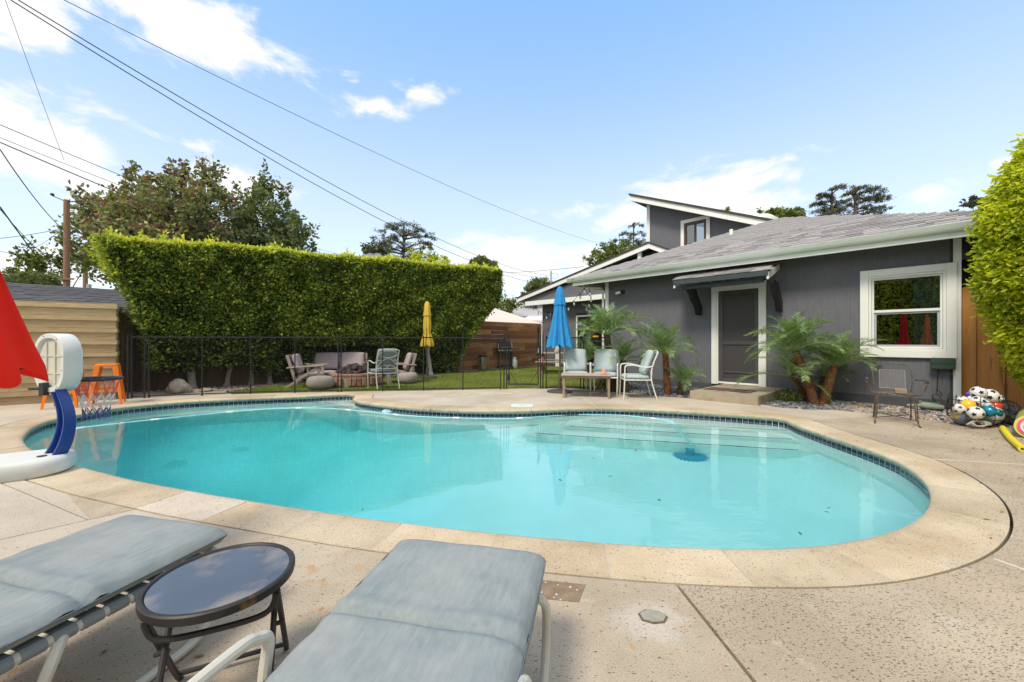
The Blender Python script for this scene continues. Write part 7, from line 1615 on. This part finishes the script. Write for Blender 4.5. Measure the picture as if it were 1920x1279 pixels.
# boulders at the corner of the bed
mat('boulder', (.34, .28, .22), (.5, .44, .36), rough=.95, scale=7, bump=.8, bscale=25); mat('flagstone', (.40, .30, .20), (.5, .4, .28), rough=.9, scale=8)
for px, py, s, lab, nm, m in [(336, 737, .19, 'large pale boulder on the gravel left of the thickest hedge trunk', 'boulder', 'boulder'), (369, 735, .10, 'flat tan stone at the edge of the gravel strip, leftmost of three', 'boulder', 'flagstone'), (388, 734, .11, 'flat tan stone at the edge of the gravel strip, middle of three', 'boulder', 'flagstone'), (399, 733, .07, 'smallest pale stone at the right end of the gravel strip', 'boulder', 'boulder')]:
    w = G(px, py); o = link(nm, rock_mesh(nm, s, px, 3, .95 if s > .15 else .45, .5), M[m]); o.location = (w.x, w.y, s * (.6 if s > .15 else .2)); o.rotation_euler = (0, 0, px); tag(o, lab, 'rock', 'stones in the gravel strip')

# ------------------------------------------------------------------ wall ornaments, feeders, string lights
mat('bone', (.55, .50, .42), (.4, .36, .3), rough=.8); mat('rusty_iron', (.20, .13, .10), (.34, .25, .2), rough=.8, scale=12)
q = HL(1033, 589, HWd - .03); sk = hthing('skull_ornament', 'small bull skull hung on the wing wall left of the blue parasol', 'wall ornament', (q.x, HWd - .03, q.z))
mb = MB(); mb.prism([(-.05, -.03, .06), (.05, -.03, .06), (.035, -.05, -.03), (.02, -.05, -.14), (-.02, -.05, -.14), (-.035, -.05, -.03)], (0, .04, 0)); mb.build('skull', M['bone'], sk, bevel=.008)
for s in (-1, 1): mb = MB(); mb.tube(catmull([(s * .04, -.03, .05), (s * .14, -.04, .06), (s * .22, -.05, .12), (s * .24, -.05, .18)], 4), [.02 - .0012 * i for i in range(13)], 6); mb.build('horn', M['charcoal'], sk, smooth=True)
for py, lab in ((612, 'upper rusty iron scroll ornament on the wing wall'), (636, 'lower rusty iron scroll ornament on the wing wall')):
    q = HL(1029, py, HWd - .03); so_ = hthing('scroll_ornament', lab, 'wall ornament', (q.x, HWd - .03, q.z), 'iron scroll ornaments'); mb = MB()
    for k in range(4):
        a0 = k * PI / 2; P = [(.04 * math.cos(a0) * 1.6 + (.03 + .05 * t / 9) * math.cos(a0 + t * .6), -.02, .06 * math.sin(a0) * 1.6 + (.03 + .05 * t / 9) * math.sin(a0 + t * .6) * 1.3) for t in range(10)]; mb.tube(P, .011, 5)
    mb.build('scrolls', M['rusty_iron'], so_, smooth=True); mb = MB(); mb.lathe([(0, -.01), (.03, 0), (0, .012)], 10); o = mb.build('boss', M['rusty_iron'], so_); o.rotation_euler = (R(90), 0, 0)
mat('amber', (.80, .40, .02), (.85, .5, .05), rough=.3)
w = D(1117, 617, 11.2); fd = thing('hanging_feeder', 'two-tier orange hanging feeder in front of the dark sliding door', 'bird feeder', (w.x, w.y, w.z - .4))
mb = MB(); mb.tube([(0, 0, .1), (0, 0, 1.25)], .004, 4); mb.build('cord', M['wire'], fd)
for z in (.36, .18): mb = MB(); mb.lathe([(0, z - .05), (.05, z - .045), (.085, z - .01), (.09, z + .02), (.07, z + .03), (0, z + .03)], 18); mb.build('tray', M['amber'], fd, smooth=True)
mb = MB(); mb.lathe([(.09, .05), (.092, .075), (0, .10)], 16); mb.build('cap', M['charcoal'], fd)
mat('bulb', (.75, .75, .72), rough=.15, trans=.6)
def string_lights(label, pts, nb):
    P = catmull(pts, 8); t = thing('string_lights', label, 'string lights', P[0]); mb = MB(); mb.tube([p - P[0] for p in P], .008, 4); mb.build('cord', M['wire'], t)
    for k in range(nb):
        p = P[int((k + .5) / nb * (len(P) - 1))] - P[0]; mb = MB(); mb.lathe([(.016, -.02), (.018, -.07), (.0, -.075)], 8, tuple(p)); mb.build('socket', M['black_metal'], t); mb = MB(); mb.lathe([(.012, -.07), (.03, -.10), (.032, -.13), (.018, -.165), (0, -.17)], 10, tuple(p)); mb.build('bulb', M['bulb'], t, smooth=True)
string_lights('string of clear bulbs running left from the house corner over the lawn', [D(1098, 537, 10.6), D(1086, 552, 11.5), D(1066, 573, 13), D(1045, 588, 14.5), D(1022, 590, 16.5), D(1000, 575, 18), D(998, 560, 19)], 10)
string_lights('short string of clear bulbs hanging under the eave above the palm', [D(1105, 540, 10.8), D(1108, 560, 11.2), D(1100, 572, 11.6), D(1112, 577, 12.0), D(1126, 560, 12.2)], 7)

# ------------------------------------------------------------------ right side: iron chair, crocodile, basket of balls, noodle
ic = thing('iron_chair', 'rusty wrought iron chair with a mesh back beside the grey wall', 'chair', (5.20, 5.42, 0), head((-.62, -.78)))
mat('old_iron', (.04, .036, .033), (.15, .11, .085), rough=.6, scale=30, contrast=.1); mat('iron_mesh', (.20, .20, .21), (.30, .28, .26), rough=.5, scale=40)
for s in (-1, 1):
    mb = MB(); mb.tube(catmull([(s * .19, -.19, .38), (s * .20, -.20, .2), (s * .205, -.21, .06), (s * .21, -.27, .012), (s * .215, -.33, .008)], 4), .0085, 7); mb.tube([(s * .17, -.17, .38), (s * .19, -.19, .06)], .007, 6); mb.build('leg', M['old_iron'], ic, smooth=True)
    mb = MB(); mb.tube(catmull([(s * .18, .17, .38), (s * .185, .19, .2), (s * .19, .22, .06), (s * .19, .28, .012), (s * .19, .33, .008)], 4), .0085, 7); mb.build('leg', M['old_iron'], ic, smooth=True)
    mb = MB(); mb.tube(catmull([(s * .21, -.16, .38), (s * .27, -.17, .46), (s * .29, -.19, .55), (s * .28, -.10, .585), (s * .22, .13, .57)], 4), .008, 7); mb.build('armrest', M['old_iron'], ic, smooth=True)
    mb = MB(); mb.tube([(s * .29, -.20, .565), (s * .285, -.13, .59)], .02, 8); mb.build('arm_pad', M['umbrella_base'], ic, smooth=True)
mb = MB(); mb.tube(catmull([(-.18, .17, .40), (-.20, .2, .55), (-.19, .24, .70), (-.14, .265, .765), (0, .27, .785), (.14, .265, .765), (.19, .24, .70), (.20, .2, .55), (.18, .17, .40)], 5), .0075, 7); mb.build('back_hoop', M['old_iron'], ic, smooth=True)
mb = MB(); N_ = 15; x0, x1, z0, z1 = -.13, .13, .44, .69; yb_ = lambda z: .17 + (z - .40) * .28
mb.tube([(x0, yb_(z0), z0), (x1, yb_(z0), z0), (x1, yb_(z1), z1), (x0, yb_(z1), z1)], .007, 6, closed=True)
for k in range(-N_, N_ * 2):
    for sg in (1, -1):
        P = []
        for t in np.linspace(0, 1, 21):
            x = x0 + (x1 - x0) * ((k / N_) + t); z = z0 + (z1 - z0) * (t if sg > 0 else 1 - t)
            if x0 <= x <= x1: P.append((x, yb_(z), z))
        if len(P) > 1: mb.tube([P[0], P[-1]], .0016, 3, caps=False)
mb.build('back_mesh', M['iron_mesh'], ic)
mb = MB(); mb.tube([(.215 * math.cos(a), -.01 + .2 * math.sin(a), .385) for a in [2 * PI * k / 24 for k in range(24)]], .010, 7, closed=True)
for k in range(-7, 8): hy = math.sqrt(max(0, 1 - (k / 7.6) ** 2)); mb.tube([(k / 7.6 * .21, -.01 - .2 * hy, .385), (k / 7.6 * .21, -.01 + .2 * hy, .385)], .003, 4); mb.tube([(-.21 * hy, -.01 + k / 7.6 * .2, .385), (.21 * hy, -.01 + k / 7.6 * .2, .385)], .003, 4)
mb.build('seat', M['old_iron'], ic, smooth=True); mb = MB(); mb.box((.0, -.08, .395), (.12, .03, .46)); mb.build('wood_block', M['teak'], ic, bevel=.006)
mb = MB(); mb.tube([(-.2, -.2, .07), (.19, .21, .09)], .006, 6); mb.tube([(.2, -.2, .07), (-.19, .21, .09)], .006, 6); mb.build('cross_brace', M['old_iron'], ic, smooth=True)
w = G(1736, 768); cr_ = thing('crocodile_figure', 'small green-grey stone crocodile lying on the gravel by the wall', 'garden figure', (w.x, w.y, 0), HRZ + R(180)); mat('croc_green', (.17, .22, .17), (.28, .33, .26), rough=.9, scale=16, bump=.5); mat('croc_dark', (.03, .12, .08), (.05, .18, .11), rough=.7)
mb = MB(); sec_ = [(-.20, .05, .045, .035), (-.12, .055, .075, .05), (-.02, .06, .09, .06), (.05, .065, .075, .055), (.09, .05, .05, .035), (.17, .045, .042, .028), (.215, .045, .035, .022)]; vs = []; n = 14
for x, z, ry, rz_ in sec_:
    for k in range(n): a = 2 * PI * k / n; vs.append((x, ry * math.cos(a), z + rz_ * math.sin(a)))
fs = [(i * n + k, i * n + (k + 1) % n, (i + 1) * n + (k + 1) % n, (i + 1) * n + k) for i in range(len(sec_) - 1) for k in range(n)] + [tuple(range(n)), tuple((len(sec_) - 1) * n + k for k in range(n))[::-1]]
mb.add(vs, fs); mb.build('body', M['croc_green'], cr_, smooth=True, ang=70); mb = MB()
for k in range(7): x = -.14 + k * .03; mb.add([(x - .014, -.02, .108), (x + .014, -.02, .108), (x + .014, .02, .108), (x - .014, .02, .108), (x, 0, .138)], [(0, 1, 4), (1, 2, 4), (2, 3, 4), (3, 0, 4)])
mb.build('back_ridge', M['croc_dark'], cr_)
for s in (-1, 1): mb = MB(); mb.lathe([(0, -.012), (.014, -.006), (.016, .006), (0, .016)], 8, (.065, s * .035, .12)); mb.build('eye', M['croc_green'], cr_, smooth=True)
bkp = Vector((6.10, 5.22, 0)); bk = thing('wire_basket', 'black wire basket heaped with balls beside the cedar fence', 'basket', bkp, 0); mb = MB()
for z, r_ in ((.012, .22), (.11, .295), (.22, .30), (.33, .285)): mb.tube([(r_ * math.cos(a), r_ * .85 * math.sin(a), z) for a in [2 * PI * k / 32 for k in range(32)]], .005, 5, closed=True)
mb.build('rings', M['black_metal'], bk, smooth=True)
for k in range(14):
    a = 2 * PI * k / 14; P = [(r_ * math.cos(a), r_ * .85 * math.sin(a), z) for z, r_ in ((.012, .0), (.012, .22), (.11, .295), (.22, .30), (.33, .285), (.40 if k % 2 else .33, .275))]; mb = MB(); mb.tube(P, .0042, 5); mb.build('wire', M['black_metal'], bk, smooth=True)
# football pattern from the icosahedron directions
phi = (1 + 5 ** .5) / 2; ico = [Vector(v).normalized() for v in [(0, 1, phi), (0, -1, phi), (0, 1, -phi), (0, -1, -phi), (1, phi, 0), (-1, phi, 0), (1, -phi, 0), (-1, -phi, 0), (phi, 0, 1), (-phi, 0, 1), (phi, 0, -1), (-phi, 0, -1)]]
mat('ball_white', (.74, .73, .70), (.66, .65, .62), rough=.4, scale=5, rnd=.06); mat('ball_black', (.02, .02, .022), rough=.4)
def uv_sphere(n=24, m=16, r=1.):
    vs = [(0, 0, r)]; 
    for i in range(1, m): 
        for k in range(n): a = 2 * PI * k / n; b = PI * i / m; vs.append((r * math.sin(b) * math.cos(a), r * math.sin(b) * math.sin(a), r * math.cos(b)))
    vs.append((0, 0, -r)); fs = [(0, 1 + k, 1 + (k + 1) % n) for k in range(n)]
    for i in range(m - 2):
        for k in range(n): fs.append((1 + i * n + k, 1 + (i + 1) * n + k, 1 + (i + 1) * n + (k + 1) % n, 1 + i * n + (k + 1) % n))
    fs += [(1 + (m - 2) * n + k, len(vs) - 1, 1 + (m - 2) * n + (k + 1) % n) for k in range(n)]; return vs, fs
def ball(label, loc, r, kind, seed):
    t = thing('ball', label, 'ball', loc, 0, 'balls in the wire basket'); t.rotation_euler = (seed * 1.3, seed * .7, seed * 2.1); vs, fs = uv_sphere()
    mb = MB(); mb.add([tuple(Vector(v) * r) for v in vs], fs)
    if kind == 'soccer':
        mb.build('shell', M['ball_white'], t, smooth=True, ang=180)
        for d in ico:
            u = d.orthogonal().normalized(); v_ = d.cross(u); P = [d * r * 1.006]
            ring = [(d * math.cos(.34) + (u * math.cos(a) + v_ * math.sin(a)) * math.sin(.34)) * r * 1.006 for a in [2 * PI * k / 5 for k in range(5)]]; mid_ = [(d * math.cos(.20) + (u * math.cos(a) + v_ * math.sin(a)) * math.sin(.20)) * r * 1.012 for a in [2 * PI * k / 5 for k in range(5)]]
            mb = MB(); mb.add([d * r * 1.014] + mid_ + ring, [(0, 1 + k, 1 + (k + 1) % 5) for k in range(5)] + [(1 + k, 6 + k, 6 + (k + 1) % 5, 1 + (k + 1) % 5) for k in range(5)]); mb.build('patch', M['ball_black'], t)
    else: mb.build('shell', M[kind], t, smooth=True, ang=180); mb = MB(); mb.lathe([(0, r * 1.002), (r * .06, r * 1.004), (0, r * 1.01)], 8); mb.build('valve', M['ball_black'], t)
    return t
def bmat(n, c, mt=.0, c2=None): mat(n, c, c2, rough=.25, metal=mt, scale=4, coat=.3, contrast=.05)
bmat('ball_purple', (.22, .08, .55), .3); bmat('ball_yellow', (.85, .48, .02)); bmat('ball_red', (.62, .05, .03)); bmat('ball_blue', (.02, .25, .42), .5); bmat('ball_multi', (.10, .13, .2), 0, (.45, .38, .12)); bmat('ball_grey', (.42, .40, .37), 0, (.58, .57, .52)); bmat('ball_teal', (.02, .22, .25), .3)
for k, (zx, zy, rp_, dep_, kind, lab) in enumerate([
    (1270, 492, 28, .10, 'ball_purple', 'small purple ball at the top left of the wire basket'), (1350, 475, 58, .02, 'soccer', 'soccer ball crowning the heap in the wire basket, upper left'),
    (1455, 505, 64, .0, 'soccer', 'soccer ball crowning the heap in the wire basket, upper right'), (1535, 530, 38, .06, 'soccer', 'small soccer ball behind the right rim of the wire basket'),
    (1205, 545, 40, .0, 'soccer', 'soccer ball at the left rim just above the golden ball'), (1290, 540, 38, .05, 'soccer', 'soccer ball behind the golden ball'),
    (1255, 588, 52, -.10, 'ball_yellow', 'golden yellow ball at the front of the wire basket'), (1345, 562, 56, -.08, 'soccer', 'soccer ball in the middle of the wire basket'), (1405, 585, 46, -.10, 'soccer', 'soccer ball left of the red ball'),
    (1505, 598, 48, -.04, 'ball_red', 'red ball at the right side of the wire basket'), (1450, 645, 52, -.16, 'ball_blue', 'metallic blue ball at the front of the wire basket'), (1178, 622, 48, -.07, 'soccer', 'soccer ball at the far left of the wire basket'),
    (1325, 660, 60, -.18, 'soccer', 'soccer ball at the lower front of the wire basket'), (1530, 660, 36, -.10, 'ball_teal', 'dark teal ball at the right rim of the wire basket'), (1212, 705, 78, -.04, 'ball_multi', 'large dark multicoloured ball at the bottom left of the basket'), (1452, 735, 92, -.02, 'ball_grey', 'large dull grey ball at the bottom right of the basket')]):
    Y = bkp.y + dep_ * 1.25; px = 1560 + zx / 4.92; py = 640 + zy / 4.92; p = D(px, py, Y); r_ = rp_ / 4.92 * Y / F; p.z = max(p.z, r_ + .015); ball(lab, p, r_, kind, k + 1)
mat('rope', (.48, .46, .40), (.36, .34, .29), rough=.95, scale=60); rp0 = D(1560 + 1310 / 4.92, 640 + 765 / 4.92, bkp.y - .235); rg = thing('rope_coil', 'coiled pale rope at the bottom front of the wire basket', 'rope', (rp0.x, rp0.y, max(.03, rp0.z))); mb = MB()
mb.tube(catmull([(.11 * math.cos(k * .9) + .004 * k, .02 * math.sin(k * 1.7), .03 * math.sin(k * .9) + .004 * (k % 3)) for k in range(26)], 4), .0085, 6); mb.build('coil', M['rope'], rg, smooth=True)
bmat('net_black', (.02, .018, .02)); w = Vector((6.55, 5.32, .0)); ng = thing('mesh_bag', 'black mesh bag slumped behind the wire basket', 'bag', w); me = rock_mesh('sack', .17, 9, 3, .95, .25); o = link('sack', me, M['charcoal'], ng); o.location = (0, 0, .14)
mb = MB()
for k in range(9): a = PI * k / 9; mb.tube([(.185 * math.cos(b) * math.cos(a), .185 * math.cos(b) * math.sin(a), .14 + .185 * math.sin(b)) for b in [2 * PI * j / 24 for j in range(24)]], .003, 4, closed=True)
mb.build('netting', M['net_black'], ng)
a = G(1880, 803, .03); b = G(1917, 842, .03); mat('noodle_yellow', (.72, .62, .02), (.66, .56, .02), rough=.7, scale=20); nd_ = thing('pool_noodle', 'yellow foam pool noodle lying on the deck near the right edge', 'pool noodle', (a.x, a.y, 0)); mb = MB(); e = b - Vector((a.x, a.y, 0)); mb.tube(catmull([(0, 0, .032), (e.x * .5 - .02, e.y * .5, .032), (e.x, e.y, .032)], 6), .030, 16); mb.build('foam', M['noodle_yellow'], nd_, smooth=True)
d__ = Vector((e.x, e.y, 0)).normalized(); c_ = Vector((e.x, e.y, .032)) + d__ * .001; mb = MB(); mb.tube([c_ - d__ * .0, c_ + d__ * .002], .011, 10); mb.build('bore', M['charcoal'], nd_)
fl_ = G(1922, 826, 0); pf = thing('pool_float', 'rolled striped pool float in yellow, pink, white and black at the right edge', 'pool float', (6.10, 4.66, 0), R(37))
bmat('float_lime', (.62, .66, .14)); bmat('float_pink', (.85, .10, .30)); bmat('float_white', (.75, .72, .68)); bmat('float_black', (.04, .04, .05)); bmat('float_red', (.75, .06, .03))
for k, (r_, m) in enumerate(((.135, 'float_lime'), (.112, 'float_pink'), (.088, 'float_white'), (.062, 'float_black'), (.036, 'float_red'))):
    mb = MB(); mb.tube([(-.34 - .010 * k, 0, .135), (.45, 0, .135)], r_, 28); o = mb.build('layer', M[m], pf, smooth=True)

# ------------------------------------------------------------------ in and on the water
mat('cleaner_blue', (.01, .28, .46), (.015, .34, .52), rough=.4); mat('hose_aqua', (.35, .80, .85), (.28, .70, .78), rough=.35); mat('hose_joint', (.85, .9, .9), rough=.4)
cz_ = UW(1294, 855, .97); cl_ = thing('pool_cleaner', 'blue suction pool cleaner with a toothed disc skirt on the pool floor', 'pool cleaner', (cz_.x, cz_.y, ZW - .985)); mb = MB(); n = 26; vs = []; fs = []
for k in range(n * 2):
    a = 2 * PI * k / (n * 2); r_ = .235 if k % 2 else .185; vs += [(r_ * math.cos(a), r_ * math.sin(a), .012), (.15 * math.cos(a), .15 * math.sin(a), .03)]
N2 = n * 2
for k in range(N2): l = (k + 1) % N2; fs.append((2 * k, 2 * l, 2 * l + 1, 2 * k + 1))
mb.add(vs, fs); mb.add([(.15 * math.cos(2 * PI * k / 40), .15 * math.sin(2 * PI * k / 40), .03) for k in range(40)], [tuple(range(40))]); mb.build('skirt', M['cleaner_blue'], cl_)
mb = MB(); mb.lathe([(.12, .03), (.10, .05), (.06, .06), (.055, .10), (.05, .26), (.06, .28), (.06, .31), (.03, .33), (0, .33)], 20); mb.build('body', M['cleaner_blue'], cl_, smooth=True)
mb = MB(); mb.box((-.07, -.02, .07), (.07, .02, .14)); mb.build('handle', M['cleaner_blue'], cl_, bevel=.01)
hp = [Vector((cz_.x, cz_.y, ZW - .64)), Vector((cz_.x + .02, cz_.y + .05, ZW - .42)), Vector((cz_.x - .02, cz_.y + .22, ZW - .16))] + [G(px, py, ZW - .004) for px, py in [(1262, 794), (1225, 785), (1166, 779.5), (1100, 778), (1060, 779), (1000, 783), (960, 785), (900, 785), (855, 784), (800, 782), (757, 779.5), (715, 775), (679, 771.5), (640, 768), (603, 766), (560, 765.5), (507, 767), (450, 771), (390, 776.5), (330, 783), (270, 789), (200, 797), (150, 803), (105, 812)]]
o_ = hp[0].copy(); hs = thing('pool_hose', 'long floating aqua hose curving along the far side to the pool cleaner', 'hose', o_); P = catmull(hp, 6); mb = MB(); mb.tube([p - o_ for p in P], [.019 if k < 20 else .0115 for k in range(len(P))], 8); mb.build('hose', M['hose_aqua'], hs, smooth=True)
for k in range(24, len(P) - 2, 14): d = (P[k + 1] - P[k]).normalized() * .05; mb = MB(); mb.tube([P[k] - o_ - d, P[k] - o_ + d], .016, 8); mb.build('cuff', M['hose_joint'], hs, smooth=True)
w = G(728, 771.5, ZW); mat('float_blue', (.12, .42, .78), rough=.4); ch = thing('chlorine_float', 'blue and white floating dispenser by the inner bend of the pool', 'float', w); mb = MB(); mb.lathe([(.05, -.06), (.10, -.03), (.105, .0), (.10, .02), (.06, .03)], 24); mb.build('ring', M['hoop_white'], ch, smooth=True); mb = MB(); mb.lathe([(.075, .028), (.07, .045), (0, .05)], 24); mb.build('lid', M['float_blue'], ch, smooth=True)
w = G(979, 761); sl2 = thing('skimmer_lid', 'white rounded skimmer lid set in the deck behind the pool edge', 'skimmer lid', (w.x, w.y, .0)); mb = MB(); mb.prism([(x, y, .001) for x, y in rb(.19, .15, 6, .07)], (0, 0, .008)); mb.build('cover', M['hoop_white'], sl2, bevel=.003); mb = MB(); mb.box((-.06, -.012, .009), (.06, .012, .012)); mb.build('grip', M['grey_frame'], sl2)
w = G(948, 737); mh = thing('deck_cover', 'round tan access cover in the deck in front of the mesh gate', 'access cover', (w.x, w.y, 0)); mb = MB(); mb.lathe([(0, .001), (.22, .001), (.22, .006), (0, .006)], 36); mb.build('cover', M['coping_stone'], mh); mb = MB(); mb.lathe([(.222, .001), (.232, .001), (.232, .005), (.222, .005)], 36); mb.build('ring', M['grout'], mh)
mat('drain_white', (.72, .82, .80), (.62, .74, .72), rough=.6, speck=((.3, .45, .47), 60, .25, 1.0))
for (px, py), lab in (((330, 868), 'round perforated main drain on the deep floor, nearer the left end'), ((451, 841), 'round perforated main drain on the deep floor, farther from the left end')):
    p = UW(px, py, 2.2); p.z = ZW - depth(p.x, p.y) + .35 * max(0, 1 - dist_out(p.x, p.y) / .42) ** 2; t = thing('floor_drain', lab, 'drain', p, 0, 'main drains'); mb = MB(); mb.lathe([(.125, .0), (.12, .025), (0, .045)], 28); mb.build('grate', M['drain_white'], t, smooth=True); mb = MB(); mb.lathe([(.15, .0), (.15, .01), (.125, .012)], 28); mb.build('ring', M['plaster_wall'], t)
# fallen leaves and specks of debris
mat('dry_leaf', (.14, .08, .035), (.28, .2, .08), rough=.8, scale=30)
lv_ = MB(); r_ = random.Random(11)
spots = [(r_.uniform(3.6, 5.8), r_.uniform(2.6, 4.8)) for _ in range(46)] + [(r_.gauss(5.4, .35), r_.gauss(4.4, .4)) for _ in range(90)] + [tuple(G(1850, 975).xy), tuple(G(1878, 962).xy), tuple(G(1858, 1010).xy), tuple(G(195, 1225).xy), tuple(G(373, 1232).xy), tuple(G(1880, 960).xy)] + [(r_.uniform(-3, 3), r_.uniform(6.9, 8.8)) for _ in range(20)]
for x, y in spots:
    if pip(x, y, OUT): continue
    a = r_.uniform(0, 6.3); s = r_.uniform(.008, .022); c, sn_ = math.cos(a) * s, math.sin(a) * s; lv_.add([(x - c, y - sn_, .004), (x + sn_ * .35, y - c * .35, .008), (x + c, y + sn_, .005), (x - sn_ * .35, y + c * .35, .004)], [(0, 1, 2, 3)])
tag(lv_.build('fallen_leaves', M['dry_leaf']), kind='stuff')
lv_ = MB()
for px, py in [(1113, 835), (1112, 859), (1192, 845), (1236, 937), (1384, 853), (1550, 960), (1145, 893), (820, 827), (300, 829), (320, 829), (440, 836), (345, 811), (383, 794), (410, 779), (1555, 953), (1500, 1000), (1450, 850), (1690, 977), (680, 950), (1050, 900)]:
    p = UW(px, py, depth(*UW(px, py, 1.2).xy) - .02)
    if dist_out(p.x, p.y) < .45: continue
    a = r_.uniform(0, 6.3); s = r_.uniform(.018, .035); c, sn_ = math.cos(a) * s, math.sin(a) * s; z = ZW - depth(p.x, p.y) + .02; lv_.add([(p.x - c, p.y - sn_, z), (p.x + sn_ * .4, p.y - c * .4, z + .005), (p.x + c, p.y + sn_, z), (p.x - sn_ * .4, p.y + c * .4, z)], [(0, 1, 2, 3)])
tag(lv_.build('sunken_leaves', M['dry_leaf']), kind='stuff')
for o in list(COL.objects):
    if o.type == 'MESH' and o.parent is None and 'kind' not in o and 'category' not in o: tag(o, kind='structure')
